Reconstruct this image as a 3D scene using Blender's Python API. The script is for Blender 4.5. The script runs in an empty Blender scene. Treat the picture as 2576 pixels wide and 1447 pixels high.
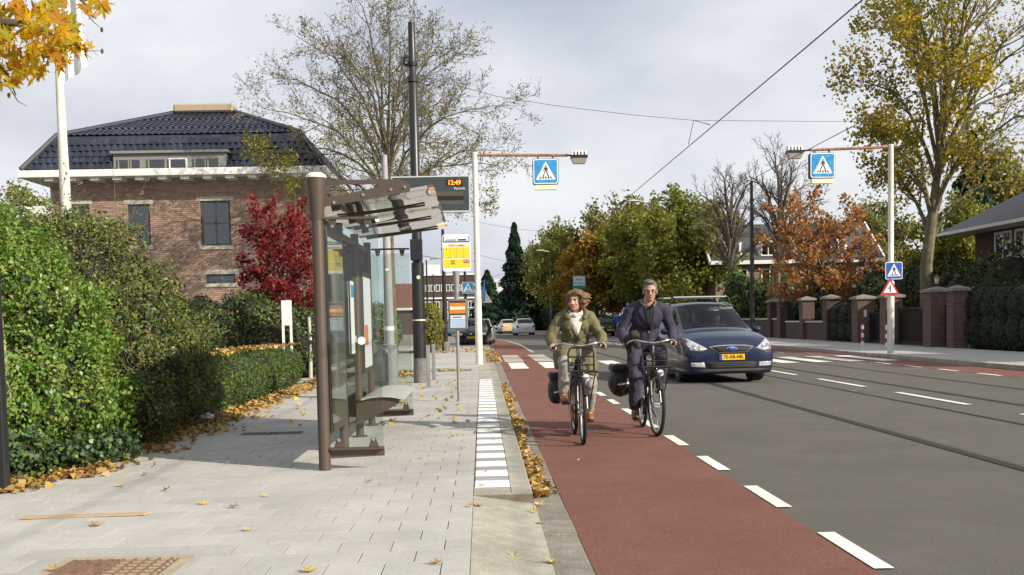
import bpy, bmesh, math, random
import numpy as np
from mathutils import Vector, Matrix
from mathutils.bvhtree import BVHTree
R = math.radians
scene = bpy.context.scene
C = bpy.context.collection
# ------------------------------------------------------------------ camera
CAM_Z, FPX = 1.37, 2750.0
cam_d = bpy.data.cameras.new('camera'); cam = bpy.data.objects.new('camera', cam_d); C.objects.link(cam)
cam_d.sensor_width = 36.0; cam_d.lens = 36.0*FPX/2576.0
cam_d.shift_y = (974.0-723.5)/2576.0; cam_d.clip_start = 0.1; cam_d.clip_end = 3000.0
CAM_R = Matrix.Rotation(-0.0263, 3, 'Z') @ Matrix.Rotation(R(90-3.5), 3, 'X') @ Matrix.Rotation(R(-1.2), 3, 'Z')
cam.matrix_world = Matrix.Translation((0, 0, CAM_Z)) @ CAM_R.to_4x4()
scene.camera = cam
# ------------------------------------------------------------------ sun, sky, exposure
SUN_EL, SUN_AZ = R(29.0), math.atan2(0.82, -0.57)          # azimuth clockwise from +Y
sun_d = bpy.data.lights.new('sun', 'SUN'); sun_d.energy = 5.0; sun_d.angle = R(0.53); sun_d.color = (1.0, 0.915, 0.765)
sun = bpy.data.objects.new('sun', sun_d); C.objects.link(sun); sun.location = (60, -40, 60)
sdir = Vector((math.sin(SUN_AZ)*math.cos(SUN_EL), math.cos(SUN_AZ)*math.cos(SUN_EL), math.sin(SUN_EL)))
sun.rotation_euler = sdir.to_track_quat('Z', 'Y').to_euler()
scene.view_settings.view_transform = 'Standard'; scene.view_settings.look = 'None'
scene.view_settings.exposure = 0.36; scene.view_settings.gamma = 1.0; scene.view_settings.use_curve_mapping = False
world = bpy.data.worlds.new('World'); scene.world = world; world.use_nodes = True
wn, wl = world.node_tree.nodes, world.node_tree.links
for n in list(wn): wn.remove(n)
wo = wn.new('ShaderNodeOutputWorld'); bg = wn.new('ShaderNodeBackground'); bg.inputs['Strength'].default_value = 0.1
sky = wn.new('ShaderNodeTexSky'); sky.sky_type = 'NISHITA'; sky.sun_disc = False
sky.sun_elevation = SUN_EL; sky.sun_rotation = SUN_AZ; sky.air_density = 1.0; sky.dust_density = 1.0
tc = wn.new('ShaderNodeTexCoord'); mp = wn.new('ShaderNodeMapping'); mp.inputs['Scale'].default_value = (1.0, 1.0, 2.0)
mp.inputs['Location'].default_value = (0.9, 0.35, 0.1)
nz = wn.new('ShaderNodeTexNoise'); nz.inputs['Scale'].default_value = 2.6; nz.inputs['Detail'].default_value = 6; nz.inputs['Roughness'].default_value = 0.5
nz2 = wn.new('ShaderNodeTexNoise'); nz2.inputs['Scale'].default_value = 1.5; nz2.inputs['Detail'].default_value = 4
cr = wn.new('ShaderNodeValToRGB'); cr.color_ramp.elements[0].position = 0.38; cr.color_ramp.elements[1].position = 0.64
cr.color_ramp.elements[0].color = (3.95, 4.3, 5.15, 1); cr.color_ramp.elements[1].color = (7.3, 7.4, 7.6, 1)
fr = wn.new('ShaderNodeMapRange'); fr.inputs['From Min'].default_value = 0.30; fr.inputs['From Max'].default_value = 0.55
fr.inputs['To Min'].default_value = 0.78; fr.inputs['To Max'].default_value = 1.0
mx = wn.new('ShaderNodeMixRGB')
wl.new(tc.outputs['Generated'], mp.inputs['Vector']); wl.new(mp.outputs['Vector'], nz.inputs['Vector']); wl.new(mp.outputs['Vector'], nz2.inputs['Vector'])
wl.new(nz.outputs['Fac'], cr.inputs['Fac']); wl.new(nz2.outputs['Fac'], fr.inputs['Value'])
wl.new(fr.outputs['Result'], mx.inputs['Fac']); wl.new(sky.outputs['Color'], mx.inputs['Color1']); wl.new(cr.outputs['Color'], mx.inputs['Color2'])
wl.new(mx.outputs['Color'], bg.inputs['Color']); wl.new(bg.outputs['Background'], wo.inputs['Surface'])

# ------------------------------------------------------------------ helpers
def ray_dir(px, py):
    return CAM_R @ Vector(((px-1288.0)/FPX, -(py-974.0)/FPX, -1.0))
def G(px, py, z=0.0):                      # point of the photograph -> where it stands on the ground
    d = ray_dir(px, py); t = (z-CAM_Z)/d.z; return Vector((d.x*t, d.y*t, z))
def AT(px, py, Y):                         # point of the photograph at a known distance Y
    d = ray_dir(px, py); t = Y/d.y; return Vector((d.x*t, Y, CAM_Z+d.z*t))
def road_shift(y):
    if y < 55: return 0.0
    return -(y-55)**2/600.0
MATS = {}
def _nt(name):
    m = bpy.data.materials.new(name); m.use_nodes = True; MATS[name] = m
    n, l = m.node_tree.nodes, m.node_tree.links
    return m, n, l, n['Principled BSDF']
def pm(name, col, rough=0.7, var=0.15, scale=6.0, bump=0.0, bscale=None, metal=0.0, spec=0.5, coat=0.0, col2=None, stain=0.0, detail=6, island=0.0, speck=0.0, speck_scale=150.0, wear=None):
    m, n, l, b = _nt(name)
    b.inputs['Roughness'].default_value = rough; b.inputs['Metallic'].default_value = metal
    b.inputs['Specular IOR Level'].default_value = spec; b.inputs['Coat Weight'].default_value = coat
    b.inputs['Coat Roughness'].default_value = 0.05
    t = n.new('ShaderNodeTexCoord'); tex = n.new('ShaderNodeTexNoise')
    tex.inputs['Scale'].default_value = scale; tex.inputs['Detail'].default_value = detail; tex.inputs['Roughness'].default_value = 0.65
    l.new(t.outputs['Object'], tex.inputs['Vector'])
    c1 = tuple(c*(1-var) for c in col); c2 = tuple(min(1, c*(1+var)) for c in (col2 or col))
    r = n.new('ShaderNodeValToRGB'); r.color_ramp.elements[0].position = 0.3; r.color_ramp.elements[1].position = 0.7
    r.color_ramp.elements[0].color = c1+(1,); r.color_ramp.elements[1].color = c2+(1,)
    l.new(tex.outputs['Fac'], r.inputs['Fac']); out = r.outputs['Color']
    if island > 0:
        g = n.new('ShaderNodeNewGeometry'); mr = n.new('ShaderNodeMapRange'); mr.inputs['To Min'].default_value = 1-island; mr.inputs['To Max'].default_value = 1+island
        l.new(g.outputs['Random Per Island'], mr.inputs['Value'])
        mm = n.new('ShaderNodeVectorMath'); mm.operation = 'SCALE'; l.new(out, mm.inputs[0]); l.new(mr.outputs['Result'], mm.inputs['Scale']); out = mm.outputs['Vector']
        oi = n.new('ShaderNodeObjectInfo'); mr2 = n.new('ShaderNodeMapRange'); mr2.inputs['To Min'].default_value = 1-island; mr2.inputs['To Max'].default_value = 1+island
        l.new(oi.outputs['Random'], mr2.inputs['Value'])
        m3 = n.new('ShaderNodeVectorMath'); m3.operation = 'SCALE'; l.new(out, m3.inputs[0]); l.new(mr2.outputs['Result'], m3.inputs['Scale']); out = m3.outputs['Vector']
    if speck > 0:
        s = n.new('ShaderNodeTexNoise'); s.inputs['Scale'].default_value = speck_scale; s.inputs['Detail'].default_value = 3; s.inputs['Roughness'].default_value = 0.8
        ge = n.new('ShaderNodeNewGeometry'); l.new(ge.outputs['Position'], s.inputs['Vector'])
        mr = n.new('ShaderNodeMapRange'); mr.inputs['From Min'].default_value = 0.32; mr.inputs['From Max'].default_value = 0.68
        mr.inputs['To Min'].default_value = 1-speck; mr.inputs['To Max'].default_value = 1+speck; l.new(s.outputs['Fac'], mr.inputs['Value'])
        mm = n.new('ShaderNodeVectorMath'); mm.operation = 'SCALE'; l.new(out, mm.inputs[0]); l.new(mr.outputs['Result'], mm.inputs['Scale']); out = mm.outputs['Vector']
    if wear is not None:
        s = n.new('ShaderNodeTexNoise'); s.inputs['Scale'].default_value = 34.0; s.inputs['Detail'].default_value = 6; s.inputs['Roughness'].default_value = 0.75
        ge = n.new('ShaderNodeNewGeometry'); l.new(ge.outputs['Position'], s.inputs['Vector'])
        mr = n.new('ShaderNodeMapRange'); mr.inputs['From Min'].default_value = 0.60; mr.inputs['From Max'].default_value = 0.70; l.new(s.outputs['Fac'], mr.inputs['Value'])
        mw = n.new('ShaderNodeMixRGB'); mw.inputs['Color2'].default_value = tuple(wear)+(1,); l.new(mr.outputs['Result'], mw.inputs['Fac']); l.new(out, mw.inputs['Color1']); out = mw.outputs['Color']
    if stain > 0:
        s = n.new('ShaderNodeTexNoise'); s.inputs['Scale'].default_value = 0.9; s.inputs['Detail'].default_value = 8; s.inputs['Roughness'].default_value = 0.7
        ge = n.new('ShaderNodeNewGeometry'); l.new(ge.outputs['Position'], s.inputs['Vector'])
        mr = n.new('ShaderNodeMapRange'); mr.inputs['From Min'].default_value = 0.38; mr.inputs['From Max'].default_value = 0.62
        mr.inputs['To Min'].default_value = 1-stain; mr.inputs['To Max'].default_value = 1+stain*0.4
        l.new(s.outputs['Fac'], mr.inputs['Value'])
        mm = n.new('ShaderNodeVectorMath'); mm.operation = 'SCALE'; l.new(out, mm.inputs[0]); l.new(mr.outputs['Result'], mm.inputs['Scale']); out = mm.outputs['Vector']
    l.new(out, b.inputs['Base Color'])
    if bump > 0:
        bt = n.new('ShaderNodeTexNoise'); bt.inputs['Scale'].default_value = bscale or scale*6; bt.inputs['Detail'].default_value = 4
        l.new(t.outputs['Object'], bt.inputs['Vector'])
        bp = n.new('ShaderNodeBump'); bp.inputs['Strength'].default_value = bump; bp.inputs['Distance'].default_value = 0.02
        l.new(bt.outputs['Fac'], bp.inputs['Height']); l.new(bp.outputs['Normal'], b.inputs['Normal'])
    return m
def leafmat(name, cols, rough=0.55, trans=0.35, tint=None, clump=0.0, spec=0.3):
    m, n, l, b = _nt(name)
    g = n.new('ShaderNodeNewGeometry'); r = n.new('ShaderNodeValToRGB')
    e = r.color_ramp.elements
    while len(e) < len(cols): e.new(0.5)
    for i, c in enumerate(cols): e[i].position = i/(len(cols)-1.0); e[i].color = tuple(c)+(1,)
    fac = g.outputs['Random Per Island']
    if clump > 0:
        t = n.new('ShaderNodeTexNoise'); t.inputs['Scale'].default_value = clump; t.inputs['Detail'].default_value = 2
        l.new(g.outputs['Position'], t.inputs['Vector'])
        mr = n.new('ShaderNodeMapRange'); mr.inputs['From Min'].default_value = 0.3; mr.inputs['From Max'].default_value = 0.7; l.new(t.outputs['Fac'], mr.inputs['Value'])
        mxn = n.new('ShaderNodeMix'); mxn.inputs[0].default_value = 0.55; l.new(g.outputs['Random Per Island'], mxn.inputs[2]); l.new(mr.outputs['Result'], mxn.inputs[3]); fac = mxn.outputs[0]
    l.new(fac, r.inputs['Fac']); l.new(r.outputs['Color'], b.inputs['Base Color'])
    b.inputs['Roughness'].default_value = rough; b.inputs['Specular IOR Level'].default_value = spec
    tr = n.new('ShaderNodeBsdfTranslucent'); ms = n.new('ShaderNodeMixShader'); ms.inputs['Fac'].default_value = trans
    hs = n.new('ShaderNodeHueSaturation'); hs.inputs['Saturation'].default_value = 1.15; hs.inputs['Value'].default_value = 1.3
    l.new(r.outputs['Color'], hs.inputs['Color']); l.new(hs.outputs['Color'], tr.inputs['Color'])
    l.new(b.outputs['BSDF'], ms.inputs[1]); l.new(tr.outputs['BSDF'], ms.inputs[2]); l.new(ms.outputs['Shader'], n['Material Output'].inputs['Surface'])
    return m
def glassmat(name, tint=(0.9, 0.95, 0.93), ior=1.5, boost=1.0, rough=0.0, base=0.0):
    m, n, l, b = _nt(name); n.remove(b)
    tr = n.new('ShaderNodeBsdfTransparent'); tr.inputs['Color'].default_value = tuple(tint)+(1,)
    gl = n.new('ShaderNodeBsdfGlossy'); gl.inputs['Roughness'].default_value = rough
    f = n.new('ShaderNodeFresnel'); f.inputs['IOR'].default_value = ior
    ma = n.new('ShaderNodeMath'); ma.operation = 'MULTIPLY_ADD'; ma.inputs[1].default_value = boost; ma.inputs[2].default_value = base; ma.use_clamp = True
    l.new(f.outputs['Fac'], ma.inputs[0])
    ms = n.new('ShaderNodeMixShader'); l.new(ma.outputs['Value'], ms.inputs['Fac']); l.new(tr.outputs['BSDF'], ms.inputs[1]); l.new(gl.outputs['BSDF'], ms.inputs[2])
    l.new(ms.outputs['Shader'], n['Material Output'].inputs['Surface'])
    return m
def emitmat(name, col, s):
    m, n, l, b = _nt(name); b.inputs['Base Color'].default_value = tuple(col)+(1,); b.inputs['Emission Color'].default_value = tuple(col)+(1,); b.inputs['Emission Strength'].default_value = s
    return m

def props(o, label=None, cat=None, group=None, kind=None):
    if label: o['label'] = label
    if cat: o['category'] = cat
    if group: o['group'] = group
    if kind: o['kind'] = kind
    return o
def thing(name, label, cat, loc=(0, 0, 0), rz=0.0, group=None):
    o = bpy.data.objects.new(name, None); C.objects.link(o); o.location = loc; o.rotation_euler = (0, 0, rz); o.empty_display_size = 0.2
    return props(o, label, cat, group)
def link(name, me, mat=None, parent=None, loc=None, rot=None):
    o = bpy.data.objects.new(name, me); C.objects.link(o)
    if mat is not None and len(me.materials) == 0: me.materials.append(MATS[mat] if isinstance(mat, str) else mat)
    if parent is not None: o.parent = parent
    if loc is not None: o.location = loc
    if rot is not None: o.rotation_euler = rot
    return o
def copy_tree(o, parent=None):
    c = o.copy(); C.objects.link(c); c.parent = parent
    for ch in o.children: copy_tree(ch, c)
    return c
def fast_mesh(name, V, Fc, smooth=False):
    """V (n,3), Fc (m,k) uniform polygons"""
    V = np.asarray(V, np.float32); Fc = np.asarray(Fc, np.int32); me = bpy.data.meshes.new(name)
    me.vertices.add(len(V)); me.vertices.foreach_set('co', V.ravel())
    k = Fc.shape[1]; me.loops.add(Fc.size); me.loops.foreach_set('vertex_index', Fc.ravel())
    me.polygons.add(len(Fc)); me.polygons.foreach_set('loop_start', np.arange(0, Fc.size, k, dtype=np.int32))
    if smooth: me.polygons.foreach_set('use_smooth', np.ones(len(Fc), bool))
    me.update(calc_edges=True); me.validate(); return me
class MB:
    def __init__(self): self.v = []; self.f = []
    def add(self, vs, fs):
        o = len(self.v); self.v.extend([tuple(p) for p in vs]); self.f.extend([tuple(i+o for i in f) for f in fs]); return self
    def box(self, c, s, rot=None):
        c = Vector(c); hx, hy, hz = s[0]/2, s[1]/2, s[2]/2
        P = [Vector((x*hx, y*hy, z*hz)) for x in (-1, 1) for y in (-1, 1) for z in (-1, 1)]
        if rot is not None: P = [rot @ p for p in P]
        return self.add([c+p for p in P], [(0, 1, 3, 2), (4, 6, 7, 5), (0, 4, 5, 1), (2, 3, 7, 6), (0, 2, 6, 4), (1, 5, 7, 3)])
    def box2(self, a, b):
        return self.box([(a[i]+b[i])/2 for i in range(3)], [abs(b[i]-a[i]) for i in range(3)])
    def beam(self, p0, p1, w, h, up=(0, 0, 1)):
        p0, p1 = Vector(p0), Vector(p1); d = (p1-p0); L = d.length; d.normalize(); u = Vector(up)
        s = d.cross(u)
        if s.length < 1e-4: s = d.cross(Vector((0, 1, 0)))
        s.normalize(); u = s.cross(d)
        rot = Matrix((s, d, u)).transposed()
        return self.box((p0+p1)/2, (w, L, h), rot)
    def tube(self, pts, r, n=8, cap=True, closed=False):
        pts = [Vector(p) for p in pts]; m = len(pts); rr = r if isinstance(r, (list, tuple)) else [r]*m
        vs = []; N = None
        for i in range(m):
            if closed: t = pts[(i+1) % m]-pts[i-1]
            else: t = pts[min(i+1, m-1)]-pts[max(i-1, 0)]
            t = t.normalized() if t.length > 1e-9 else Vector((0, 0, 1))
            if N is None:
                N = t.orthogonal().normalized()
            else:
                N = N-t*N.dot(t); N = N.normalized() if N.length > 1e-6 else t.orthogonal().normalized()
            B = t.cross(N)
            for k in range(n):
                a = 2*math.pi*k/n; vs.append(pts[i]+(N*math.cos(a)+B*math.sin(a))*rr[i])
        fs = []
        for i in range(m if closed else m-1):
            j = (i+1) % m
            for k in range(n): fs.append((i*n+k, i*n+(k+1) % n, j*n+(k+1) % n, j*n+k))
        if cap and not closed:
            fs.append(tuple(range(n-1, -1, -1))); fs.append(tuple((m-1)*n+k for k in range(n)))
        return self.add(vs, fs)
    def lathe(self, prof, n=16, c=(0, 0, 0), axis='Z'):
        vs = []; m = len(prof)
        for (r, z) in prof:
            for k in range(n):
                a = 2*math.pi*k/n; x, y = r*math.cos(a), r*math.sin(a)
                p = (x, y, z) if axis == 'Z' else ((x, z, y) if axis == 'Y' else (z, x, y))
                vs.append((c[0]+p[0], c[1]+p[1], c[2]+p[2]))
        fs = []
        for i in range(m-1):
            for k in range(n): fs.append((i*n+k, i*n+(k+1) % n, (i+1)*n+(k+1) % n, (i+1)*n+k))
        fs.append(tuple(range(n-1, -1, -1))); fs.append(tuple((m-1)*n+k for k in range(n)))
        return self.add(vs, fs)
    def prism(self, poly, y0, y1, plane='XZ'):
        """poly 2d points; plane XZ extruded along y, XY along z, YZ along x"""
        def P(a, b, t): return (a, t, b) if plane == 'XZ' else ((a, b, t) if plane == 'XY' else (t, a, b))
        n = len(poly); vs = [P(a, b, y0) for a, b in poly]+[P(a, b, y1) for a, b in poly]
        fs = [tuple(range(n)), tuple(range(2*n-1, n-1, -1))]+[(i, n+i, n+(i+1) % n, (i+1) % n) for i in range(n)]
        return self.add(vs, fs)
    def ell(self, c, r, n=12, m=8, rot=None):
        c = Vector(c); vs = []; fs = []
        for i in range(1, m):
            ph = math.pi*i/m
            for k in range(n):
                a = 2*math.pi*k/n; p = Vector((r[0]*math.sin(ph)*math.cos(a), r[1]*math.sin(ph)*math.sin(a), r[2]*math.cos(ph)))
                if rot is not None: p = rot @ p
                vs.append(c+p)
        t = Vector((0, 0, r[2])); 
        if rot is not None: t = rot @ t
        vs.append(c+t); vs.append(c-t); T, B = len(vs)-2, len(vs)-1
        for i in range(m-2):
            for k in range(n): fs.append((i*n+k, (i+1)*n+k, (i+1)*n+(k+1) % n, i*n+(k+1) % n))
        for k in range(n): fs.append((T, k, (k+1) % n)); fs.append((B, (m-2)*n+(k+1) % n, (m-2)*n+k))
        return self.add(vs, fs)
    def mesh(self, name, mat=None, smooth=False, bevel=0.0):
        me = bpy.data.meshes.new(name); me.from_pydata(self.v, [], self.f); me.update()
        bm = bmesh.new(); bm.from_mesh(me); bmesh.ops.recalc_face_normals(bm, faces=bm.faces)
        if bevel > 0: bmesh.ops.bevel(bm, geom=[e for e in bm.edges], offset=bevel, segments=1, affect='EDGES', clamp_overlap=True)
        bm.to_mesh(me); bm.free()
        if smooth:
            me.polygons.foreach_set('use_smooth', np.ones(len(me.polygons), bool))
            try: me.set_sharp_from_angle(angle=R(40))
            except Exception: pass
        if mat: me.materials.append(MATS[mat] if isinstance(mat, str) else mat)
        return me
    def build(self, name, mat, parent=None, smooth=False, bevel=0.0, loc=None, rot=None):
        return link(name, self.mesh(name, mat, smooth, bevel), None, parent, loc, rot)
def circle(r, n, z=None):
    return [(r*math.cos(2*math.pi*k/n), r*math.sin(2*math.pi*k/n)) for k in range(n)]
def rrect(w, h, r, n=4, cx=0, cz=0):
    out = []
    for (sx, sz, a0) in ((1, 1, 0), (-1, 1, 90), (-1, -1, 180), (1, -1, 270)):
        for k in range(n+1):
            a = R(a0+90.0*k/n); out.append((cx+sx*(w/2-r)+r*math.cos(a), cz+sz*(h/2-r)+r*math.sin(a)))
    return out
def text_mesh(txt, size, mat, parent, loc, rot=(math.pi/2, 0, 0), name='lettering', ext=0.001, align='CENTER', bold=0.0, sx=1.0):
    cu = bpy.data.curves.new('t', 'FONT'); cu.body = txt; cu.size = size; cu.extrude = ext; cu.align_x = align; cu.align_y = 'CENTER'; cu.offset = bold
    cu.resolution_u = 2
    ob = bpy.data.objects.new('t', cu); C.objects.link(ob); dg = bpy.context.evaluated_depsgraph_get(); dg.update()
    me = bpy.data.meshes.new_from_object(ob.evaluated_get(dg)); bpy.data.objects.remove(ob); bpy.data.curves.remove(cu)
    if sx != 1.0:
        for v in me.vertices: v.co.x *= sx
    me.name = name; me.materials.clear(); o = link(name, me, mat, parent, loc, rot); return o
def leaf_arrays(P, size, rng, N=None, jitter=1.0, aspect=0.55, fold=0.25):
    """kite leaves at P; N preferred normals"""
    n = len(P); P = np.asarray(P, float)
    d = rng.normal(size=(n, 3)); nn = rng.normal(size=(n, 3))*jitter
    if N is not None: nn = nn+np.asarray(N)*1.0
    nn /= np.linalg.norm(nn, axis=1)[:, None]+1e-9
    d -= nn*(d*nn).sum(1)[:, None]; d /= np.linalg.norm(d, axis=1)[:, None]+1e-9
    s = np.cross(nn, d); L = np.asarray(size)*rng.uniform(0.7, 1.3, n) if np.isscalar(size) or True else size
    L = L[:, None]; w = L*aspect*0.5
    a = P-d*L*0.5; b = P+d*L*0.5-nn*L*0.1; up = nn*w*fold*2
    m = P-d*L*0.05
    V = np.stack([a, m+s*w+up, b, m-s*w+up], 1).reshape(-1, 3)
    F = np.arange(4*n).reshape(n, 4)
    return V, F
def leaves_obj(name, P, size, mat, rng, parent=None, loc=None, N=None, **k):
    if loc is not None: P = np.asarray(P)-np.asarray(loc)
    V, F = leaf_arrays(P, size, rng, N, **k); me = fast_mesh(name, V, F); return link(name, me, mat, parent)
# ================================================================== materials of the setting
pm('asphalt', (0.132, 0.124, 0.110), 0.9, 0.04, 1.2, 0.7, 170, col2=(0.146, 0.137, 0.122), stain=0.07, speck=0.38, speck_scale=85, spec=0.12)
pm('redlane', (0.200, 0.094, 0.074), 0.9, 0.04, 1.2, 0.7, 170, col2=(0.220, 0.108, 0.087), stain=0.09, speck=0.32, speck_scale=85, spec=0.12)
pm('paint', (0.78, 0.76, 0.68), 0.6, 0.05, 9.0, 0.15, 120, stain=0.14, wear=(0.42, 0.39, 0.34), speck=0.06)
pm('slab', (0.425, 0.415, 0.390), 0.9, 0.10, 30.0, 0.35, 160, stain=0.13, island=0.05, speck=0.16, speck_scale=110, spec=0.15)
pm('joint', (0.17, 0.14, 0.10), 0.95, 0.2, 14.0)
pm('kerb', (0.37, 0.345, 0.285), 0.85, 0.22, 5.0, 0.5, 70, stain=0.25, island=0.05)
pm('gutter', (0.22, 0.195, 0.16), 0.9, 0.25, 8.0, 0.6, 60, stain=0.25, island=0.10)
pm('tilewhite', (0.80, 0.79, 0.76), 0.55, 0.05, 8.0, 0.2, 60, stain=0.08)
pm('tilegrey', (0.30, 0.305, 0.32), 0.7, 0.10, 8.0, 0.2, 60, stain=0.10)
pm('soil', (0.07, 0.055, 0.035), 0.95, 0.4, 6.0, 0.6, 40)
pm('lawn', (0.05, 0.075, 0.022), 0.9, 0.4, 3.0, 0.6, 30, col2=(0.09, 0.10, 0.03))
pm('steelrail', (0.10, 0.088, 0.075), 0.45, 0.2, 5.0, metal=0.5)
pm('railgroove', (0.018, 0.015, 0.012), 0.8, 0.3, 6.0)
pm('rust', (0.13, 0.06, 0.03), 0.85, 0.35, 12.0, 0.5, 60, col2=(0.22, 0.13, 0.08))
pm('rustframe', (0.36, 0.30, 0.21), 0.85, 0.2, 12.0, 0.4, 60)
SWZ = 0.10
def strip(name, x0, x1, y0, y1, z, mat, kind='structure', parent=None, step=4.0, thick=0.0, curve=True):
    n = max(1, int(math.ceil((y1-y0)/step))); V = []; F = []
    for i in range(n+1):
        y = y0+(y1-y0)*i/n; s = road_shift(y) if curve else 0
        V += [(x0+s, y, z), (x1+s, y, z)]
        if thick: V += [(x0+s, y, z-thick), (x1+s, y, z-thick)]
    k = 4 if thick else 2
    for i in range(n):
        a, b = i*k, (i+1)*k
        F.append((a, a+1, b+1, b))
        if thick: F += [(a+2, a, b, b+2), (a+1, a+3, b+3, b+1)]
    if thick: F += [(0, 2, 3, 1), (n*4, n*4+1, n*4+3, n*4+2)]
    me = bpy.data.meshes.new(name); me.from_pydata(V, [], F); me.update()
    o = link(name, me, mat, parent)
    if parent is None: o['kind'] = kind
    return o
# ground to the horizon
me = bpy.data.meshes.new('ground'); me.from_pydata([(-900, -60, -0.012), (900, -60, -0.012), (900, 1600, -0.012), (-900, 1600, -0.012)], [], [(0, 1, 2, 3)])
g = link('ground', me, 'lawn'); g['kind'] = 'structure'
road = strip('road', 0.58, 12.1, -8, 240, 0.0, 'asphalt')
lane = strip('bicycle_lane', 0.58, 2.06, -8, 150, 0.004, 'redlane')
lane2 = strip('bicycle_lane', 10.75, 12.1, -8, 150, 0.004, 'redlane')
# transverse construction seam in the lane
# ---- left pavement: bed with single slabs on top
XE = -0.09
bed = MB().box2((-12.0, -8, -0.01), (XE, 60, SWZ-0.012)).build('pavement', 'joint'); bed['kind'] = 'structure'
rng = np.random.default_rng(3)
slab_me = MB().box((0, 0, -0.02), (0.2945, 0.2945, 0.04)).mesh('slab', 'slab', bevel=0.0015)
half_me = MB().box((0, 0, -0.02), (0.1445, 0.2945, 0.04)).mesh('slab', 'slab', bevel=0.0015)
def left_edge(y):
    if y < 8.2: return -4.6
    if y < 9.5: return -3.95
    return -3.75 if y < 23.5 else -5.6
grate_zone = [(-2.345, -1.625, 4.0, 6.10), (-2.86, -2.14, 12.73, 13.07)]; mbC = MB()
cells = []
for j in range(0, 84):
    y = 4.55+0.3*j+0.15
    off = 0.15 if j % 2 else 0.0
    if off: cells.append((XE-0.075, y, True))
    i = 0
    while True:
        x = XE-off-0.3*i-0.15
        if x-0.15 < left_edge(y): break
        zn = [q for q in grate_zone if q[0]-0.147 < x < q[1]+0.147 and q[2]-0.147 < y < q[3]+0.147]
        if not zn: cells.append((x, y, False))
        else:                                            # slab cut to fit round the cover
            a, b, c, d = zn[0]; x0, x1, y0, y1 = x-0.147, x+0.147, y-0.147, y+0.147
            for (p0, p1, q0, q1) in ((x0, min(x1, a), y0, y1), (max(x0, b), x1, y0, y1), (max(x0, a), min(x1, b), y0, min(y1, c)), (max(x0, a), min(x1, b), max(y0, d), y1)):
                if p1-p0 > 0.01 and q1-q0 > 0.01: mbC.box2((p0, q0, SWZ-0.03), (p1, q1, SWZ-0.001))
        i += 1
vis = [c for c in cells if c[1] > 5.2 and abs(c[0]) < 0.46*c[1]+0.3]
vis.sort(key=lambda c: c[1])
sel = set(vis[:300]); ns = 0
mbS = MB()
def drop(x, y):
    return float(rng.uniform(-0.002, 0.0015))
for c in cells:
    x, y, h = c
    if c in sel:
        link('slab', half_me if h else slab_me, None, bed, (x, y, SWZ+drop(x, y)), (rng.normal(0, 0.0025), rng.normal(0, 0.0025), rng.normal(0, 0.004)))
    else:
        z = SWZ+drop(x, y); w = 0.0725 if h else 0.1475
        mbS.box((x, y, z-0.02), (w*2, 0.293, 0.04))
o = mbS.build('slab', 'slab', bed); o['kind'] = 'stuff'
# infill slabs round the gratings and further pavement (too far to tell the slabs apart)
o = mbC.build('slab', 'slab', bed); o['kind'] = 'stuff'
strip('pavement', -8.6, XE, 29.8, 60, SWZ+0.002, 'slab')
strip('pavement', -30.0, -8.6, 29.8, 140, SWZ-0.03, 'lawn')
strip('parking_strip', -9.0, 0.35, 60, 140, 0.03, 'gutter')
# ---- tactile strip: single painted and grey tiles
tw = MB().box((0, 0, -0.03), (0.272, 0.325, 0.06)).mesh('tile', 'tilewhite', bevel=0.006)
tg = MB().box((0, 0, -0.03), (0.272, 0.262, 0.06)).mesh('tile', 'tilegrey', bevel=0.006)
kb = MB().box2((XE, 8.0, -0.02), (0.345, 60, SWZ-0.015)).build('kerb', 'joint'); kb['kind'] = 'structure'
Y0 = 8.30
for k in range(26):
    yw = Y0+0.17+0.6*k; x = XE+0.142
    link('tile', tw, None, kb, (x, yw, SWZ+0.004), (0, rng.normal(0, 0.004), 0))
    link('tile', tg, None, kb, (x, yw+0.3, SWZ+0.001), (0, rng.normal(0, 0.004), 0))
ks = MB().prism([(0, -0.12), (0.155, -0.12), (0.155, -0.012), (0.143, 0.0), (0, 0.0)], 0, 0.99).mesh('kerbstone', 'kerb')
for k in range(26):
    link('kerbstone', ks, None, kb, (0.192, 8.02+1.0*k, SWZ+0.002+rng.normal(0, 0.0015)), (0, 0, rng.normal(0, 0.0015)))
ks2 = MB().prism([(0, -0.12), (0.28, -0.12), (0.28, -0.012), (0.27, 0), (0, 0)], 0, 0.29).mesh('kerbstone', 'kerb')
link('kerbstone', ks2, None, kb, (XE+0.004, 8.01, SWZ), None)
strip('kerb', XE, 0.35, 23.98, 60, SWZ, 'kerb', thick=0.14)
# lowered kerb towards the viewer, concrete ramp blocks
rk = MB().prism([(0, -0.10), (0.45, -0.10), (0.45, -0.085), (0.0, -0.016)], 0, 0.995).mesh('kerbstone', 'kerb')
rb = MB().box2((XE, -8, -0.02), (0.35, 8.0, 0.0)).build('lowered_kerb', 'joint'); rb['kind'] = 'structure'
for k in range(12):
    link('kerbstone', rk, None, rb, (XE+0.002, 7.0-1.0*k+0.0, SWZ+rng.normal(0, 0.002)), None)
# gutter blocks
gb = MB().box((0, 0, -0.03), (0.222, 0.49, 0.06)).mesh('gutter_block', 'gutter', bevel=0.006)
gt = strip('gutter', 0.35, 0.585, -8, 60, -0.004, 'joint')
for k in range(52):
    link('gutter_block', gb, None, gt, (0.466, 4.6+0.5*k, 0.006+rng.normal(0, 0.002)), None)
strip('gutter', 0.352, 0.58, 30.4, 60, 0.004, 'gutter')
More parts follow.
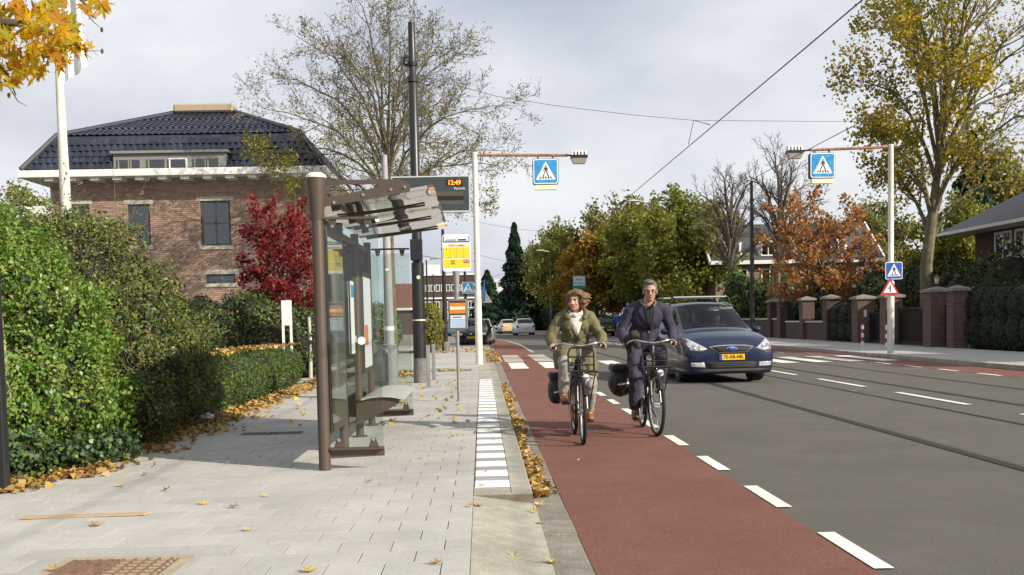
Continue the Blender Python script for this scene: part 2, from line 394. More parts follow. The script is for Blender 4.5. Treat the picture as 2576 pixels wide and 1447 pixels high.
# ---- rails: groove and head
tr = thing('tram_track', 'steel tram rails set flush into the grey asphalt road', 'tram track', (0, 0, 0))
for k, x in enumerate((4.64, 6.42, 7.72, 9.25)):
    n = 60; 
    def rib(w0, w1, z, mat, nm):
        V = []; F = []
        for i in range(n+1):
            y = -6+150.0*i/n; s = road_shift(y)
            V += [(x+w0+s, y, z), (x+w1+s, y, z)]
        for i in range(n): F.append((2*i, 2*i+1, 2*i+3, 2*i+2))
        me = bpy.data.meshes.new(nm); me.from_pydata(V, [], F); me.update(); link(nm, me, mat, tr)
    w_ = (0.085, 0.035, 0.07, 0.03)[k]
    rib(-w_, w_*0.35, 0.006, 'railgroove', 'groove'); rib(w_*0.35+0.001, w_*0.35+0.05, 0.007, 'steelrail', 'rail')
pm('seam', (0.055, 0.05, 0.045), 0.9, 0.2, 5)
# ---- painted markings
mk = bpy.data.objects.new('road_marking', None); C.objects.link(mk); mk['kind'] = 'structure'
def mark(x0, x1, y0, y1, z=0.010, mat='paint', sk=0.0):
    s0, s1 = road_shift(y0), road_shift(y1)
    me = bpy.data.meshes.new('stripe'); me.from_pydata([(x0+s0, y0, z), (x1+s0, y0+sk, z), (x1+s1, y1+sk, z), (x0+s1, y1, z)], [], [(0, 1, 2, 3)]); me.update()
    return link('stripe', me, mat, mk)
for k in range(-3, 14):
    y1 = 6.70+1.925*k
    if y1 > 29.5: break
    mark(2.06, 2.17, y1-1.0, y1)
y = 46.0
while y < 100:
    mark(2.04, 2.18, y, y+0.75); y += 1.4
for k in range(12):                                   # zebra
    x = 0.80+0.955*k
    if x+0.5 > 11.9: break
    mark(x, x+0.5, 30.6, 35.0, 0.011)
for xx in (0.74, 1.74):                               # ramp markings
    for k in range(7):
        mark(xx, xx+0.62, 36.0+1.0*k, 36.5+1.0*k)
for k in range(-4, 30):                               # centre dashes between the tracks
    y0 = 11.3+4.35*k
    if y0+2.7 < 30 or y0 > 38: mark(6.98, 7.10, y0, y0+2.75)
for k in range(0, 40):
    y0 = 6.0+2.05*k
    if y0 < 29 or y0 > 37: mark(10.70, 10.82, y0, y0+1.05)
# ---- right pavement
rk2 = strip('kerb', 12.1, 12.26, -8, 240, SWZ+0.01, 'kerb', thick=0.16)
strip('pavement', 12.26, 16.2, -8, 240, SWZ, 'slab')
strip('lawn', 16.2, 120, -8, 240, SWZ-0.04, 'lawn')
strip('asphalt_seam', 0.58, 2.06, 30.1, 30.16, 0.008, 'seam', curve=False)
# ================================================================== vegetation
pm('bark', (0.13, 0.105, 0.075), 0.9, 0.35, 9.0, 0.7, 50, col2=(0.20, 0.18, 0.13))
pm('bark_green', (0.11, 0.093, 0.062), 0.9, 0.35, 5.0, 0.7, 40, col2=(0.165, 0.14, 0.088))
pm('bark_dark', (0.07, 0.06, 0.045), 0.9, 0.3, 6.0, 0.6, 40, col2=(0.10, 0.09, 0.06))
pm('bark_pollard', (0.085, 0.068, 0.055), 0.9, 0.35, 5.0, 0.7, 40, col2=(0.13, 0.105, 0.085))
pm('bark_moss', (0.085, 0.075, 0.042), 0.9, 0.4, 4.0, 0.7, 40, col2=(0.15, 0.125, 0.07))
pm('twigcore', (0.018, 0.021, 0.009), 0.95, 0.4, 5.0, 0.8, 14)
leafmat('leaf_privet', [(0.070, 0.145, 0.024), (0.115, 0.225, 0.034), (0.165, 0.295, 0.048), (0.23, 0.34, 0.07), (0.27, 0.29, 0.07)], trans=0.3, spec=0.45, rough=0.42)
leafmat('leaf_mixed', [(0.06, 0.068, 0.024), (0.085, 0.115, 0.026), (0.135, 0.165, 0.040), (0.20, 0.205, 0.06), (0.23, 0.15, 0.07)], trans=0.25, clump=2.2, spec=0.35)
leafmat('leaf_brown', [(0.10, 0.055, 0.03), (0.17, 0.09, 0.045), (0.24, 0.15, 0.07), (0.20, 0.17, 0.06)], trans=0.2)
leafmat('leaf_yew', [(0.030, 0.062, 0.018), (0.06, 0.115, 0.024), (0.105, 0.175, 0.034), (0.15, 0.21, 0.04)], trans=0.15)
leafmat('leaf_ivy', [(0.020, 0.045, 0.022), (0.035, 0.07, 0.03), (0.06, 0.10, 0.045), (0.10, 0.15, 0.08)], trans=0.1, spec=0.25, rough=0.55)
leafmat('leaf_dark', [(0.014, 0.026, 0.011), (0.024, 0.042, 0.015), (0.036, 0.058, 0.019)], trans=0.15)
leafmat('leaf_red', [(0.085, 0.012, 0.014), (0.18, 0.020, 0.024), (0.28, 0.040, 0.040), (0.15, 0.05, 0.025)], trans=0.35, clump=3.0)
leafmat('leaf_oak', [(0.19, 0.085, 0.04), (0.31, 0.135, 0.06), (0.40, 0.19, 0.085), (0.34, 0.21, 0.075), (0.22, 0.18, 0.06)], trans=0.35, clump=0.9)
leafmat('leaf_gold', [(0.12, 0.13, 0.03), (0.20, 0.19, 0.035), (0.31, 0.26, 0.045), (0.46, 0.33, 0.045), (0.54, 0.37, 0.055)], trans=0.4, clump=0.55)
leafmat('leaf_ash', [(0.14, 0.15, 0.03), (0.22, 0.21, 0.045), (0.29, 0.26, 0.06)], trans=0.35)
leafmat('leaf_seed', [(0.05, 0.045, 0.035), (0.12, 0.10, 0.07), (0.19, 0.17, 0.10)], trans=0.1)
leafmat('leaf_green', [(0.105, 0.12, 0.028), (0.165, 0.185, 0.040), (0.235, 0.24, 0.052), (0.31, 0.275, 0.065)], trans=0.4, clump=0.35)
leafmat('leaf_green2', [(0.12, 0.125, 0.048), (0.18, 0.18, 0.06), (0.24, 0.225, 0.078), (0.31, 0.255, 0.095)], trans=0.4, clump=0.3)
leafmat('leaf_orange', [(0.17, 0.12, 0.028), (0.29, 0.185, 0.035), (0.38, 0.22, 0.035), (0.19, 0.16, 0.035)], trans=0.3, clump=0.35)
leafmat('leaf_conifer', [(0.012, 0.032, 0.018), (0.020, 0.050, 0.026), (0.034, 0.072, 0.032)], trans=0.1)
leafmat('leaf_laurel', [(0.05, 0.09, 0.025), (0.09, 0.15, 0.035), (0.13, 0.20, 0.05), (0.17, 0.22, 0.06)], trans=0.25, spec=0.5, clump=0.8)
leafmat('leaf_maple', [(0.42, 0.20, 0.02), (0.58, 0.33, 0.02), (0.66, 0.42, 0.025), (0.40, 0.33, 0.03)], trans=0.45)

def bez(a, b, c, n):
    return [a*(1-t)**2+b*2*t*(1-t)+c*t*t for t in [i/n for i in range(n+1)]]
class Skel:
    def __init__(self, seed):
        self.mb = MB(); self.rng = np.random.default_rng(seed); self.tips = []
    def rv(self):
        v = self.rng.normal(size=3); v /= np.linalg.norm(v); return Vector(v)
    def branch(self, p, d, L, r, level, counts, ratio=0.45, ang=42, trop=0.15, wig=0.12, minr=0.004, t0=0.25, segs=4, tip_from=3):
        pts = [p]; q = p.copy(); dd = d.normalized()
        for i in range(segs):
            dd = (dd+self.rv()*wig+Vector((0, 0, trop*0.5))).normalized(); q = q+dd*(L/segs); pts.append(q)
        rr = [max(minr*0.6, r*(1-0.75*i/segs)) for i in range(segs+1)]
        n = 6 if level <= 1 else (4 if level == 2 else 3)
        self.mb.tube(pts, rr, n, cap=False)
        self.kids(pts, rr, L, level, counts, ratio, ang, trop, wig, minr, t0, tip_from)
    def kids(self, pts, rr, L, level, counts, ratio, ang, trop, wig, minr, t0, tip_from):
        if level >= tip_from or level >= len(counts):
            for i in range(1, len(pts)): self.tips.append(pts[i])
        if level >= len(counts): return
        m = len(pts)-1; k = counts[level]; ph = self.rng.uniform(0, 6.28)
        for j in range(k):
            t = t0+(1-t0)*(j+self.rng.uniform(0.1, 0.9))/k; f = t*m; i = min(int(f), m-1); u = f-i
            p = pts[i].lerp(pts[i+1], u); tan = (pts[i+1]-pts[i]).normalized()
            ph += 2.4; o = tan.orthogonal().normalized(); o = (Matrix.Rotation(ph, 3, tan) @ o)
            a = R(ang*self.rng.uniform(0.6, 1.3)); d = tan*math.cos(a)+o*math.sin(a)
            r = max(minr, (rr[i]*(1-u)+rr[i+1]*u)*0.62); LL = L*ratio*self.rng.uniform(0.65, 1.2)*(1.25-0.55*t)
            self.branch(p, d, LL, r, level+1, counts, ratio, ang, trop, wig, minr, 0.2, 3 if level >= 2 else 4, tip_from)
def make_tree(seed, H, trunk_h, tr, crown, counts, zmin=-0.35, lean=(0, 0), droop=0.0, ratio=0.42, ang=42, trop=0.15, wig=0.12, minr=0.006, tip_from=3, up=0.5, limb_r=0.42, shape=1.0, z0=0.0):
    """crown: (cx, cy, cz, rx, ry, rz) local"""
    S = Skel(seed); rng = S.rng
    top = Vector((crown[0]*0.6+lean[0], crown[1]*0.6+lean[1], trunk_h+(H-trunk_h)*0.55))
    tp = [Vector((0, 0, -0.15)), Vector((0, 0, 0.12)), Vector((0.02, 0, trunk_h*0.45)), Vector((lean[0]*0.4, lean[1]*0.4, trunk_h)), Vector(((lean[0]+top.x)*0.5, (lean[1]+top.y)*0.5, (trunk_h+top.z)*0.5)), top]
    S.mb.tube(tp, [tr*1.45, tr*1.12, tr*0.95, tr*0.88, tr*0.55, tr*0.2], 9)
    n1 = counts[0]
    for i in range(n1):
        z = zmin+(1-zmin)*(i+0.5)/n1; a = i*2.39996+rng.uniform(-0.3, 0.3); rad = math.sqrt(max(0, 1-z*z))
        f = rng.uniform(0.82, 1.0)
        tg = Vector((crown[0]+crown[3]*rad*math.cos(a)*f, crown[1]+crown[4]*rad*math.sin(a)*f, crown[2]+crown[5]*z*f))
        zz = min(1.0, max(0.0, 0.08+0.6*(z-zmin)/(1-zmin)+rng.uniform(-0.05, 0.1)))
        s = Vector((0, 0, 0))
        if zz < 0.45: s = tp[3].lerp(tp[4], zz/0.45)
        else: s = tp[4].lerp(tp[5], (zz-0.45)/0.55)
        D = tg-s; L = D.length
        ctrl = s+Vector((D.x*0.35, D.y*0.35, max(D.z, 0)*0.5+L*up*0.45))
        pts = bez(s, ctrl, tg, 6); pts = [p+S.rv()*L*0.018*(1 if 0 < k < 6 else 0) for k, p in enumerate(pts)]
        r0 = tr*limb_r*rng.uniform(0.75, 1.15); rr = [max(minr, r0*(1-0.85*k/6)) for k in range(7)]
        S.mb.tube(pts, rr, 6, cap=False)
        S.kids(pts, rr, L, 1, counts, ratio, ang, trop, wig, minr, 0.22, tip_from)
    return S
def add_tree(name, label, loc, S, bark, leaves, cat='tree', group=None, rz=0.0, bark_smooth=True):
    """leaves: list of (material, size, per_tip, jitter, fraction, aspect)"""
    t = thing(name, label, cat, loc, rz, group)
    S.mb.build('trunk', bark, t, smooth=bark_smooth)
    T = np.array([tuple(p) for p in S.tips])
    for (mat, size, per, jit, frac, asp) in leaves:
        rng = S.rng; keep = T[rng.random(len(T)) < frac]
        if len(keep) == 0: continue
        P = np.repeat(keep, per, 0)+rng.normal(size=(len(keep)*per, 3))*jit
        leaves_obj('crown', P, size, mat, rng, t, aspect=asp, N=np.array([[0, 0, 0.6]]))
    return t
def blob_points(rng, lumps, n, depth=0.10, rough=0.12, zmin=0.0, fr=4.0):
    """points near the surface of a union of ellipsoids"""
    L = np.array([c+r for c, r in [(tuple(l[0]), tuple(l[1])) for l in lumps]]); w = L[:, 3]*L[:, 4]+L[:, 4]*L[:, 5]+L[:, 3]*L[:, 5]; w /= w.sum()
    out = []; nor = []
    tot = 0
    while tot < n:
        k = rng.choice(len(L), size=n, p=w); d = rng.normal(size=(n, 3)); d /= np.linalg.norm(d, axis=1)[:, None]
        c = L[k, :3]; r = L[k, 3:]
        bump = 1+rough*(np.sin(d[:, 0]*fr*1.7+k*1.3)*np.sin(d[:, 1]*fr*1.9+k)+np.sin(d[:, 2]*fr*2.3+k*2.1)*0.6)
        f = bump-np.abs(rng.normal(size=n))*depth
        P = c+d*r*f[:, None]; ok = P[:, 2] > zmin
        for i in range(len(L)):
            q = (((P-L[i, :3])/L[i, 3:])**2).sum(1); ok &= (q > 0.70) | (k == i)
        out.append(P[ok]); nn = d/r; nor.append((nn/np.linalg.norm(nn, axis=1)[:, None])[ok]); tot += ok.sum()
    return np.concatenate(out)[:n], np.concatenate(nor)[:n]
def add_bush(name, label, loc, lumps, n, size, mat, seed, cat='bush', core='twigcore', corescale=0.86, depth=0.10, rough=0.12, aspect=0.55, extra=(), group=None, zmin=0.0, jitter=0.8, stems=0, stem_len=0.5, stem_mat='bark'):
    rng = np.random.default_rng(seed); t = thing(name, label, cat, loc, 0, group)
    P, N = blob_points(rng, lumps, n, depth, rough, zmin)
    leaves_obj('foliage', P, size, mat, rng, t, N=N, jitter=jitter, aspect=aspect)
    for (m2, n2, s2, dp) in extra:
        P2, N2 = blob_points(rng, lumps, n2, dp, rough, zmin); leaves_obj('foliage', P2, s2, m2, rng, t, N=N2, jitter=jitter, aspect=aspect)
    mb = MB()
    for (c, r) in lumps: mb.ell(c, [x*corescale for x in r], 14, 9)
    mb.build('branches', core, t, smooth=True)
    if stems:
        ms = MB(); lp = []
        for i in range(stems):
            k = rng.integers(len(P)); p = Vector(P[k]); d = (Vector(N[k])*0.7+Vector((0, 0, rng.uniform(0.2, 1.0)))+Vector(rng.normal(size=3))*0.35).normalized(); q = [p-d*0.3]
            L = stem_len*rng.uniform(0.4, 1.2); dd = d.copy()
            for j in range(5): dd = (dd+Vector(rng.normal(size=3))*0.12-Vector((0, 0, 0.05))).normalized(); q.append(q[-1]+dd*(L+0.3)/5); lp += [tuple(q[-1]+Vector(rng.normal(size=3))*0.03) for _ in range(3)]
            ms.tube(q, [0.006, 0.005, 0.004, 0.003, 0.0025, 0.002], 3, cap=False)
        o_ = ms.build('stems', stem_mat, t); o_['kind'] = 'stuff'
        leaves_obj('foliage', np.array(lp), size*0.85, mat, rng, t, aspect=aspect)
    return t
def yx(px, Y): return AT(px, 800, Y).x
# ---- left side: the tall hedges beside the pavement
hl = []
for i, (x, y, z, rx, ry, rz) in enumerate([(-4.75, 9.55, 0.75, 0.85, 0.75, 0.8), (-4.9, 9.6, 1.75, 0.9, 0.8, 0.85), (-4.25, 10.2, 0.7, 0.75, 0.75, 0.75), (-4.35, 10.25, 1.45, 0.72, 0.75, 0.72), (-5.6, 10.0, 1.2, 1.0, 0.9, 1.55), (-5.0, 10.6, 1.6, 0.85, 0.8, 0.85), (-4.02, 10.75, 0.55, 0.55, 0.6, 0.55), (-4.1, 10.7, 1.15, 0.55, 0.6, 0.6), (-4.3, 9.6, 0.45, 0.5, 0.5, 0.5)]):
    hl.append(((x+4.8, y-10.0, z), (rx, ry, rz)))
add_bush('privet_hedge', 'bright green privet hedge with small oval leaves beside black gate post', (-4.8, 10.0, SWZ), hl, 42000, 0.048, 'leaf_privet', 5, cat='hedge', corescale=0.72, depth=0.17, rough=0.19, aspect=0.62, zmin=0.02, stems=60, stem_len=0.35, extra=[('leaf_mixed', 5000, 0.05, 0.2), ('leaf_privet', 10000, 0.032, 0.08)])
hm = []
for (x, y, z, rx, ry, rz) in [(-4.55, 12.2, 0.9, 0.95, 0.9, 0.95), (-4.85, 12.6, 1.75, 0.85, 0.9, 0.95), (-4.0, 12.7, 0.75, 0.72, 0.8, 0.75), (-4.35, 13.5, 1.0, 1.0, 0.9, 1.05), (-4.75, 13.3, 1.85, 0.75, 0.9, 0.85), (-5.6, 12.6, 1.4, 0.9, 1.2, 1.45), (-3.95, 13.9, 0.65, 0.62, 0.7, 0.68), (-3.85, 11.9, 0.42, 0.5, 0.6, 0.45), (-4.4, 11.5, 1.0, 0.6, 0.6, 0.8), (-4.2, 14.7, 0.6, 0.55, 0.5, 0.6), (-4.15, 12.9, 1.35, 0.6, 0.7, 0.6)]:
    hm.append(((x+4.8, y-12.8, z), (rx, ry, rz)))
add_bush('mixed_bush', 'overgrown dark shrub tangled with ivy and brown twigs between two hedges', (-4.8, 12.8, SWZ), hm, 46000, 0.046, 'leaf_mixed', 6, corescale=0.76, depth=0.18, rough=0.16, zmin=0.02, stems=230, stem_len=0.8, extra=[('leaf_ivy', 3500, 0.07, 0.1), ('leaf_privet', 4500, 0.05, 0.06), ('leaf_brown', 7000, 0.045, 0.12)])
iv = [((x+4.0, y-9.6, z), (rx, ry, rz)) for (x, y, z, rx, ry, rz) in [(-3.98, 9.35, 0.2, 0.32, 0.4, 0.25), (-3.75, 9.9, 0.16, 0.3, 0.4, 0.2), (-3.62, 10.5, 0.15, 0.3, 0.45, 0.2)]]
add_bush('ivy_patch', 'dark glossy ivy creeping along the foot of the privet hedge', (-4.0, 9.6, SWZ), iv, 2200, 0.055, 'leaf_ivy', 7, cat='ivy', aspect=0.9, zmin=0.0, corescale=0.55, depth=0.35, rough=0.3, extra=[('leaf_privet', 700, 0.045, 0.3)])
# low clipped yew hedge
ly = []
for k in range(12):
    ly.append(((0.0+0.02*math.sin(k*2.1), -3.9+0.68*k, 0.30), (0.47, 0.47, 0.44)))
    ly.append(((0.03*math.cos(k*1.7), -3.9+0.68*k, 0.48), (0.44, 0.46, 0.34)))
add_bush('low_hedge', 'low clipped dark green yew hedge sprinkled with yellow leaves', (-4.15, 19.0, SWZ), ly, 24000, 0.05, 'leaf_yew', 8, cat='hedge', depth=0.07, rough=0.03, aspect=0.3, zmin=0.0)
# dark hedge and green shrubs in front of the house
dh = [((-3.4+1.05*k, 0, 1.1), (0.75, 0.7, 1.25)) for k in range(8)]
add_bush('tall_hedge', 'tall dark green clipped hedge in front of the brick house', (-9.2, 33.0, 0.05), dh, 9000, 0.11, 'leaf_dark', 9, cat='hedge', rough=0.04, zmin=0)
gs = [((-0.6, 0, 0.8), (0.9, 0.8, 0.95)), ((0.5, 0.3, 0.9), (0.9, 0.8, 1.0)), ((1.3, 0.2, 0.8), (0.7, 0.7, 0.9)), ((0.1, 0.2, 1.5), (0.6, 0.6, 0.6))]
add_bush('garden_shrub', 'green shrub tinged with red below the crimson maple', (-5.6, 26.3, 0.05), gs, 6000, 0.08, 'leaf_laurel', 10, cat='shrub', zmin=0, extra=[('leaf_red', 900, 0.08, 0.1), ('leaf_dark', 2500, 0.09, 0.1)])
# crimson maple
S = make_tree(21, 4.4, 1.1, 0.05, (0.1, 0, 2.7, 1.15, 1.0, 1.6), (13, 6, 4), zmin=-0.6, ratio=0.38, minr=0.004, tip_from=2, up=0.7)
add_tree('maple_tree', 'small crimson-leaved maple in the garden before the brick house', (AT(702, 800, 27.5).x, 27.5, 0.05), S, 'bark', [('leaf_red', 0.12, 4, 0.08, 0.85, 0.6)])
# ---- the large half-bare tree behind the shelter
S = make_tree(44, 13.0, 3.9, 0.185, (0.1, 0, 7.9, 4.9, 4.6, 5.1), (26, 13, 9, 5), zmin=-0.6, ratio=0.33, ang=44, trop=0.14, minr=0.0075, tip_from=3, up=0.7, limb_r=0.33, wig=0.2)
add_tree('ash_tree', 'large half-bare ash with sparse yellow-green leaves behind the bus shelter', (AT(985, 800, 40).x, 40.0, 0.05), S, 'bark_green', [('leaf_seed', 0.08, 1, 0.07, 0.18, 0.45), ('leaf_ash', 0.12, 1, 0.12, 0.13, 0.4)])
# a low leafy bough of that tree, seen against the house roof
def leaf_cloud(rng, c, r, n):
    d = rng.normal(size=(n, 3)); d /= np.linalg.norm(d, axis=1)[:, None]; return np.array(c)+d*np.array(r)*(rng.random((n, 1))**0.45)
ash = bpy.data.objects['ash_tree']; rngc = np.random.default_rng(77); cl = []
for (px, py, w, h, n) in [(650, 380, 50, 30, 260), (690, 420, 45, 25, 260), (720, 400, 40, 30, 200), (640, 350, 50, 25, 160), (735, 470, 22, 40, 140), (1235, 530, 25, 22, 60), (1240, 480, 20, 25, 40), (1110, 370, 45, 40, 120), (900, 410, 60, 40, 160)]:
    c = AT(px, py, 38.5); cl.append(leaf_cloud(rngc, (c.x-ash.location.x, -1.5, c.z-0.05), (w/71.0, 0.7, h/71.0), n))
leaves_obj('crown', np.concatenate(cl), 0.13, 'leaf_ash', rngc, ash, aspect=0.4)
# ---- right side trees
S = make_tree(51, 16.5, 3.2, 0.28, (1.5, 0, 9.9, 4.4, 4.4, 6.8), (20, 9, 7, 4), zmin=-0.6, ratio=0.36, ang=36, trop=0.22, minr=0.009, tip_from=3, up=0.8, limb_r=0.36, wig=0.17)
T = np.array([tuple(p) for p in S.tips])
t = add_tree('maple_tree', 'tall golden-leaved maple with forked mossy trunk behind brick pillars', (AT(2330, 800, 44).x, 44.0, 0.05), S, 'bark_moss', [('leaf_gold', 0.15, 2, 0.20, 0.15, 0.8)])
left = T[(T[:, 0] < 0.8)]; rngt = np.random.default_rng(5); left = left[rngt.random(len(left)) < 0.22]
leaves_obj('crown', np.repeat(left, 4, 0)+rngt.normal(size=(len(left)*4, 3))*0.22, 0.16, 'leaf_gold', rngt, t, aspect=0.8)
S = make_tree(61, 11.0, 3.0, 0.22, (0, 0, 7.2, 2.6, 2.6, 3.6), (13, 9, 7, 5), zmin=-0.5, ratio=0.36, ang=46, trop=0.3, minr=0.011, tip_from=9, up=0.8, limb_r=0.6, wig=0.24)
S2 = make_tree(62, 11.4, 3.0, 0.23, (0.4, 0, 7.4, 2.6, 2.6, 3.7), (13, 9, 7, 5), zmin=-0.5, ratio=0.36, ang=46, trop=0.3, minr=0.011, tip_from=9, up=0.8, limb_r=0.6, wig=0.24)
add_tree('pollard_tree', 'bare pollarded tree with knobbly limbs behind tall black pole', (AT(1838, 800, 70).x, 70, 0.05), S, 'bark_pollard', [], rz=0)
add_tree('pollard_tree', 'bare pollarded tree standing over the rust-coloured oak', (AT(1955, 800, 64).x, 64, 0.05), S2, 'bark_pollard', [], rz=0)
S = make_tree(63, 7.4, 1.6, 0.16, (0, 0, 4.4, 3.1, 3.0, 3.1), (15, 7, 5), zmin=-0.8, ratio=0.42, ang=45, trop=0.0, minr=0.010, tip_from=2, up=0.35)
add_tree('oak_tree', 'rust-red autumn oak with layered branches behind the garden wall', (AT(2070, 800, 57).x, 57, 0.05), S, 'bark_dark', [('leaf_oak', 0.22, 4, 0.15, 0.62, 0.7)])
protos = {}
def green_proto(key, seed, mat, H, rx, zc, rz):
    S = make_tree(seed, H, H*0.2, 0.2, (0, 0, zc, rx, rx, rz), (14, 7, 5), zmin=-0.75, ratio=0.42, ang=48, trop=0.05, minr=0.02, tip_from=2, up=0.45)
    return S
def place_green(key, label, loc, S, mat, per=7, size=0.34, sc=1.0, rz=0.0, src=None):
    if src is None:
        t = add_tree('tree', label, loc, S, 'bark_dark', [(mat, size, per, 0.34, 1.0, 0.7)], group='trees along the far right side of the street', rz=rz)
    else:
        t = copy_tree(src); t.location = loc; t.rotation_euler.z = rz; t['label'] = label
    t.scale = (sc, sc, sc); return t
SA = green_proto('a', 71, 'leaf_green', 11, 4.2, 6.4, 4.7); SB = green_proto('b', 72, 'leaf_green2', 11, 4.0, 6.3, 4.8); SC_ = green_proto('c', 73, 'leaf_orange', 9, 3.3, 5.2, 3.9)
tA = place_green('a', 'broad olive-green tree behind the tallest street lamp', (AT(1650, 800, 84).x, 84, 0), SA, 'leaf_green', sc=0.92)
tB = place_green('b', 'grey-green loose-crowned tree rising above its neighbours beyond the hedge', (AT(1545, 800, 112).x, 112, 0), SB, 'leaf_green2', sc=1.15)
tC = place_green('c', 'orange-tinted autumn tree behind the blue-clad far cyclist', (AT(1500, 800, 92).x, 92, 0), SC_, 'leaf_orange', sc=0.92)
place_green('a', 'green tree leaning over the roof of the dark blue car', (AT(1735, 800, 76).x, 76, 0), None, None, sc=0.86, rz=2.0, src=tA)
place_green('b', 'mixed green tree just right of the dark conifer', (AT(1375, 800, 128).x, 128, 0), None, None, sc=0.98, rz=1.0, src=tB)
place_green('a', 'green tree between the orange tree and the conifer', (AT(1440, 800, 116).x, 116, 0), None, None, sc=0.97, rz=3.6, src=tA)
place_green('b', 'dull green tree behind the pollarded trees', (AT(1800, 800, 92).x, 92, 0), None, None, sc=0.92, rz=4.1, src=tB)
place_green('a', 'olive tree filling the gap between lamp post and pollards', (AT(1585, 800, 92).x, 92, 0), None, None, sc=0.88, rz=5.0, src=tA)
place_green('b', 'far tree beyond the rust-red oak beside the house gable', (AT(2190, 800, 84).x, 84, 0), None, None, sc=0.85, rz=0.4, src=tB)
place_green('b', 'brownish tree behind the right-hand villa roof', (AT(2560, 800, 66).x, 66, 0), None, None, sc=0.95, rz=2.4, src=tB)
place_green('a', 'dark green tree in front of the right-hand villa', (AT(2420, 800, 54).x, 54, 0), None, None, sc=0.60, rz=1.4, src=tA)
place_green('a', 'green tree behind the brick house roof', (AT(60, 800, 85).x, 85, 0), None, None, sc=1.05, rz=1.9, src=tA)
place_green('a', 'garden tree beside the tall hedge casting shade on the right pavement', (24.5, 22.0, 0), None, None, sc=0.85, rz=0.9, src=tA)
place_green('b', 'garden tree by the iron gates shading the brick pillars', (22.4, 34.2, 0), None, None, sc=0.8, rz=2.9, src=tB)
# conifers
def conifer(name, label, loc, H, r, n, seed, sz):
    rng = np.random.default_rng(seed); t = thing(name, label, 'tree', loc)
    MB().tube([(0, 0, -0.1), (0, 0, H*0.5), (0, 0, H*0.98)], [r*0.12, r*0.07, 0.02], 7).build('trunk', 'bark_dark', t)
    z = rng.random(n)**1.35; a = rng.uniform(0, 6.283, n); tier = 1+0.22*np.sin(z*46+a*2)*(0.4+rng.random(n))
    rad = r*(1-z)**0.85*np.sqrt(rng.random(n))**0.5*tier+0.05
    P = np.stack([rad*np.cos(a), rad*np.sin(a), 0.04*H+z*H*0.96], 1)
    leaves_obj('crown', P, sz, 'leaf_conifer', rng, t, N=np.stack([np.cos(a)*0.6, np.sin(a)*0.6, np.full(n, 0.3)], 1), aspect=0.5)
    mb = MB().lathe([(r*0.62, 0.4), (r*0.55, H*0.25), (r*0.3, H*0.6), (0.05, H*0.93)], 10); mb.build('inner_branches', 'leaf_conifer', t, smooth=True)
    return t
conifer('conifer_tree', 'dark pointed conifer at the bend of the road', (AT(1298, 800, 128).x, 128, 0), 12.6, 2.3, 9000, 3, 0.5)
conifer('conifer_tree', 'dark evergreen conifer behind the golden maple', (AT(2445, 800, 60).x, 60, 0), 11.2, 2.3, 7000, 4, 0.36)
conifer('conifer_tree', 'dark evergreen beside the small gabled brick house', (AT(1228, 800, 150).x, 150, 0), 8.2, 2.9, 6000, 6, 0.5)
# ---- hedges and shrubs behind the right-hand walls
def hedge_run(name, label, x, y0, y1, h, w, mat, seed, n, size, group=None, top=None):
    L = []; m = max(2, int((y1-y0)/0.9)+1)
    for k in range(m):
        y = y0+(y1-y0)*k/(m-1)-(y0+y1)/2
        L.append(((0, y, h*0.32), (w*0.55, 0.75, h*0.42))); L.append(((0, y, h*0.68), (w*0.52, 0.75, h*0.34)))
    return add_bush(name, label, (x, (y0+y1)/2, 0.06), L, n, size, mat, seed, cat='hedge', depth=0.05, rough=0.02, zmin=0)
hedge_run('clipped_hedge', 'tall clipped dark hedge running on from the iron gates', 17.0, 22.0, 36.6, 2.15, 1.1, 'leaf_dark', 31, 12000, 0.10)
lb = [((0, -3.0+1.4*k, 1.5+0.25*math.sin(k*2.0)), (1.0, 1.1, 1.75+0.3*math.cos(k*1.3))) for k in range(7)]
add_bush('laurel_bush', 'glossy green laurel bush behind the dark garden wall', (18.4, 62.0, 0.05), lb, 9000, 0.20, 'leaf_laurel', 32, rough=0.15, zmin=0)
lbx = [((-2.2+1.1*k, 0.3*math.sin(k*2.0), 1.7+0.3*math.sin(k*1.3)), (1.0, 1.0, 2.0+0.35*math.cos(k*1.9))) for k in range(6)]
add_bush('laurel_bush', 'tall laurel shrubs hiding the lower villa windows', (AT(1900, 800, 70).x+0.6, 68.5, 0.05), lbx, 8000, 0.22, 'leaf_laurel', 39, rough=0.18, zmin=0)
lb2 = [((0, -6.0+1.7*k, 1.6+0.3*math.sin(k*1.7)), (1.3, 1.3, 1.7+0.35*math.cos(k*2.2))) for k in range(9)]
add_bush('shade_shrub', 'mass of dark shrubs under the golden maple behind the pillars', (20.0, 47.0, 0.05), lb2, 12000, 0.17, 'leaf_dark', 33, cat='shrub', rough=0.18, zmin=0, extra=[('leaf_green', 3500, 0.15, 0.1)])
lb3 = [((0, -9.0+3.0*k, 1.5+0.4*math.sin(k*1.7)), (2.0, 2.0, 2.1+0.5*math.cos(k*2.2))) for k in range(8)]
add_bush('shade_shrub', 'band of shrubs beneath the green street trees', (17.5, 88.0, 0.0), lb3, 9000, 0.3, 'leaf_dark', 34, cat='shrub', rough=0.18, zmin=0, extra=[('leaf_green', 3000, 0.28, 0.1)])
lb4 = [((0.5*k*-0.9, -9.0+3.0*k, 1.4+0.4*math.sin(k*1.7)), (2.0, 2.0, 2.3+0.5*math.cos(k*2.2))) for k in range(9)]
add_bush('shade_shrub', 'far dark undergrowth beside the conifer at the bend', (10.5, 122.0, 0.0), lb4, 8000, 0.4, 'leaf_dark', 35, cat='shrub', rough=0.18, zmin=0, extra=[('leaf_green', 1500, 0.35, 0.1)])
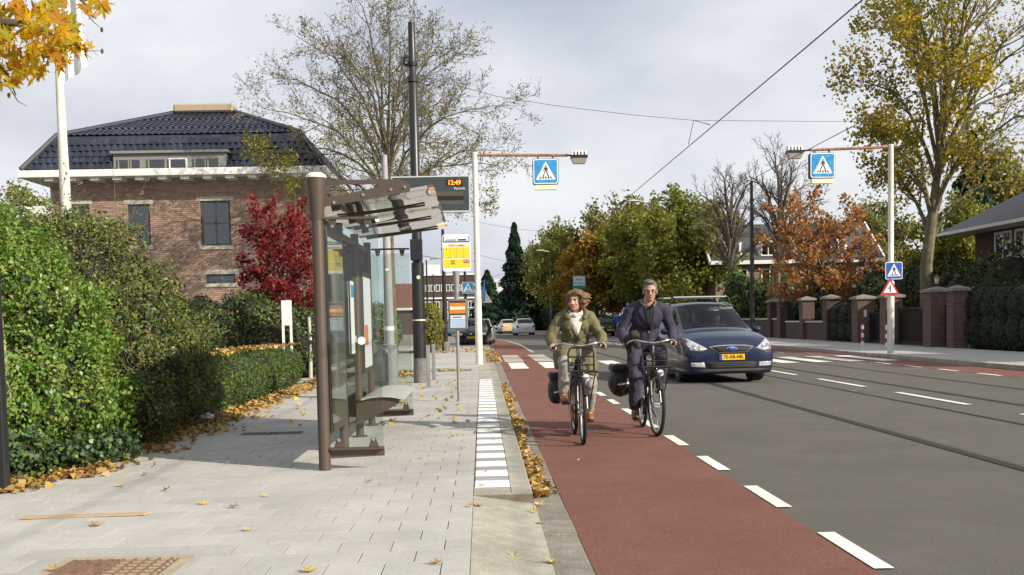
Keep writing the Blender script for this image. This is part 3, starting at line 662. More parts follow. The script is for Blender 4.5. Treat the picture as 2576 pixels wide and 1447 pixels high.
hedge_run('clipped_hedge', 'small clipped hedge beside the pavement near the far parked cars', 10.6, 95.0, 104.0, 1.6, 1.6, 'leaf_green', 36, 3500, 0.22)
lb5 = [((0, -3.2+1.3*k, 0.9), (0.9, 0.9, 1.15)) for k in range(6)]
add_bush('leafy_hedge', 'bright yellow-green leafy hedge behind the grey pole', (-4.15, 41.5, 0.08), lb5, 7000, 0.13, 'leaf_laurel', 37, cat='hedge', rough=0.08, zmin=0)
lb6 = [((0, 0, 1.0), (0.55, 2.0, 1.05))]
add_bush('leafy_hedge', 'small yellow-green hedge beside the walking pedestrian', (AT(1083, 800, 44).x-0.1, 46.0, 0.08), lb6, 2500, 0.13, 'leaf_ash', 38, cat='hedge', rough=0.08, zmin=0)
# ================================================================== buildings
pm('brick', (0.25, 0.155, 0.12), 0.85, 0.22, 14.0, 0.4, 60, col2=(0.33, 0.22, 0.17), island=0.26)
pm('brick_red', (0.115, 0.063, 0.049), 0.85, 0.2, 14.0, 0.4, 60, col2=(0.150, 0.085, 0.068), island=0.22)
pm('capstone', (0.22, 0.20, 0.17), 0.85, 0.2, 9.0, 0.3, 60)
pm('brick_dark', (0.075, 0.048, 0.04), 0.85, 0.25, 8.0, 0.4, 40, island=0.2)
pm('brick_ochre', (0.22, 0.17, 0.12), 0.85, 0.15, 5.0, 0.3, 30)
def brickmat(name, c1, c2, mortar, sc=1.0, axis_x=True):
    m, n, l, b = _nt(name); t = n.new('ShaderNodeTexCoord'); sp = n.new('ShaderNodeSeparateXYZ'); cb = n.new('ShaderNodeCombineXYZ'); ad = n.new('ShaderNodeMath')
    l.new(t.outputs['Object'], sp.inputs[0]); l.new(sp.outputs['X'], ad.inputs[0]); l.new(sp.outputs['Y'], ad.inputs[1]); l.new(ad.outputs[0], cb.inputs['X']); l.new(sp.outputs['Z'], cb.inputs['Y'])
    bt = n.new('ShaderNodeTexBrick'); bt.inputs['Scale'].default_value = 1.0; bt.inputs['Brick Width'].default_value = 0.222; bt.inputs['Row Height'].default_value = 0.0725; bt.inputs['Mortar Size'].default_value = 0.006
    bt.inputs['Color1'].default_value = c1+(1,); bt.inputs['Color2'].default_value = c2+(1,); bt.inputs['Mortar'].default_value = mortar+(1,)
    l.new(cb.outputs[0], bt.inputs['Vector']); l.new(bt.outputs['Color'], b.inputs['Base Color']); b.inputs['Roughness'].default_value = 0.85
    bp = n.new('ShaderNodeBump'); bp.inputs['Strength'].default_value = 0.4; bp.invert = True; l.new(bt.outputs['Fac'], bp.inputs['Height']); l.new(bp.outputs['Normal'], b.inputs['Normal'])
brickmat('brickside', (0.25, 0.155, 0.12), (0.33, 0.22, 0.17), (0.38, 0.34, 0.28))
pm('mortar', (0.40, 0.36, 0.30), 0.9, 0.15, 20.0)
pm('mortar_dark', (0.16, 0.14, 0.12), 0.9, 0.15, 20.0)
pm('rooftile', (0.020, 0.025, 0.044), 0.34, 0.25, 20.0, spec=0.5, island=0.4, stain=0.3)
pm('slate', (0.055, 0.058, 0.066), 0.6, 0.2, 8.0, 0.3, 40)
pm('roof_red', (0.16, 0.06, 0.04), 0.8, 0.25, 4.0, 0.5, 20)
pm('whitewood', (0.74, 0.74, 0.72), 0.5, 0.06, 6.0, stain=0.06)
pm('stone', (0.45, 0.42, 0.35), 0.8, 0.15, 9.0, 0.3, 60)
pm('greywood', (0.22, 0.215, 0.20), 0.6, 0.12, 8.0)
pm('darkwood', (0.055, 0.065, 0.062), 0.5, 0.1, 8.0)
pm('thatch', (0.40, 0.32, 0.22), 0.9, 0.2, 20.0, 0.6, 60)
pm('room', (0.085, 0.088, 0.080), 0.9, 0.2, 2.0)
pm('curtain', (0.35, 0.34, 0.31), 0.9, 0.1, 4.0)
pm('whitewall', (0.62, 0.62, 0.60), 0.8, 0.05, 3.0)
pm('iron', (0.022, 0.022, 0.024), 0.5, 0.2, 10.0, metal=0.4)
pm('ironred', (0.035, 0.022, 0.020), 0.6, 0.2, 10.0, metal=0.3)
glassmat('winglass', (0.55, 0.6, 0.6), 1.5, 1.6, 0.02, 0.06)
def window(parent, x0, x1, z0, z1, y, fm, nx=1, nz=1, fr=0.06, sill='stone', lintel=None, depth=0.12, glass='winglass', curtain=False, axis='Y'):
    """opening in a wall whose face is the plane y (facing -y); with axis X the wall plane is x=y and faces -x"""
    def T(p): return p if axis == 'Y' else (p[1], p[0], p[2])
    def bx(mb, a, b): mb.box2(T(a), T(b)); return mb
    w = MB(); yo = y-0.07
    bx(w, (x0, yo, z0), (x0+fr, yo+0.066, z1)); bx(w, (x1-fr, yo, z0), (x1, yo+0.066, z1)); bx(w, (x0+fr, yo, z0), (x1-fr, yo+0.066, z0+fr)); bx(w, (x0+fr, yo, z1-fr), (x1-fr, yo+0.066, z1))
    f = w.build('window', fm, parent)
    for i in range(1, nx): xx = x0+(x1-x0)*i/nx; bx(MB(), (xx-fr*0.4, yo+0.01, z0+fr), (xx+fr*0.4, yo+0.05, z1-fr)).build('mullion', fm, f)
    for i in range(1, nz):
        zz = z0+(z1-z0)*i/nz
        for j in range(nx):
            a = x0+(x1-x0)*j/nx+(fr*0.42 if j else fr); b = x0+(x1-x0)*(j+1)/nx-(fr*0.42 if j < nx-1 else fr)
            bx(MB(), (a, yo+0.012, zz-fr*0.35), (b, yo+0.048, zz+fr*0.35)).build('transom', fm, f)
    bx(MB(), (x0+fr, yo+0.035, z0+fr), (x1-fr, yo+0.039, z1-fr)).build('pane', glass, f)
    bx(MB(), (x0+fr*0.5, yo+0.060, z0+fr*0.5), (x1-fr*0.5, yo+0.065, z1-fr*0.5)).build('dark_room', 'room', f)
    if curtain: bx(MB(), (x0+fr, yo+0.050, z0+fr), (x0+(x1-x0)*0.33, yo+0.056, z1-fr)).build('curtain', 'curtain', f)
    if sill: bx(MB(), (x0-0.1, yo-0.09, z0-0.14), (x1+0.1, yo+0.05, z0-0.002)).build('sill', sill, f)
    if lintel: bx(MB(), (x0-0.14, yo-0.06, z1+0.002), (x1+0.14, yo+0.05, z1+0.16)).build('lintel', lintel, f)
    return f
# ---- brick villa on the left
HY = 42.0
hx0, hx1 = AT(125, 460, HY).x, AT(772, 460, HY).x; ez = AT(420, 446, HY).z
house = thing('brick_house', 'brown brick villa with glazed dark blue tiled roof and white eaves', 'house', ((hx0+hx1)/2, HY, 0))
hc = (hx0+hx1)/2; hw = (hx1-hx0)/2
wins = []
def LX(px, Y=HY): return AT(px, 600, Y).x-hc
def LZ(px, py, Y=HY): return AT(px, py, Y).z
wspec = [(LX(507), LX(581), LZ(545, 618), LZ(545, 505), 2, 2, True), (LX(325), LX(379), LZ(350, 618), LZ(350, 514), 1, 2, False), (LX(178), LX(226), LZ(200, 618), LZ(200, 514), 1, 2, False), (LX(516), LX(588), LZ(550, 713), LZ(550, 690), 1, 1, False), (LX(290), LX(345), 1.2, 2.9, 1, 2, False)]
wall = MB().box2((-hw, 0.12, 0), (hw, 9.8, ez-0.05)).build('wall', 'brickside', house)
mbm = MB()
zs = sorted({0.0, ez-0.06}|{c-0.15 for a, b, c, d, *_ in wspec}|{d+0.17 for a, b, c, d, *_ in wspec})
for za, zb0 in zip(zs[:-1], zs[1:]):
    zm_ = (za+zb0)/2; cuts = sorted([(a-0.02, b+0.02) for a, b, c, d, *_ in wspec if c-0.15 < zm_ < d+0.17]); x = -hw+0.002
    for a, b in cuts+[(hw-0.002, hw)]: mbm.box2((x, 0.012, za), (a, 0.118, zb0)); x = b
mbm.build('mortar_bed', 'mortar', wall)
bme = MB().box((0, 0.03, 0), (0.212, 0.11, 0.058)).mesh('brick', 'brick')
bl = []; cut = []
nc = int((ez-0.1-0.0)/0.0725)
for j in range(nc):
    z = 0.04+0.0725*j; off = 0.11 if j % 2 else 0
    for i in range(int(2*hw/0.222)+1):
        x = -hw+0.11+off+0.222*i
        if x > hw: continue
        segs_ = [(x-0.106, min(x+0.106, hw))]
        for a, b, c, d, *_ in wspec:
            if c-0.15 < z < d+0.17: segs_ = [q for s0, s1 in segs_ for q in ((s0, min(s1, a-0.012)), (max(s0, b+0.012), s1)) if q[1]-q[0] > 0.02]
        for s0, s1 in segs_:
            if s1-s0 > 0.21: bl.append((x, z))
            else: cut.append((s0, s1, z))
cen = Vector((LX(545), 0, LZ(545, 640)))
vb = sorted([b for b in bl if b[1] > 3.2], key=lambda b: (b[0]-cen.x)**2+(b[1]-cen.z)**2*1.4)
selb = set(vb[:300]); stuffb = MB()
for b in bl:
    if b in selb: link('brick', bme, None, wall, (b[0], 0.02, b[1]))
    else: stuffb.box((b[0], 0.02, b[1]), (0.212, 0.05, 0.058))
for s0, s1, z in cut: stuffb.box2((s0, -0.005, z-0.029), (s1, 0.105, z+0.029))
o = stuffb.build('brick', 'brick', wall); o['kind'] = 'stuff'
for i, (a, b, c, d, nx, nz_, cu) in enumerate(wspec):
    window(house, a, b, c, d, 0.115, 'darkwood', nx, nz_, 0.075, 'stone', 'stone', curtain=cu)
# eaves, gutter, brackets
ov = 0.85
MB().box2((-hw-ov, -ov, ez-0.04), (hw+ov, 10.6, ez+0.22)).build('eaves', 'whitewood', house, bevel=0.01)
for k in range(12):
    x = -hw+0.25+k*(2*hw-0.5)/11
    MB().box2((x-0.16, -ov+0.12, ez-0.16), (x+0.16, -0.01, ez-0.045)).build('bracket', 'whitewood', house)
for x in (-hw+0.5, hw-0.45): MB().tube([(x, -0.08, ez-0.1), (x, -0.08, 0.1)], 0.05, 8).build('downpipe', 'greywood', house)
# roof shells
zb, zr = ez+1.62, AT(500, 280, 46.5).z-0.03
xb0, xb1 = -hw-0.05+0.30, hw+0.05-0.30
e = [(-hw-ov+0.1, -ov+0.15, ez+0.225), (hw+ov-0.1, -ov+0.15, ez+0.225), (hw+ov-0.1, 10.4, ez+0.225), (-hw-ov+0.1, 10.4, ez+0.225)]
bk = [(xb0, 0.30, zb), (xb1, 0.30, zb), (xb1, 9.4, zb), (xb0, 9.4, zb)]
rd = [(-1.05, 4.7, zr), (1.05, 4.7, zr)]
roof = MB().add(e+bk+rd, [(0, 1, 5, 4), (1, 2, 6, 5), (2, 3, 7, 6), (3, 0, 4, 7), (4, 5, 9, 8), (5, 6, 9), (6, 7, 8, 9), (7, 4, 8)]).build('roof', 'rooftile', house)
# tiles: a curved pan, one object each on the front slopes
def tile_mesh(w, l):
    V = []; F = []; n = 5
    for j, (y, z) in enumerate(((0, 0.0), (l, 0.0))):
        for i in range(n+1):
            a = math.pi*i/n; V.append((-w/2+w*i/n, y, 0.045*math.sin(a)**0.8+0.012+(0.02 if j == 0 else -0.012)))
    for i in range(n): F.append((i, i+1, n+2+i, n+1+i))
    for i in range(n+1): V.append((V[i][0], V[i][1], V[i][2]-0.03))
    o = 2*(n+1)
    for i in range(n): F.append((o+i, o+i+1, i+1, i))
    me = bpy.data.meshes.new('roof_tile'); me.from_pydata(V, [], F); me.update(); me.materials.append(MATS['rooftile']); return me
TW, TL = 0.245, 0.30
tme = tile_mesh(TW+0.01, TL+0.05)
def slope_tiles(a0, a1, b0, b1, skip=None):
    a0, a1, b0, b1 = map(Vector, (a0, a1, b0, b1)); mid0, mid1 = (a0+a1)/2, (b0+b1)/2
    u = (a1-a0).normalized(); up = (mid1-mid0); up -= u*up.dot(u); L = up.length; up.normalize(); nrm = u.cross(up)
    rot = Matrix((u, up, nrm)).transposed().to_euler(); out = []
    for j in range(int(L/TL)):
        t = (j+0.5)*TL/L; lo = a0.lerp(b0, t); hi = a1.lerp(b1, t); w = (hi-lo).length
        y = a0+up*(j*TL); n = int(w/TW)
        base = a0+up*(j*TL)+u*((lo-a0).dot(u))
        for i in range(n):
            p = base+u*((w-n*TW)/2+(i+0.5)*TW)+nrm*0.015
            if skip and skip(p): continue
            out.append((p, rot))
    return out
dx0, dx1 = LX(308), LX(586); dz1 = LZ(450, 392, HY)
dorm = lambda p: dx0-0.1 < p.x < dx1+0.1 and p.z < dz1+0.02
ft = slope_tiles(e[0], e[1], bk[0], bk[1], dorm)+slope_tiles(bk[0], bk[1], rd[0], rd[1])
ot = slope_tiles(e[3], e[0], bk[3], bk[0])+slope_tiles(e[1], e[2], bk[1], bk[2])+slope_tiles(bk[3], bk[0], rd[0], rd[0])+slope_tiles(bk[1], bk[2], rd[1], rd[1])
for (p, r_) in ft[:300]: link('roof_tile', tme, None, roof, p, r_)
mt = MB()
tv = [v.co.copy() for v in tme.vertices]; tf = [tuple(p.vertices) for p in tme.polygons]
for (p, r_) in ft[300:]+ot:
    m = r_.to_matrix(); mt.add([m @ v+p for v in tv], tf)
o = mt.build('roof_tile', 'rooftile', roof); o['kind'] = 'stuff'
for (a, b) in ((e[0], bk[0]), (bk[0], rd[0]), (e[1], bk[1]), (bk[1], rd[1])):
    MB().tube([Vector(a)+Vector((0, -0.03, 0.05)), Vector(b)+Vector((0, -0.03, 0.06))], 0.10, 8).build('hip_ridge', 'slate' if a == e[0] else 'rooftile', roof)
MB().box2((-1.25, 4.2, zr-0.05), (1.2, 5.2, zr+0.30)).build('ridge_cover', 'thatch', roof, bevel=0.06)
# dormer
yd = -0.66
dm = MB().box2((dx0, yd, ez+0.225), (dx1, 2.2, dz1)).build('dormer', 'greywood', house)
MB().box2((dx0-0.08, yd-0.12, dz1+0.002), (dx1+0.08, 2.3, dz1+0.10)).build('dormer_roof', 'greywood', dm)
for (p0, p1, fm) in ((320, 348, 'greywood'), (350, 377, 'greywood'), (394, 438, 'greywood'), (446, 490, 'whitewood'), (508, 537, 'greywood'), (540, 571, 'greywood')):
    window(house, LX(p0), LX(p1), LZ(450, 434), LZ(450, 405), yd, fm, 1, 1, 0.045, None, None)
MB().box2((-hw+0.4, 3.0, zb-0.6), (-hw+0.75, 3.4, zb+0.35)).build('chimney', 'greywood', roof)
# ---- little red-roofed annex on the far left
an = thing('annex_house', 'red-roofed annex with white dormers behind the hedge', 'house', (AT(55, 600, 58).x, 58, 0))
MB().box2((-3.2, 0, 0), (2.0, 6, 5.4)).build('wall', 'brick_red', an)
MB().add([(-3.4, -0.4, 5.4), (2.2, -0.4, 5.4), (2.2, 3, 7.4), (-3.4, 3, 7.4), (2.2, 6.4, 5.4), (-3.4, 6.4, 5.4)], [(0, 1, 2, 3), (3, 2, 4, 5), (1, 4, 2), (0, 3, 5)]).build('roof', 'roof_red', an)
for (p0, p1) in ((20, 68), (82, 124)):
    a, b = AT(p0, 500, 57.5).x-an.location.x, AT(p1, 500, 57.5).x-an.location.x
    MB().box2((a, -0.6, 6.2), (b, 2.5, 7.75)).build('dormer', 'whitewall', an); window(an, a+0.15, b-0.15, 6.4, 7.4, -0.6, 'whitewood', 1, 1, 0.12, None)
# ---- house behind the rust-red oak
def gable_house(name, label, loc, w, d, wall_h, ridge_h, wall_m, roof_m, ridge_along='X', ov=0.4, trim='whitewood', rz=0.0):
    t = thing(name, label, 'house', loc, rz)
    MB().box2((-w/2, 0, 0), (w/2, d, wall_h)).build('wall', wall_m, t)
    if ridge_along == 'X':
        MB().prism([(-0.0, wall_h), (d, wall_h), (d/2, ridge_h-0.1)], -w/2+0.01, w/2-0.01, 'YZ').build('gable', wall_m, t)
        rf = MB().prism([(-ov, wall_h-0.2), (d/2, ridge_h), (d+ov, wall_h-0.2), (d+ov, wall_h-0.02), (d/2, ridge_h+0.2), (-ov, wall_h-0.02)], -w/2-ov, w/2+ov, 'YZ').build('roof', roof_m, t)
        for s in (-1, 1): MB().prism([(-ov-0.03, wall_h-0.32), (d/2, ridge_h-0.1), (d+ov, wall_h-0.32), (d+ov, wall_h+0.04), (d/2, ridge_h+0.26), (-ov-0.03, wall_h+0.04)], s*(w/2+ov+0.01), s*(w/2+ov+0.12), 'YZ').build('barge_board', trim, rf)
        MB().box2((-w/2-ov, -ov-0.14, wall_h-0.3), (w/2+ov, -ov-0.035, wall_h-0.05)).build('gutter', trim, rf)
    else:
        MB().prism([(-w/2, wall_h), (w/2, wall_h), (0, ridge_h-0.1)], 0.01, d-0.01).build('gable', wall_m, t)
        rf = MB().prism([(-w/2-ov, wall_h-0.2), (0, ridge_h), (w/2+ov, wall_h-0.2), (w/2+ov, wall_h-0.02), (0, ridge_h+0.2), (-w/2-ov, wall_h-0.02)], -ov, d+ov).build('roof', roof_m, t)
    return t
YB = 74
xa, xb = AT(1800, 700, YB).x, AT(2203, 700, YB).x
h2 = gable_house('villa', 'pale brick villa with slate roof behind the rust-red oak', ((xa+xb)/2, YB, 0), xb-xa, 7, AT(2100, 650, YB).z, AT(2100, 580, YB).z+0.6, 'brick_ochre', 'slate')
w2 = (xb-xa)/2
for k in range(5):
    x = -w2+1.0+k*2.1; window(h2, x, x+1.2, 0.8, 2.4, 0.0, 'whitewood', 2, 1, 0.09)
    window(h2, x, x+1.2, 3.2, 4.5, 0.0, 'whitewood', 2, 1, 0.09)
for k in range(4):
    x = -w2+1.2+k*2.4; zz = AT(2100, 645, YB).z
    dmm = MB().box2((x-0.6, 0.0, zz), (x+0.6, 2.4, zz+1.15)).build('dormer', 'whitewood', h2)
    window(h2, x-0.5, x+0.5, zz+0.12, zz+1.05, 0.0, 'whitewood', 2, 1, 0.08, None)
g2 = gable_house('villa', 'brick villa with slatted white balcony behind bare pollards', (AT(1825, 700, 80).x, 80, 0), 4.6, 6, 5.5, 8.6, 'brick', 'slate', 'Y')
for k in range(8): MB().box2((-1.75+k*0.5, -0.5, 2.6), (-1.66+k*0.5, -0.42, 4.4)).build('balcony_rail', 'whitewood', g2)
MB().box2((-2.0, -0.55, 2.4), (2.1, -0.002, 2.58)).build('balcony', 'whitewood', g2)
for x in (-1.6, 0.3): window(g2, x, x+1.1, 3.0, 4.8, 0.0, 'whitewood', 2, 1, 0.09)
window(g2, -0.6, 0.6, 5.9, 7.2, 0.0, 'whitewood', 2, 1, 0.09)
# ---- villa at the right edge, long side to the road
vx = 22.4; v = thing('villa', 'dark brick villa with wide grey eaves at the hedge', 'house', (vx, 44, 0))
MB().box2((0, -7, 0), (9, 5.2, 4.95)).build('wall', 'brick_dark', v)
rf = MB().add([(-1.2, -8, 4.96), (10, -8, 4.96), (10, 6.4, 4.96), (-1.2, 6.4, 4.96), (4.2, -3.5, 8.0), (4.2, 2.0, 8.0)], [(0, 1, 4), (1, 2, 5, 4), (2, 3, 5), (3, 0, 4, 5), (0, 3, 2, 1)]).build('roof', 'slate', v)
MB().box2((-1.25, -8.05, 4.82), (10.05, 6.45, 4.955)).build('eaves', 'whitewood', v)
for y in (-5.5, -3.7, -1.9, -0.1, 1.7): window(v, y, y+1.5, 3.55, 4.72, 0.0, 'whitewood', 2, 1, 0.10, 'whitewood', axis='X')
for y in (-4.6, -2.6, -0.6, 1.4): window(v, y, y+1.6, 2.3, 2.85, 0.0, 'whitewood', 2, 1, 0.08, 'whitewood', axis='X')
# ---- far buildings at the end of the street
YF = 205; b = thing('apartment_building', 'far ochre apartment block with dark mansard storey and white window bands', 'building', (AT(1130, 700, YF).x, YF, 0))
fx0, fx1 = AT(1040, 700, YF).x-b.location.x, AT(1203, 700, YF).x-b.location.x
fz = lambda py: AT(1130, py, YF).z
MB().box2((fx0, 0, 0), (fx1, 10, fz(752))).build('wall', 'brick_ochre', b)
MB().box2((fx0-0.4, -0.4, fz(752)), (fx1+0.4, 10, fz(748))).build('cornice', 'whitewood', b)
MB().box2((fx0, -0.1, fz(748)), (fx1, 10, fz(693))).build('mansard', 'brick_dark', b)
MB().box2((fx0-0.2, -0.3, fz(693)), (fx1+0.2, 10, fz(689))).build('roof_edge', 'whitewood', b)
MB().box2((AT(1068, 700, YF).x-b.location.x, 1, fz(689)), (AT(1104, 700, YF).x-b.location.x, 5, fz(664))).build('roof_block', 'whitewall', b)
for k in range(12):
    x = fx0+0.3+k*(fx1-fx0-0.6)/12; window(b, x, x+0.75, fz(733), fz(716), -0.1, 'whitewood', 1, 1, 0.12, None)
for r_ in (0, 1):
    for k in range(7):
        x = fx0+0.4+k*(fx1-fx0-0.8)/7; window(b, x, x+1.1, fz(776+r_*26), fz(758+r_*26), 0, 'whitewood', 2, 1, 0.12, None)
b2 = thing('office_building', 'pale flat-roofed block far beyond the bend', 'building', (AT(1230, 700, 290).x, 290, 0))
MB().box2((-5, 0, 0), (6, 8, AT(1230, 703, 290).z)).build('wall', 'whitewall', b2)
for k in range(6): window(b2, -4.6+k*1.75, -3.3+k*1.75, AT(1230, 722, 290).z, AT(1230, 710, 290).z, 0, 'greywood', 1, 1, 0.1, None)
b3 = gable_house('brick_cottage', 'small gabled brown brick house at the bend', (AT(1252, 700, 158).x, 158, 0), 3.4, 6, 3.2, AT(1252, 740, 158).z, 'brick_dark', 'slate', 'Y', 0.3)
window(b3, -0.5, 0.3, 2.6, 4.2, 0, 'whitewood', 2, 3, 0.12); window(b3, -0.4, 0.8, 0.1, 2.0, 0, 'whitewood', 1, 1, 0.1, None)
b4 = gable_house('red_roofed_house', 'low house with red tiled roof seen beyond the ash trunk', (AT(1022, 700, 120).x, 120, 0), 2.6, 6, 3.0, AT(1015, 716, 120).z, 'brick_dark', 'roof_red', 'X', 0.2)
# ================================================================== right-hand garden walls, pillars, gates
WX = 16.35
pbr = MB().box((0, 0, 0), (0.205, 0.02, 0.055)).mesh('brick', 'brick_red'); pbs = MB().box((0, 0, 0), (0.02, 0.205, 0.055)).mesh('brick', 'brick_red')
def pillar(y, h, label, s=0.66, detail=True, x=WX):
    t = thing('brick_pillar', label, 'pillar', (x, y, SWZ), 0, 'brick gate pillars along the right pavement')
    body = MB().box2((-s/2, 0, 0), (s/2, s, h)).build('core', 'mortar_dark' if detail else 'brick_dark', t)
    if detail:
        nrow = int(h/0.078); mb = MB()
        for j in range(nrow):
            z = 0.045+j*0.078; off = 0.108 if j % 2 else 0
            for i in range(-1, 4):
                a = -s/2+i*0.216+off; b_ = a+0.205; a, b_ = max(a, -s/2-0.006), min(b_, s/2+0.006)
                if b_-a > 0.05: 
                    if abs((b_-a)-0.205) < 0.02: link('brick', pbr, None, body, ((a+b_)/2, -0.004, z))
                    else: mb.box(((a+b_)/2, -0.004, z), (b_-a, 0.02, 0.055))
                    mb.box((-s/2-0.004, (a+b_)/2+s/2, z), (0.02, b_-a, 0.055))
        o = mb.build('brick', 'brick_red', body); o['kind'] = 'stuff'
    MB().add([(-s/2-0.09, -0.09, h), (s/2+0.09, -0.09, h), (s/2+0.09, s+0.09, h), (-s/2-0.09, s+0.09, h), (-s/2-0.09, -0.09, h+0.09), (s/2+0.09, -0.09, h+0.09), (s/2+0.09, s+0.09, h+0.09), (-s/2-0.09, s+0.09, h+0.09), (0, s/2, h+0.22)], [(0, 3, 2, 1), (0, 1, 5, 4), (1, 2, 6, 5), (2, 3, 7, 6), (3, 0, 4, 7), (4, 5, 8), (5, 6, 8), (6, 7, 8), (7, 4, 8)]).build('cap', 'capstone', t)
    return t
pillar(37.0, 1.95, 'brick gate pillar at the end of the tall clipped hedge', 0.5)
pillar(38.6, 1.95, 'broad brick gate pillar carrying a red lantern by the wide iron gate', 0.7)
pillar(43.0, 1.85, 'brick gate pillar behind the white crossing post', 0.66)
pillar(46.2, 1.85, 'free-standing brick gate pillar with white number plate', 0.72)
pillar(50.6, 1.95, 'dark brick pillar beside hedge-filled wall', 0.6, False)
pillar(54.4, 1.95, 'dark brick pillar between planter wall and black door', 0.6, False)
pillar(58.6, 1.95, 'dark brick pillar beside the black garden door', 0.6, False)
pillar(60.6, 1.95, 'dark brick pillar at the far end of the wall', 0.6, False)
MB().box2((-0.1, -0.03, 1.1), (0.02, -0.018, 1.4)).build('number_plate', 'whitewood', bpy.data.objects['brick_pillar.003'])
def lantern(y, h, label, red=False):
    t = thing('lantern', label, 'lantern', (WX, y, h+SWZ+0.19), 0, 'lanterns on the gate pillars')
    MB().tube([(0, 0, 0), (0, 0, 0.12)], 0.025, 6).build('stem', 'iron', t)
    MB().lathe([(0.05, 0.12), (0.10, 0.30), (0.10, 0.31)], 6).build('glass_body', 'whitewood' if red else 'winglass', t)
    for k in range(6):
        a = k*math.pi/3; MB().beam((0.052*math.cos(a), 0.052*math.sin(a), 0.12), (0.105*math.cos(a), 0.105*math.sin(a), 0.31), 0.012, 0.012).build('glazing_bar', 'lantern_red' if red else 'iron', t)
    MB().lathe([(0.135, 0.315), (0.05, 0.40), (0.02, 0.42), (0.015, 0.48)], 6).build('roof', 'lantern_red' if red else 'iron', t)
pm('lantern_red', (0.20, 0.05, 0.045), 0.5, 0.1, 6.0)
lantern(38.95, 1.95, 'small red lantern on the pillar by the wide gate', True); lantern(37.25, 1.95, 'black lantern on the pillar at the hedge end'); lantern(43.3, 1.85, 'black lantern on the pillar behind the crossing post'); lantern(46.55, 1.85, 'black lantern on the free-standing pillar')
def gate(y0, y1, h, label, mat='ironred'):
    t = thing('iron_gate', label, 'gate', (WX+0.15, y0, SWZ+0.06)); L = y1-y0
    MB().beam((0, 0, 0.05), (0, L, 0.05), 0.04, 0.05).build('rail', mat, t); MB().beam((0, 0, h), (0, L, h), 0.04, 0.05).build('rail', mat, t)
    bar = MB().box((0, 0, h/2), (0.024, 0.024, h+0.06)).mesh('bar', mat)
    n = int(L/0.13)
    for k in range(n+1): link('bar', bar, None, t, (0, k*L/n, 0))
    MB().box2((0.03, 0.02, 0.1), (0.045, L-0.02, h-0.1)).build('backing', mat, t)
gate(39.32, 42.95, 1.35, 'wide reddish-brown iron double gate between brick pillars'); gate(37.55, 38.57, 1.4, 'narrow iron garden gate beside the hedge'); gate(58.0, 58.55, 1.7, 'black garden door beside dark pillar', 'iron')
gate(43.68, 46.17, 1.2, 'dark gate behind the striped bollards', 'iron')
def wall_run(y0, y1, h, label):
    t = thing('garden_wall', label, 'wall', (WX, y0, SWZ)); L = y1-y0
    MB().box2((-0.15, 0, 0), (0.15, L, h)).build('brickwork', 'brick_dark', t); MB().box2((-0.2, 0.01, h), (0.2, L-0.01, h+0.08)).build('coping', 'stone', t)
wall_run(51.22, 54.38, 0.85, 'low dark brick garden wall with pale coping'); wall_run(55.02, 57.95, 0.85, 'low brick wall beside the black garden door'); wall_run(61.3, 75.0, 1.0, 'far stretch of dark garden wall'); wall_run(59.22, 60.58, 1.0, 'short brick wall between dark pillars')
hedge_run('clipped_hedge', 'dark hedge filling the gap beside the free-standing pillar', WX+0.1, 47.6, 50.0, 1.75, 0.8, 'leaf_dark', 41, 2500, 0.10)
hedge_run('clipped_hedge', 'dark hedge grown over the low garden wall', WX+1.0, 51.5, 58.5, 1.6, 0.9, 'leaf_dark', 42, 4000, 0.12)
# ================================================================== street furniture
pm('bronze', (0.105, 0.078, 0.060), 0.45, 0.10, 12.0, metal=0.3, spec=0.5)
pm('polewhite', (0.66, 0.64, 0.55), 0.55, 0.10, 5.0, stain=0.18)
pm('polegrey', (0.34, 0.33, 0.345), 0.6, 0.08, 6.0, stain=0.10)
pm('polegrey_dark', (0.23, 0.23, 0.235), 0.65, 0.1, 8.0, stain=0.15)
pm('galv', (0.30, 0.30, 0.29), 0.5, 0.15, 14.0, metal=0.4)
pm('blackpole', (0.018, 0.018, 0.020), 0.38, 0.25, 6.0, stain=0.2)
pm('concretebase', (0.16, 0.155, 0.15), 0.9, 0.3, 8.0, stain=0.3)
pm('rustarm', (0.20, 0.065, 0.035), 0.75, 0.25, 10.0, col2=(0.36, 0.20, 0.13))
pm('signwhite', (0.80, 0.80, 0.80), 0.4, 0.03, 4.0)
pm('signblue', (0.012, 0.21, 0.54), 0.35, 0.12, 4.0, col2=(0.05, 0.33, 0.62))
pm('signdeep', (0.010, 0.10, 0.42), 0.35, 0.08, 4.0)
pm('signred', (0.48, 0.025, 0.03), 0.4, 0.08, 4.0)
pm('signyellow', (0.80, 0.58, 0.03), 0.4, 0.04, 4.0)
pm('signyellow2', (0.78, 0.66, 0.01), 0.4, 0.04, 4.0)
pm('cream', (0.76, 0.70, 0.50), 0.45, 0.04, 4.0)
pm('orange', (0.72, 0.19, 0.02), 0.4, 0.06, 4.0)
pm('paper', (0.62, 0.65, 0.70), 0.5, 0.05, 4.0)
pm('paperblue', (0.40, 0.48, 0.66), 0.5, 0.08, 8.0)
pm('ink', (0.02, 0.02, 0.022), 0.5, 0.05, 4.0)
pm('frame_alu', (0.26, 0.26, 0.26), 0.4, 0.08, 8.0, metal=0.5)
pm('benchtop', (0.42, 0.43, 0.40), 0.35, 0.08, 10.0)
pm('displaybox', (0.035, 0.048, 0.055), 0.5, 0.08, 4.0)
pm('displayrim', (0.50, 0.52, 0.52), 0.4, 0.05, 4.0)
pm('displaydark', (0.015, 0.013, 0.010), 0.25, 0.1, 4.0)
pm('displayold', (0.085, 0.075, 0.058), 0.25, 0.1, 4.0)
emitmat('led', (1.0, 0.28, 0.02), 1.6)
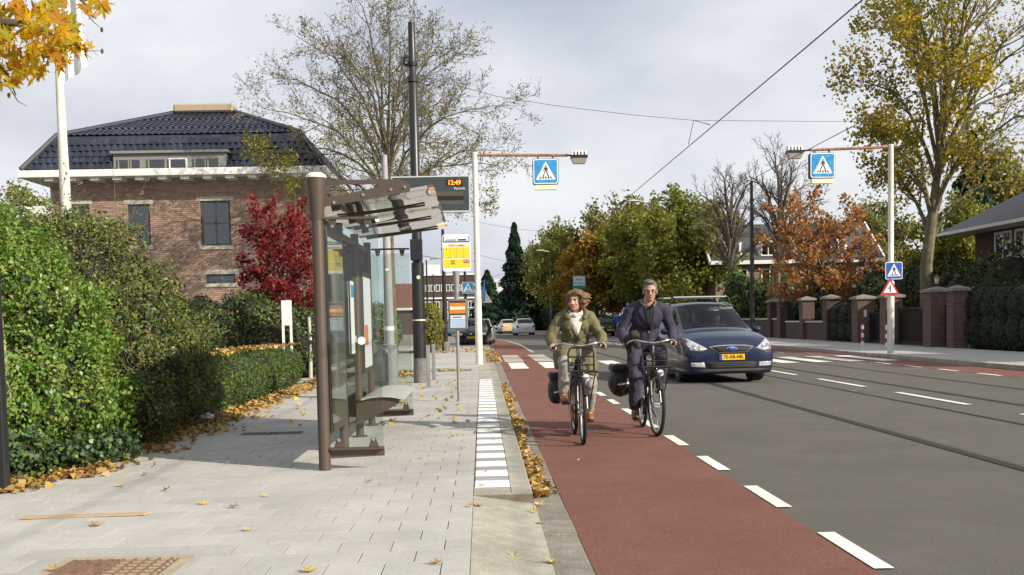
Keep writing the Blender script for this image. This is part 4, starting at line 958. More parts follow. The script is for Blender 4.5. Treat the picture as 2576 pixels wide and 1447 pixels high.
pm('teal', (0.02, 0.20, 0.24), 0.5, 0.1, 4.0)
pm('flagcloth', (0.80, 0.80, 0.80), 0.8, 0.03, 5.0)
pm('oldwood', (0.30, 0.25, 0.17), 0.9, 0.25, 12.0, 0.5, 50)
glassmat('shelterglass', (0.86, 0.90, 0.87), 1.45, 1.0, 0.0, 0.015)
glassmat('roofglass', (0.66, 0.68, 0.64), 1.5, 1.5, 0.03, 0.10)
m, n, l, b_ = _nt('posterglass'); b_.inputs['Base Color'].default_value = (0.10, 0.105, 0.085, 1); b_.inputs['Roughness'].default_value = 0.04; b_.inputs['Specular IOR Level'].default_value = 0.6
# ---------------------------------------------------------------- bus shelter
P0 = G(818, 1183, SWZ)
sh = thing('bus_shelter', 'bronze-framed glass bus shelter with bench and slanting glass roof', 'bus shelter', P0)
PY = (0.0, 1.37, 2.75, 4.08)
MB().tube([(0, 0, 0), (0, 0, 2.16)], 0.052, 18).build('post', 'bronze', sh, smooth=True)
MB().lathe([(0.053, 2.16), (0.058, 2.19), (0.088, 2.50), (0.090, 2.52)], 20).build('post_head', 'bronze', sh, smooth=True)
MB().lathe([(0.091, 2.522), (0.085, 2.545), (0.055, 2.565), (0.01, 2.572)], 20).build('post_cap', 'whitewood', sh, smooth=True)
for y in PY[1:]:
    MB().tube([(0, y, 0), (0, y, 2.26)], 0.045, 14).build('post', 'bronze', sh, smooth=True)
    MB().lathe([(0.085, 0.0), (0.085, 0.012), (0.06, 0.02)], 14, (0, y, 0)).build('foot_plate', 'bronze', sh)
# roof arm: plate with a triangular opening
oo = [(0.05, 2.275), (0.22, 2.298), (0.80, 2.393), (0.80, 2.455), (0.72, 2.50), (0.05, 2.50)]; hh_ = [(0.088, 2.362), (0.14, 2.358), (0.545, 2.438), (0.54, 2.460), (0.11, 2.466), (0.088, 2.45)]
arm = MB().add([(x, y, z) for y in (-0.012, 0.012) for x, z in oo+hh_], [f for k in range(6) for f in ((k, (k+1) % 6, 6+(k+1) % 6, 6+k), (12+k, 18+k, 18+(k+1) % 6, 12+(k+1) % 6), (k, 12+k, 12+(k+1) % 6, (k+1) % 6), (6+k, 6+(k+1) % 6, 18+(k+1) % 6, 18+k))])
a_ = arm.build('roof_arm', 'bronze', sh)
for x, z in ((0.15, 2.31), (0.40, 2.37), (0.64, 2.41), (0.76, 2.43)): MB().lathe([(0.013, -0.022), (0.013, -0.013)], 8, (x, 0, z), 'Y').build('bolt', 'galv', a_)
for y in PY[1:3]:
    MB().prism([(0.0, 2.302), (0.86, 2.410), (0.86, 2.426), (0.0, 2.322)], y-0.016, y+0.016).build('roof_rib', 'bronze', sh)
MB().prism([(0.0, 2.298), (0.88, 2.408), (0.88, 2.428), (0.0, 2.322)], PY[3]-0.016, PY[3]+0.016).build('roof_rib', 'bronze', sh)
# roof pane with the gentle waves of sagging sheet
V = []; F = []; nx, ny = 10, 40
for j in range(ny+1):
    for i in range(nx+1):
        x = -0.08+1.08*i/nx; y = 0.02+4.12*j/ny
        V.append((x, y, 2.322+0.105*x/0.9+0.035*(x-0.4)**2+0.0025*math.sin(y*4.6+0.8*x)+0.0008*math.sin(y*9.5-2*x)))
for j in range(ny):
    for i in range(nx): a = j*(nx+1)+i; F.append((a, a+1, a+nx+2, a+nx+1))
link('roof_pane', fast_mesh('roof_pane', V, F, True), 'roofglass', sh)
def side(y):
    MB().box2((0.05, y-0.004, 0.20), (0.515, y+0.004, 2.12)).build('side_pane', 'shelterglass', sh)
    rl = MB().prism([(0.05, 0.10), (0.52, 0.115), (0.52, 0.195), (0.05, 0.195)], y+0.008, y+0.02).box2((0.05, y-0.05, 0.178), (0.52, y+0.007, 0.194)).build('bottom_rail', 'bronze', sh)
    for x in (0.13, 0.43): MB().prism([(x-0.045, 0.197), (x+0.045, 0.197), (x+0.018, 0.275), (x-0.018, 0.275)], y-0.018, y-0.007).build('clamp', 'bronze', rl); MB().lathe([(0.014, -0.034), (0.014, -0.019)], 8, (x, y, 0.262), 'Y').build('bolt', 'galv', rl)
    tr_ = MB().box2((0.05, y-0.03, 2.165), (0.52, y+0.006, 2.185)).build('top_rail', 'bronze', sh)
    for x in (0.13, 0.43): MB().prism([(x-0.035, 2.163), (x+0.035, 2.163), (x+0.016, 2.09), (x-0.016, 2.09)], y-0.018, y-0.007).build('clamp', 'bronze', tr_); MB().lathe([(0.014, -0.034), (0.014, -0.019)], 8, (x, y, 2.105), 'Y').build('bolt', 'galv', tr_)
side(0.0); side(PY[3])
# back: poster case, two glass bays, rails
pc = MB().box2((-0.05, 0.10, 0.30), (0.05, 1.28, 2.12)).build('poster_case', 'bronze', sh)
MB().box2((0.052, 0.18, 0.38), (0.055, 1.20, 2.04)).build('poster_glass', 'posterglass', pc)
for (a, b__) in ((1, 2), (2, 3)): MB().box2((-0.004, PY[a]+0.05, 0.22), (0.004, PY[b__]-0.05, 2.12)).build('back_pane', 'shelterglass', sh)
for z in (0.20, 2.16): MB().box2((-0.02, PY[1]+0.045, z-0.03), (0.02, PY[3]-0.045, z+0.015)).build('back_rail', 'bronze', sh)
MB().box2((-0.02, 0.05, 2.135), (0.02, PY[1]-0.045, 2.20)).build('back_rail', 'bronze', sh)
MB().box2((0.012, 2.10, 0.95), (0.02, 2.36, 1.72)).build('notice', 'signwhite', sh)
MB().box2((0.021, 2.10, 1.55), (0.023, 2.36, 1.68)).build('notice_header', 'signblue', sh)
tt = MB().box2((0.008, 2.98, 0.70), (0.05, 3.86, 1.86)).build('timetable_case', 'bronze', sh)
MB().box2((0.052, 3.03, 0.76), (0.054, 3.81, 1.80)).build('timetable', 'paper', tt)
MB().box2((0.0545, 3.05, 1.02), (0.056, 3.40, 1.25)).build('timetable_panel', 'orange', tt)
for (y, z) in ((1.28, 1.10), (2.55, 1.10), (4.0, 1.10)): MB().lathe([(0.04, 0.006), (0.04, 0.009)], 14, (0, y, z), 'X').build('glass_marker', 'signwhite', sh)
for x in (0.35,): MB().lathe([(0.035, -0.009), (0.035, -0.006)], 14, (x, 0, 1.12), 'Y').build('glass_marker', 'signwhite', sh)
be = thing('bench', 'pale grey curved bench seat on bronze brackets inside the shelter', 'bench', P0+Vector((0, 0, 0)))
V = []; F = []
sec = [(0.10, 0.475), (0.20, 0.500), (0.32, 0.508), (0.44, 0.500), (0.55, 0.472), (0.55, 0.452), (0.44, 0.480), (0.32, 0.488), (0.20, 0.480), (0.10, 0.455)]
MB().prism(sec, 2.05, 3.95).build('seat', 'benchtop', be, smooth=True)
for y in (2.10, 3.0, 3.88): MB().prism([(0.045, 0.22), (0.10, 0.21), (0.50, 0.415), (0.50, 0.44), (0.32, 0.485), (0.10, 0.435), (0.045, 0.435)], y-0.012, y+0.012).build('bracket', 'bronze', be)
# ---------------------------------------------------------------- litter bin, poles
pb = G(958, 1003, SWZ); bn = thing('litter_bin', 'grey slant-topped litter bin beyond the shelter bench', 'litter bin', pb)
MB().add([(-0.15, -0.15, 0.06), (0.15, -0.15, 0.06), (0.15, 0.15, 0.06), (-0.15, 0.15, 0.06), (-0.15, -0.15, 0.98), (0.15, -0.15, 0.80), (0.15, 0.15, 0.80), (-0.15, 0.15, 0.98)], [(0, 3, 2, 1), (0, 1, 5, 4), (1, 2, 6, 5), (2, 3, 7, 6), (3, 0, 4, 7), (4, 5, 6, 7)]).build('body', 'polegrey_dark', bn, bevel=0.012)
MB().box((0, 0, 0.03), (0.2, 0.2, 0.06)).build('foot', 'iron', bn)
MB().lathe([(0.085, 0.0), (0.085, 0.006)], 14).build('opening', 'ink', bn, loc=(0.0, 0, 0.893), rot=(0, R(31), 0))
MB().box((0, -0.153, 0.5), (0.2, 0.004, 0.4)).build('door', 'polegrey', bn)
pg = G(983, 975, SWZ); gp = thing('utility_pole', 'pale grey tapered pole with white band behind the litter bin', 'pole', pg)
MB().tube([(0, 0, 0), (0, 0, 0.85), (0, 0, 0.86), (0, 0, 4.52)], [0.155, 0.14, 0.098, 0.055], 18).build('shaft', 'polegrey', gp, smooth=True)
MB().lathe([(0.158, 0.0), (0.145, 0.84), (0.10, 0.862)], 18).build('sleeve', 'polegrey_dark', gp, smooth=True)
MB().lathe([(0.099, 1.12), (0.098, 1.20)], 18).build('band', 'signwhite', gp); MB().box((0.0, -0.085, 2.3), (0.07, 0.01, 0.05)).build('sticker', 'signwhite', gp)
pk = G(1058, 963, SWZ); bp_ = thing('catenary_pole', 'tall black tram pole on grey concrete foot beside the departure display', 'pole', pk)
hp = AT(1035, 57, pk.y).z-SWZ; lean = AT(1035, 57, pk.y).x-pk.x
def lx(z): return lean*z/hp*0.35
MB().tube([(0, 0, 0.5), (lx(2.5), 0, 2.5), (lx(2.52), 0, 2.52), (lx(6.3), 0, 6.3), (lx(6.32), 0, 6.32), (lx(hp), 0, hp)], [0.135, 0.128, 0.105, 0.095, 0.078, 0.072], 20).build('shaft', 'blackpole', bp_, smooth=True)
MB().lathe([(0.145, 0.0), (0.138, 0.515), (0.10, 0.52)], 20).build('foot', 'concretebase', bp_, smooth=True)
MB().lathe([(0.12, 6.22), (0.12, 6.34)], 18, (lx(6.3), 0, 0)).build('collar', 'blackpole', bp_)
MB().lathe([(0.10, 6.55), (0.10, 6.63)], 18, (lx(6.6), 0, 0)).build('insulator_clamp', 'iron', bp_); MB().tube([(lx(6.6)-0.09, 0, 6.55), (lx(6.6)-0.17, 0, 6.6), (lx(6.6)-0.17, 0, 6.72), (lx(6.6)-0.09, 0, 6.74)], 0.03, 6).build('insulator', 'iron', bp_)
MB().box2((-0.13, -0.26, 2.55), (0.12, -0.135, 2.98)).build('cabinet', 'blackpole', bp_, bevel=0.01)
MB().lathe([(0.04, -0.005), (0.04, 0.005)], 9, (0.02, -0.135, 2.2), 'Y').build('sticker', 'cream', bp_)
MB().lathe([(0.1365, 1.30), (0.1362, 1.325)], 20, (0.0, 0, 0)).build('tape', 'cream', bp_)
# departure display
dc = AT(1084, 489, pk.y-0.25); dw = (AT(1183, 489, pk.y-0.25).x-AT(985, 489, pk.y-0.25).x); dh = AT(1084, 443, pk.y-0.25).z-AT(1084, 535, pk.y-0.25).z
ds = thing('departure_display', 'dark departure display showing 12:49 mounted on the black tram pole', 'display', (dc.x, pk.y-0.25, dc.z-dh/2))
MB().prism(rrect(dw, dh, 0.03, 3, 0, dh/2), -0.02, 0.16).build('housing', 'displayrim', ds)
MB().prism(rrect(dw-0.05, dh-0.06, 0.02, 3, 0, dh/2+0.004), -0.026, -0.021).build('face', 'displaybox', ds)
fx = lambda px: AT(px, 489, pk.y-0.27).x-dc.x
fz_ = lambda py: AT(1084, py, pk.y-0.27).z-(dc.z-dh/2)
def face_rect(x0, x1, y0, y1, yy, mat, nm): return MB().box2((fx(x0), yy, fz_(y1)), (fx(x1), yy+0.003, fz_(y0))).build(nm, mat, ds)
face_rect(1123, 1164, 453, 469, -0.031, 'displaydark', 'clock_window'); face_rect(1010, 1166, 483, 516, -0.031, 'displayold', 'message_window'); face_rect(1010, 1166, 494, 505, -0.035, 'displaydark', 'message_line')
text_mesh('12:49', 0.135, 'led', ds, ((fx(1123)+fx(1164))/2, -0.034, fz_(461.2)), name='lettering', bold=0.002, sx=0.92)
text_mesh('Vertrek', 0.075, 'signwhite', ds, (fx(1156), -0.030, fz_(475.5)), name='lettering')
MB().box2((-0.5*dw+0.62, 0.0, dh*0.25), (-0.5*dw+0.74, 0.26, dh*0.35)).build('bracket', 'iron', ds)
# flat grey posts, further poles
for i, (px, py, top) in enumerate([(1079, 975, 868), (1092, 955, 865)]):
    p = G(px, py, SWZ); h = AT(px, top, p.y).z-SWZ; t = thing('bollard', ('slim flat grey bollard just in front of the black tram pole', 'slim flat grey bollard standing behind the black tram pole')[i], 'bollard', p, 0, 'slim grey bollards')
    MB().box2((-0.038, -0.02, 0), (0.038, 0.02, h)).build('post', 'polegrey_dark', t, bevel=0.006); MB().box2((-0.055, -0.035, 0), (0.055, 0.035, 0.012)).build('foot', 'polegrey_dark', t)
def lamp_post(px, Y, top, label, arm_px=0, mat='blackpole', r=0.09, head=True, z0=0.1):
    p = AT(px, 800, Y); h = AT(px, top, Y).z; t = thing('street_lamp' if head else 'tram_pole', label, 'street lamp' if head else 'pole', (p.x, Y, z0), 0)
    MB().tube([(0, 0, 0), (0, 0, h*0.45), (0, 0, h-z0)], [r, r*0.8, r*0.55], 10).build('shaft', mat, t, smooth=True)
    MB().lathe([(r*1.5, 0), (r*1.5, 0.35), (r*1.05, 0.4)], 10).build('foot', 'concretebase', t)
    if head:
        a = arm_px*Y/FPX; MB().tube([(0, 0, h-z0-0.05), (a*0.6, 0, h-z0+0.06)], 0.04, 6).build('arm', 'polewhite', t)
        s = 1 if a > 0 else -1
        MB().ell((a*0.8, 0, h-z0+0.09), (abs(a)*0.42, 0.13, 0.06), 10, 6).build('lamp_head', 'polewhite', t, smooth=True)
    else:
        MB().lathe([(r*0.75, h-z0-0.9), (r*0.75, h-z0-0.8)], 10).build('collar', mat, t)
    return t
lamp_post(1637, 80, 508, 'tall black street lamp with white head before the olive tree', -45)
lamp_post(1385, 104, 632, 'black street lamp beside the far white hatchback', -28)
lamp_post(1323, 132, 660, 'small distant street lamp in front of the conifer', -16)
lamp_post(1076, 74, 654, 'black street lamp with pale curved head left of the bus stop sign', 24)
lamp_post(1119, 47.5, 577, 'black tram pole behind the yellow bus stop sign', head=False, r=0.115)
lamp_post(1172, 60, 588, 'slender black tram pole carrying a blue crossing sign', head=False, r=0.10)
lamp_post(1893, 50, 455, 'tall black tram pole rising behind the dark blue car', head=False, r=0.125)
lamp_post(1472, 96, 640, 'short black tram pole beside the teal street sign', head=False, r=0.10)
lamp_post(1092, 90, 690, 'thin far black tram pole before the ochre building', head=False, r=0.09)
# ---------------------------------------------------------------- pedestrian crossing signs
def zebra_face(parent, s, y, blue='signblue'):
    """square blue panel with white triangle and walking figure, facing -y, centred on 0,0"""
    MB().prism(rrect(s, s, s*0.09, 4), y, y+0.02).build('rim', 'signwhite', parent)
    pn = MB().prism(rrect(s*0.92, s*0.92, s*0.07, 4), y-0.004, y-0.001).build('panel', blue, parent)
    MB().prism([(-0.40*s, -0.33*s), (0.40*s, -0.33*s), (0, 0.40*s)], y-0.008, y-0.005).build('triangle', 'signwhite', pn)
    fg = MB(); k = s
    fg.prism([(k*x, k*z) for x, z in [(0.035*math.cos(a*0.785), 0.215+0.035*math.sin(a*0.785)) for a in range(8)]], y-0.012, y-0.009)
    for poly in ([(-0.045, 0.165), (0.05, 0.165), (0.04, 0.03), (-0.03, 0.03)], [(-0.045, 0.165), (-0.035, 0.12), (-0.085, 0.02), (-0.11, 0.03)], [(0.05, 0.165), (0.10, 0.09), (0.09, 0.03), (0.065, 0.03), (0.07, 0.09), (0.04, 0.13)], [(-0.03, 0.03), (0.005, 0.03), (-0.09, -0.20), (-0.135, -0.21)], [(0.0, 0.03), (0.04, 0.03), (0.13, -0.20), (0.085, -0.20)]):
        fg.prism([(k*x, k*z) for x, z in poly], y-0.012, y-0.009)
    fg.build('walking_figure', 'ink', pn)
    for x in (-0.235, -0.12, -0.0, 0.12, 0.235):
        MB().prism([(k*(x*1.0-0.035), -0.29*k), (k*(x+0.035), -0.29*k), (k*(x*0.78+0.022), -0.205*k), (k*(x*0.78-0.022), -0.205*k)], y-0.0085-0.0025, y-0.0085).build('stripe', 'ink', pn)
def crossing_post(base, toppx, side, label, arm_px, sign_px, lamp_px):
    t = thing('crossing_post', label, 'lamp post', base); Y = base.y
    X = lambda px: AT(px, 600, Y).x-base.x
    h = AT(toppx[0], toppx[1], Y).z-base.z
    MB().tube([(0, 0, 0), (0, 0, h*0.35), (0, 0, h*0.355), (0, 0, h)], [0.105, 0.10, 0.085, 0.08], 16).build('post', 'polewhite', t, smooth=True)
    MB().lathe([(0.083, h), (0.06, h+0.02)], 14).build('post_cap', 'polewhite', t)
    ex = X(arm_px); az = h-0.06
    ar = MB().tube([(side*0.07, 0, az), (ex, 0, az-0.05)], 0.045, 10).build('arm', 'rustarm', t)
    MB().tube([(ex, 0, az-0.05), (ex+side*0.3, 0, az-0.07)], 0.025, 8).build('lamp_spigot', 'iron', ar)
    lx0 = X(lamp_px); hd = bpy.data.objects.new('lamp_head', None); 
    lp = MB().prism([(-0.24, -0.06), (0.24, -0.06), (0.24, 0.02), (-0.24, 0.02)], -0.16, 0.16).build('lamp_housing', 'iron', t, loc=(lx0, 0, az-0.08))
    lens = MB().add([(-0.23, -0.15, -0.06), (0.23, -0.15, -0.06), (0.23, 0.15, -0.06), (-0.23, 0.15, -0.06), (-0.17, -0.10, -0.22), (0.17, -0.10, -0.22), (0.17, 0.10, -0.22), (-0.17, 0.10, -0.22)], [(0, 3, 2, 1), (0, 1, 5, 4), (1, 2, 6, 5), (2, 3, 7, 6), (3, 0, 4, 7), (4, 5, 6, 7)]).build('lens', 'lamplens', lp)
    for k in range(5): MB().box2((-0.23+0.098*k, -0.15, 0.021), (-0.175+0.098*k, 0.15, 0.16)).build('cooling_fin', 'signwhite', lp)
    MB().box2((-0.22, -0.13, 0.021), (0.22, 0.13, 0.10)).build('ballast', 'iron', lp)
    s = abs(X(sign_px[1])-X(sign_px[0])); sc = (X(sign_px[0])+X(sign_px[1]))/2
    sb = thing('crossing_sign', 'blue boxed crossing sign hanging from the rusty arm '+('near the bus stop' if side > 0 else 'before the oak tree'), 'sign', (base.x+sc, Y, base.z+az-0.14-s/2), 0)
    MB().prism(rrect(s+0.03, s+0.03, s*0.1, 4), 0.02, 0.22).build('box', 'iron', sb); zebra_face(sb, s, 0.0)
    MB().box2((-s*0.43, 0.03, -s/2-0.16), (s*0.43, 0.2, -s/2-0.017)).build('light_trough', 'cream', sb)
    for x in (-s*0.3, s*0.3): MB().box2((x-0.025, 0.08, s/2+0.016), (x+0.025, 0.12, s/2+0.10)).build('hanger', 'polewhite', sb)
    return t
pm('lamplens', (0.36, 0.35, 0.30), 0.35, 0.1, 5.0)
cl_ = G(1206, 917, SWZ); crossing_post(cl_, (1206, 385), 1, 'white crossing lamp post with rusty arm beside the bus stop', 1432, (1345, 1407), 1460)
cr_ = G(2241, 891, SWZ); crossing_post(cr_, (2242, 365), -1, 'white crossing lamp post with rusty arm before the brick pillars', 2040, (2040, 2101), 2000)
def small_sign(name, label, p, fn):
    t = thing(name, label, 'sign', p); fn(t); return t
p = AT(2249, 681, cr_.y-0.13); small_sign('crossing_sign', 'small blue pedestrian crossing sign on the right-hand white post', p, lambda t: (zebra_face(t, 0.52, 0.0, 'signdeep'), MB().box2((-0.12, 0.022, -0.05), (-0.06, 0.10, 0.05)).build('clip', 'galv', t)))
def warn(t):
    def tri(s): return [(-0.5*s, -0.3*s), (0.5*s, -0.3*s), (0.0, 0.56*s)]
    MB().prism(tri(0.60), 0.0, 0.015).build('border', 'signred', t); MB().prism([(x, z+0.005) for x, z in tri(0.40)], -0.005, -0.001).build('field', 'signwhite', t)
    MB().prism([(-0.012, -0.09), (0.022, -0.09), (0.022, 0.11), (-0.012, 0.11)], -0.009, -0.006).build('arrow', 'ink', t); MB().prism([(-0.07, 0.0), (-0.013, 0.02), (-0.013, 0.05), (-0.07, 0.03)], -0.0085, -0.0055).build('branch', 'ink', t)
p = AT(2239, 727, cr_.y-0.13); small_sign('warning_sign', 'red-bordered triangular side-road warning sign below the small crossing sign', p, warn)
def edge(t): MB().prism(rrect(0.60, 0.60, 0.05, 3), 0, 0.03).build('panel', 'signdeep', t); MB().prism(rrect(0.56, 0.56, 0.05, 3), 0.031, 0.034).build('face', 'signblue', t)
t = small_sign('crossing_sign', 'blue sign seen edge-on at the left white post', AT(1220, 732, cl_.y+0.3), edge); t.rotation_euler.z = R(90.4)
def back(t): MB().prism([(-0.31, -0.16), (0.31, -0.16), (0.0, 0.36)], 0, 0.02).build('panel', 'galv', t)
small_sign('warning_sign', 'grey back of a triangular warning sign on the left white post', AT(1212, 748, cl_.y+0.12), back)
p = AT(1177, 724, 59.8); small_sign('crossing_sign', 'blue crossing sign on the slender tram pole', p, lambda t: zebra_face(t, 0.62, 0.0))
# ---------------------------------------------------------------- bus stop sign
pbs_ = G(1155, 1010, SWZ); st = thing('bus_stop_sign', 'yellow and blue tram stop sign with timetable box on galvanised post', 'bus stop sign', pbs_)
SX = lambda px: AT(px, 800, pbs_.y).x-pbs_.x
SZ = lambda py: AT(1155, py, pbs_.y).z-SWZ
MB().tube([(0, 0, 0), (0, 0, SZ(828))], 0.028, 12).build('post', 'galv', st, smooth=True)
MB().tube([(0.0, 0, SZ(756)), (0.0, 0, SZ(712)), (0.0, 0, SZ(682))], [0.04, 0.045, 0.06], 12).build('upper_post', 'galv', st, smooth=True)
sw, shh = SX(1188)-SX(1117), SZ(590)-SZ(683); cz = (SZ(590)+SZ(683))/2; cx_ = (SX(1188)+SX(1117))/2
bd = MB().prism(rrect(sw, shh, 0.04, 4, cx_, cz), -0.03, 0.03).build('board', 'signwhite', st)
def sp(x0, x1, y0, y1, mat, nm, y=-0.034, parent=None): return MB().box2((SX(x0), y, SZ(y1)), (SX(x1), y+0.003, SZ(y0))).build(nm, mat, parent or bd)
sp(1119.5, 1185.5, 594, 610, 'signdeep', 'blue_field'); sp(1122, 1183, 594.5, 607, 'signwhite', 'vehicle_field', -0.038)
sp(1126, 1152, 603, 605, 'ink', 'tram_symbol', -0.042); sp(1157, 1177, 602, 605.5, 'ink', 'bus_symbol', -0.042)
sp(1119.5, 1185.5, 614, 621, 'cream', 'name_field'); sp(1119.5, 1185.5, 623, 650, 'signyellow', 'route_field'); sp(1120, 1135, 623.5, 648, 'signyellow2', 'route_card', -0.038)
for x in (1135.5, 1152, 1169): sp(x, x+0.5, 623.5, 649.5, 'oldwood', 'divider', -0.037)
sp(1119.5, 1185.5, 652.5, 674, 'signyellow', 'lower_field'); sp(1170, 1184, 654, 662, 'signred', 'number_plate', -0.038)
text_mesh('C.N.A. Looslaan', 0.045, 'rust', bd, (cx_, -0.036, SZ(617.5)), name='lettering', sx=0.85)
text_mesh('4', 0.045, 'ink', bd, (SX(1127.5), -0.039, SZ(627)), name='lettering'); text_mesh('8310', 0.045, 'signwhite', bd, (SX(1177), -0.040, SZ(658.2)), name='lettering', sx=0.8)
st_ = MB()
for i in range(3):
    for j in range(3):
        if (i+j) % 2 == 0: st_.box((SX(1143)+(i-1)*0.02, -0.0365, SZ(660)+(j-1)*0.022), (0.017, 0.003, 0.018))
st_.build('sticker', 'ink', bd)
bx_ = MB().box2((SX(1128), -0.05, SZ(829)), (SX(1177), 0.04, SZ(753))).build('timetable_box', 'frame_alu', st, bevel=0.008)
sp(1131, 1172, 757, 826, 'ink', 'box_interior', -0.054, bx_); sp(1131.5, 1171.5, 762, 789, 'orange', 'orange_sheet', -0.058, bx_); sp(1132.5, 1170.5, 771.5, 779, 'cream', 'label_strip', -0.062, bx_)
sp(1132.5, 1171, 793, 825, 'paperblue', 'schedule', -0.058, bx_); sp(1133.5, 1170, 794, 803, 'paper', 'schedule_header', -0.062, bx_)
sp(1140, 1162, 797, 799, 'ink', 'schedule_title', -0.066, bx_)
# teal street sign
p = AT(1457, 710, 88); ts = thing('street_sign', 'teal and white street sign half hidden by trees', 'sign', (p.x, 88, 0.1)); z = p.z-0.1
MB().tube([(0.55, 0.06, 0), (0.55, 0.06, z+0.6)], 0.05, 8).build('post', 'blackpole', ts); pn = MB().box2((-0.55, -0.02, z-0.55), (0.55, 0.02, z+0.55)).build('panel', 'teal', ts); MB().box2((-0.46, -0.026, z-0.28), (0.46, -0.022, z+0.46)).build('field', 'paper', pn)
text_mesh('Eiber', 0.26, 'displaybox', pn, (0, -0.028, z+0.22)); text_mesh('De Buurt', 0.22, 'displaybox', pn, (0, -0.028, z-0.08), sx=0.9)
# ---------------------------------------------------------------- flagpole, gate post, garden sign
pf = AT(163, 800, 17.0); fp = thing('flagpole', 'white flagpole with hanging white flag behind the hedges', 'flagpole', (pf.x+0.11, 17.0, 0))
tt_ = AT(133, 0, 17.0); dxp = (tt_.x-fp.location.x)/tt_.z
MB().tube([(0, 0, 0), (dxp*0.45*3.5, 0, 3.5), (dxp*0.45*7.4, 0, 7.4)], [0.092, 0.078, 0.030], 16).build('mast', 'polewhite', fp, smooth=True)
MB().ell((dxp*0.45*7.42, 0, 7.44), (0.05, 0.05, 0.06), 10, 6).build('finial', 'polewhite', fp)
fl = thing('flag', 'white flag hanging slack from the flagpole', 'flag', (fp.location.x, 17.0, 5.0))
V = []; F = []; nu, nv = 14, 12
for j in range(nv+1):
    for i in range(nu+1):
        u, v = i/nu, j/nv; z = 2.25-v*(2.15-0.25*u); x = 0.02+dxp*0.45*(5+z)+0.035+u*(0.25+0.12*v)+0.012*math.sin(u*12); y = 0.07*math.sin(u*11+v*2)*u**0.4
        V.append((x, y, z))
for j in range(nv):
    for i in range(nu): a = j*(nu+1)+i; F.append((a, a+1, a+nu+2, a+nu+1))
link('cloth', fast_mesh('cloth', V, F, True), 'flagcloth', fl)
pgp = G(12, 1238, SWZ); gpst = thing('gate_post', 'black square steel gate post with rails at the pavement edge', 'post', (pgp.x-0.02, pgp.y, SWZ))
MB().box2((-0.05, -0.05, 0), (0.05, 0.05, 1.8)).build('post', 'blackpole', gpst, bevel=0.006)
for z in (0.25, 0.85, 1.6): MB().box2((-1.2, -0.02, z), (-0.052, 0.02, z+0.05)).build('rail', 'blackpole', gpst)
for k in range(8): MB().box2((-1.15+0.13*k, -0.012, 0.08), (-1.13+0.13*k, 0.012, 1.75)).build('bar', 'blackpole', gpst)
MB().box2((-0.052, -0.056, 0), (0.052, 0.056, 0.02)).build('foot', 'blackpole', gpst)
wp = thing('wooden_post', 'weathered wooden stake beside the black gate post', 'post', G(38, 1205, SWZ)); MB().tube([(0, 0, 0), (-0.03, 0, 0.75), (-0.07, 0, 1.45)], [0.035, 0.032, 0.028], 9).build('stake', 'oldwood', wp, smooth=True)
for z in (0.3, 0.8, 1.2): MB().lathe([(0.037, z), (0.037, z+0.008)], 9, (-0.05*z, 0, 0)).build('wire', 'iron', wp)
p = AT(724, 880, 24.0); gsn = thing('garden_sign', 'plain white sign panel on two legs behind the low hedge', 'sign', (p.x, 24.0, 0.05)); zt = AT(722, 762, 24).z; zm = AT(722, 825, 24).z
MB().box2((-0.11, -0.02, zm), (0.11, 0.02, zt)).build('panel', 'whitewood', gsn, bevel=0.005)
for x in (-0.085, 0.085): MB().box2((x-0.025, -0.018, 0), (x+0.025, 0.018, zm)).build('leg', 'whitewood', gsn)
p = AT(777, 800, 26); bt_ = thing('young_tree', 'slim pale young trunk tied to a stake beside the maple', 'tree', (p.x, 26, 0.05)); MB().tube([(0, 0, 0), (0.02, 0, 0.9), (0.0, 0, 1.5)], [0.045, 0.04, 0.035], 8).build('trunk', 'stone', bt_, smooth=True); MB().lathe([(0.055, 0.85), (0.055, 0.95)], 8, (0.015, 0, 0)).build('tie', 'iron', bt_)
# ---------------------------------------------------------------- striped posts on the right pavement
for i, (px, py) in enumerate([(2170, 869), (2231, 873)]):
    p = G(px, py, SWZ); t = thing('striped_bollard', ('red and white striped bollard before the free-standing brick pillar', 'red and white striped bollard behind the white crossing post')[i], 'bollard', p, 0, 'red and white bollards')
    for k in range(5): MB().lathe([(0.055, 0.16*k), (0.055, 0.16*k+0.158)], 10).build('band', 'signred' if k % 2 else 'signwhite', t)
    MB().lathe([(0.055, 0.80), (0.03, 0.84)], 10).build('cap', 'signred', t)
# ---------------------------------------------------------------- overhead wires
pm('wire', (0.03, 0.03, 0.032), 0.6, 0.1, 3.0)
def wire(label, pts, r=0.009, n=5):
    o = thing('overhead_wire', label, 'wire', pts[0]); b = Vector(pts[0]); MB().tube([Vector(p)-b for p in pts], r, n).build('cable', 'wire', o); return o
def cw(x, z):
    out = []
    for i in range(40): y = -2+i*3.6; out.append((x+road_shift(y), y, z))
    return out
wire('thick tram contact wire running above the near track', cw(5.15, 5.52), 0.011); wire('tram contact wire above the far track', cw(8.35, 5.52), 0.010)
A = Vector((pk.x+lx(6.6), pk.y, AT(1045, 185, pk.y).z)); Bq = AT(1893, 470, 50); M1 = AT(1745, 303, 27)
wire('span wire strung from the black tram pole across the street', [A, AT(1250, 243, 24), AT(1390, 265, 25), AT(1470, 275, 25.5), AT(1600, 290, 26), M1, AT(2100, 306, 30), AT(2350, 300, 34)], 0.006)
yb1, yb2 = 20.6, 24.2
wire('short bridle wire dropping from the span wire to the contact wire', [M1, AT(1786, 314, 19.6)], 0.008); wire('bridle wire leading down to the contact wire', [M1, AT(1732, 363, 22.0)], 0.008)
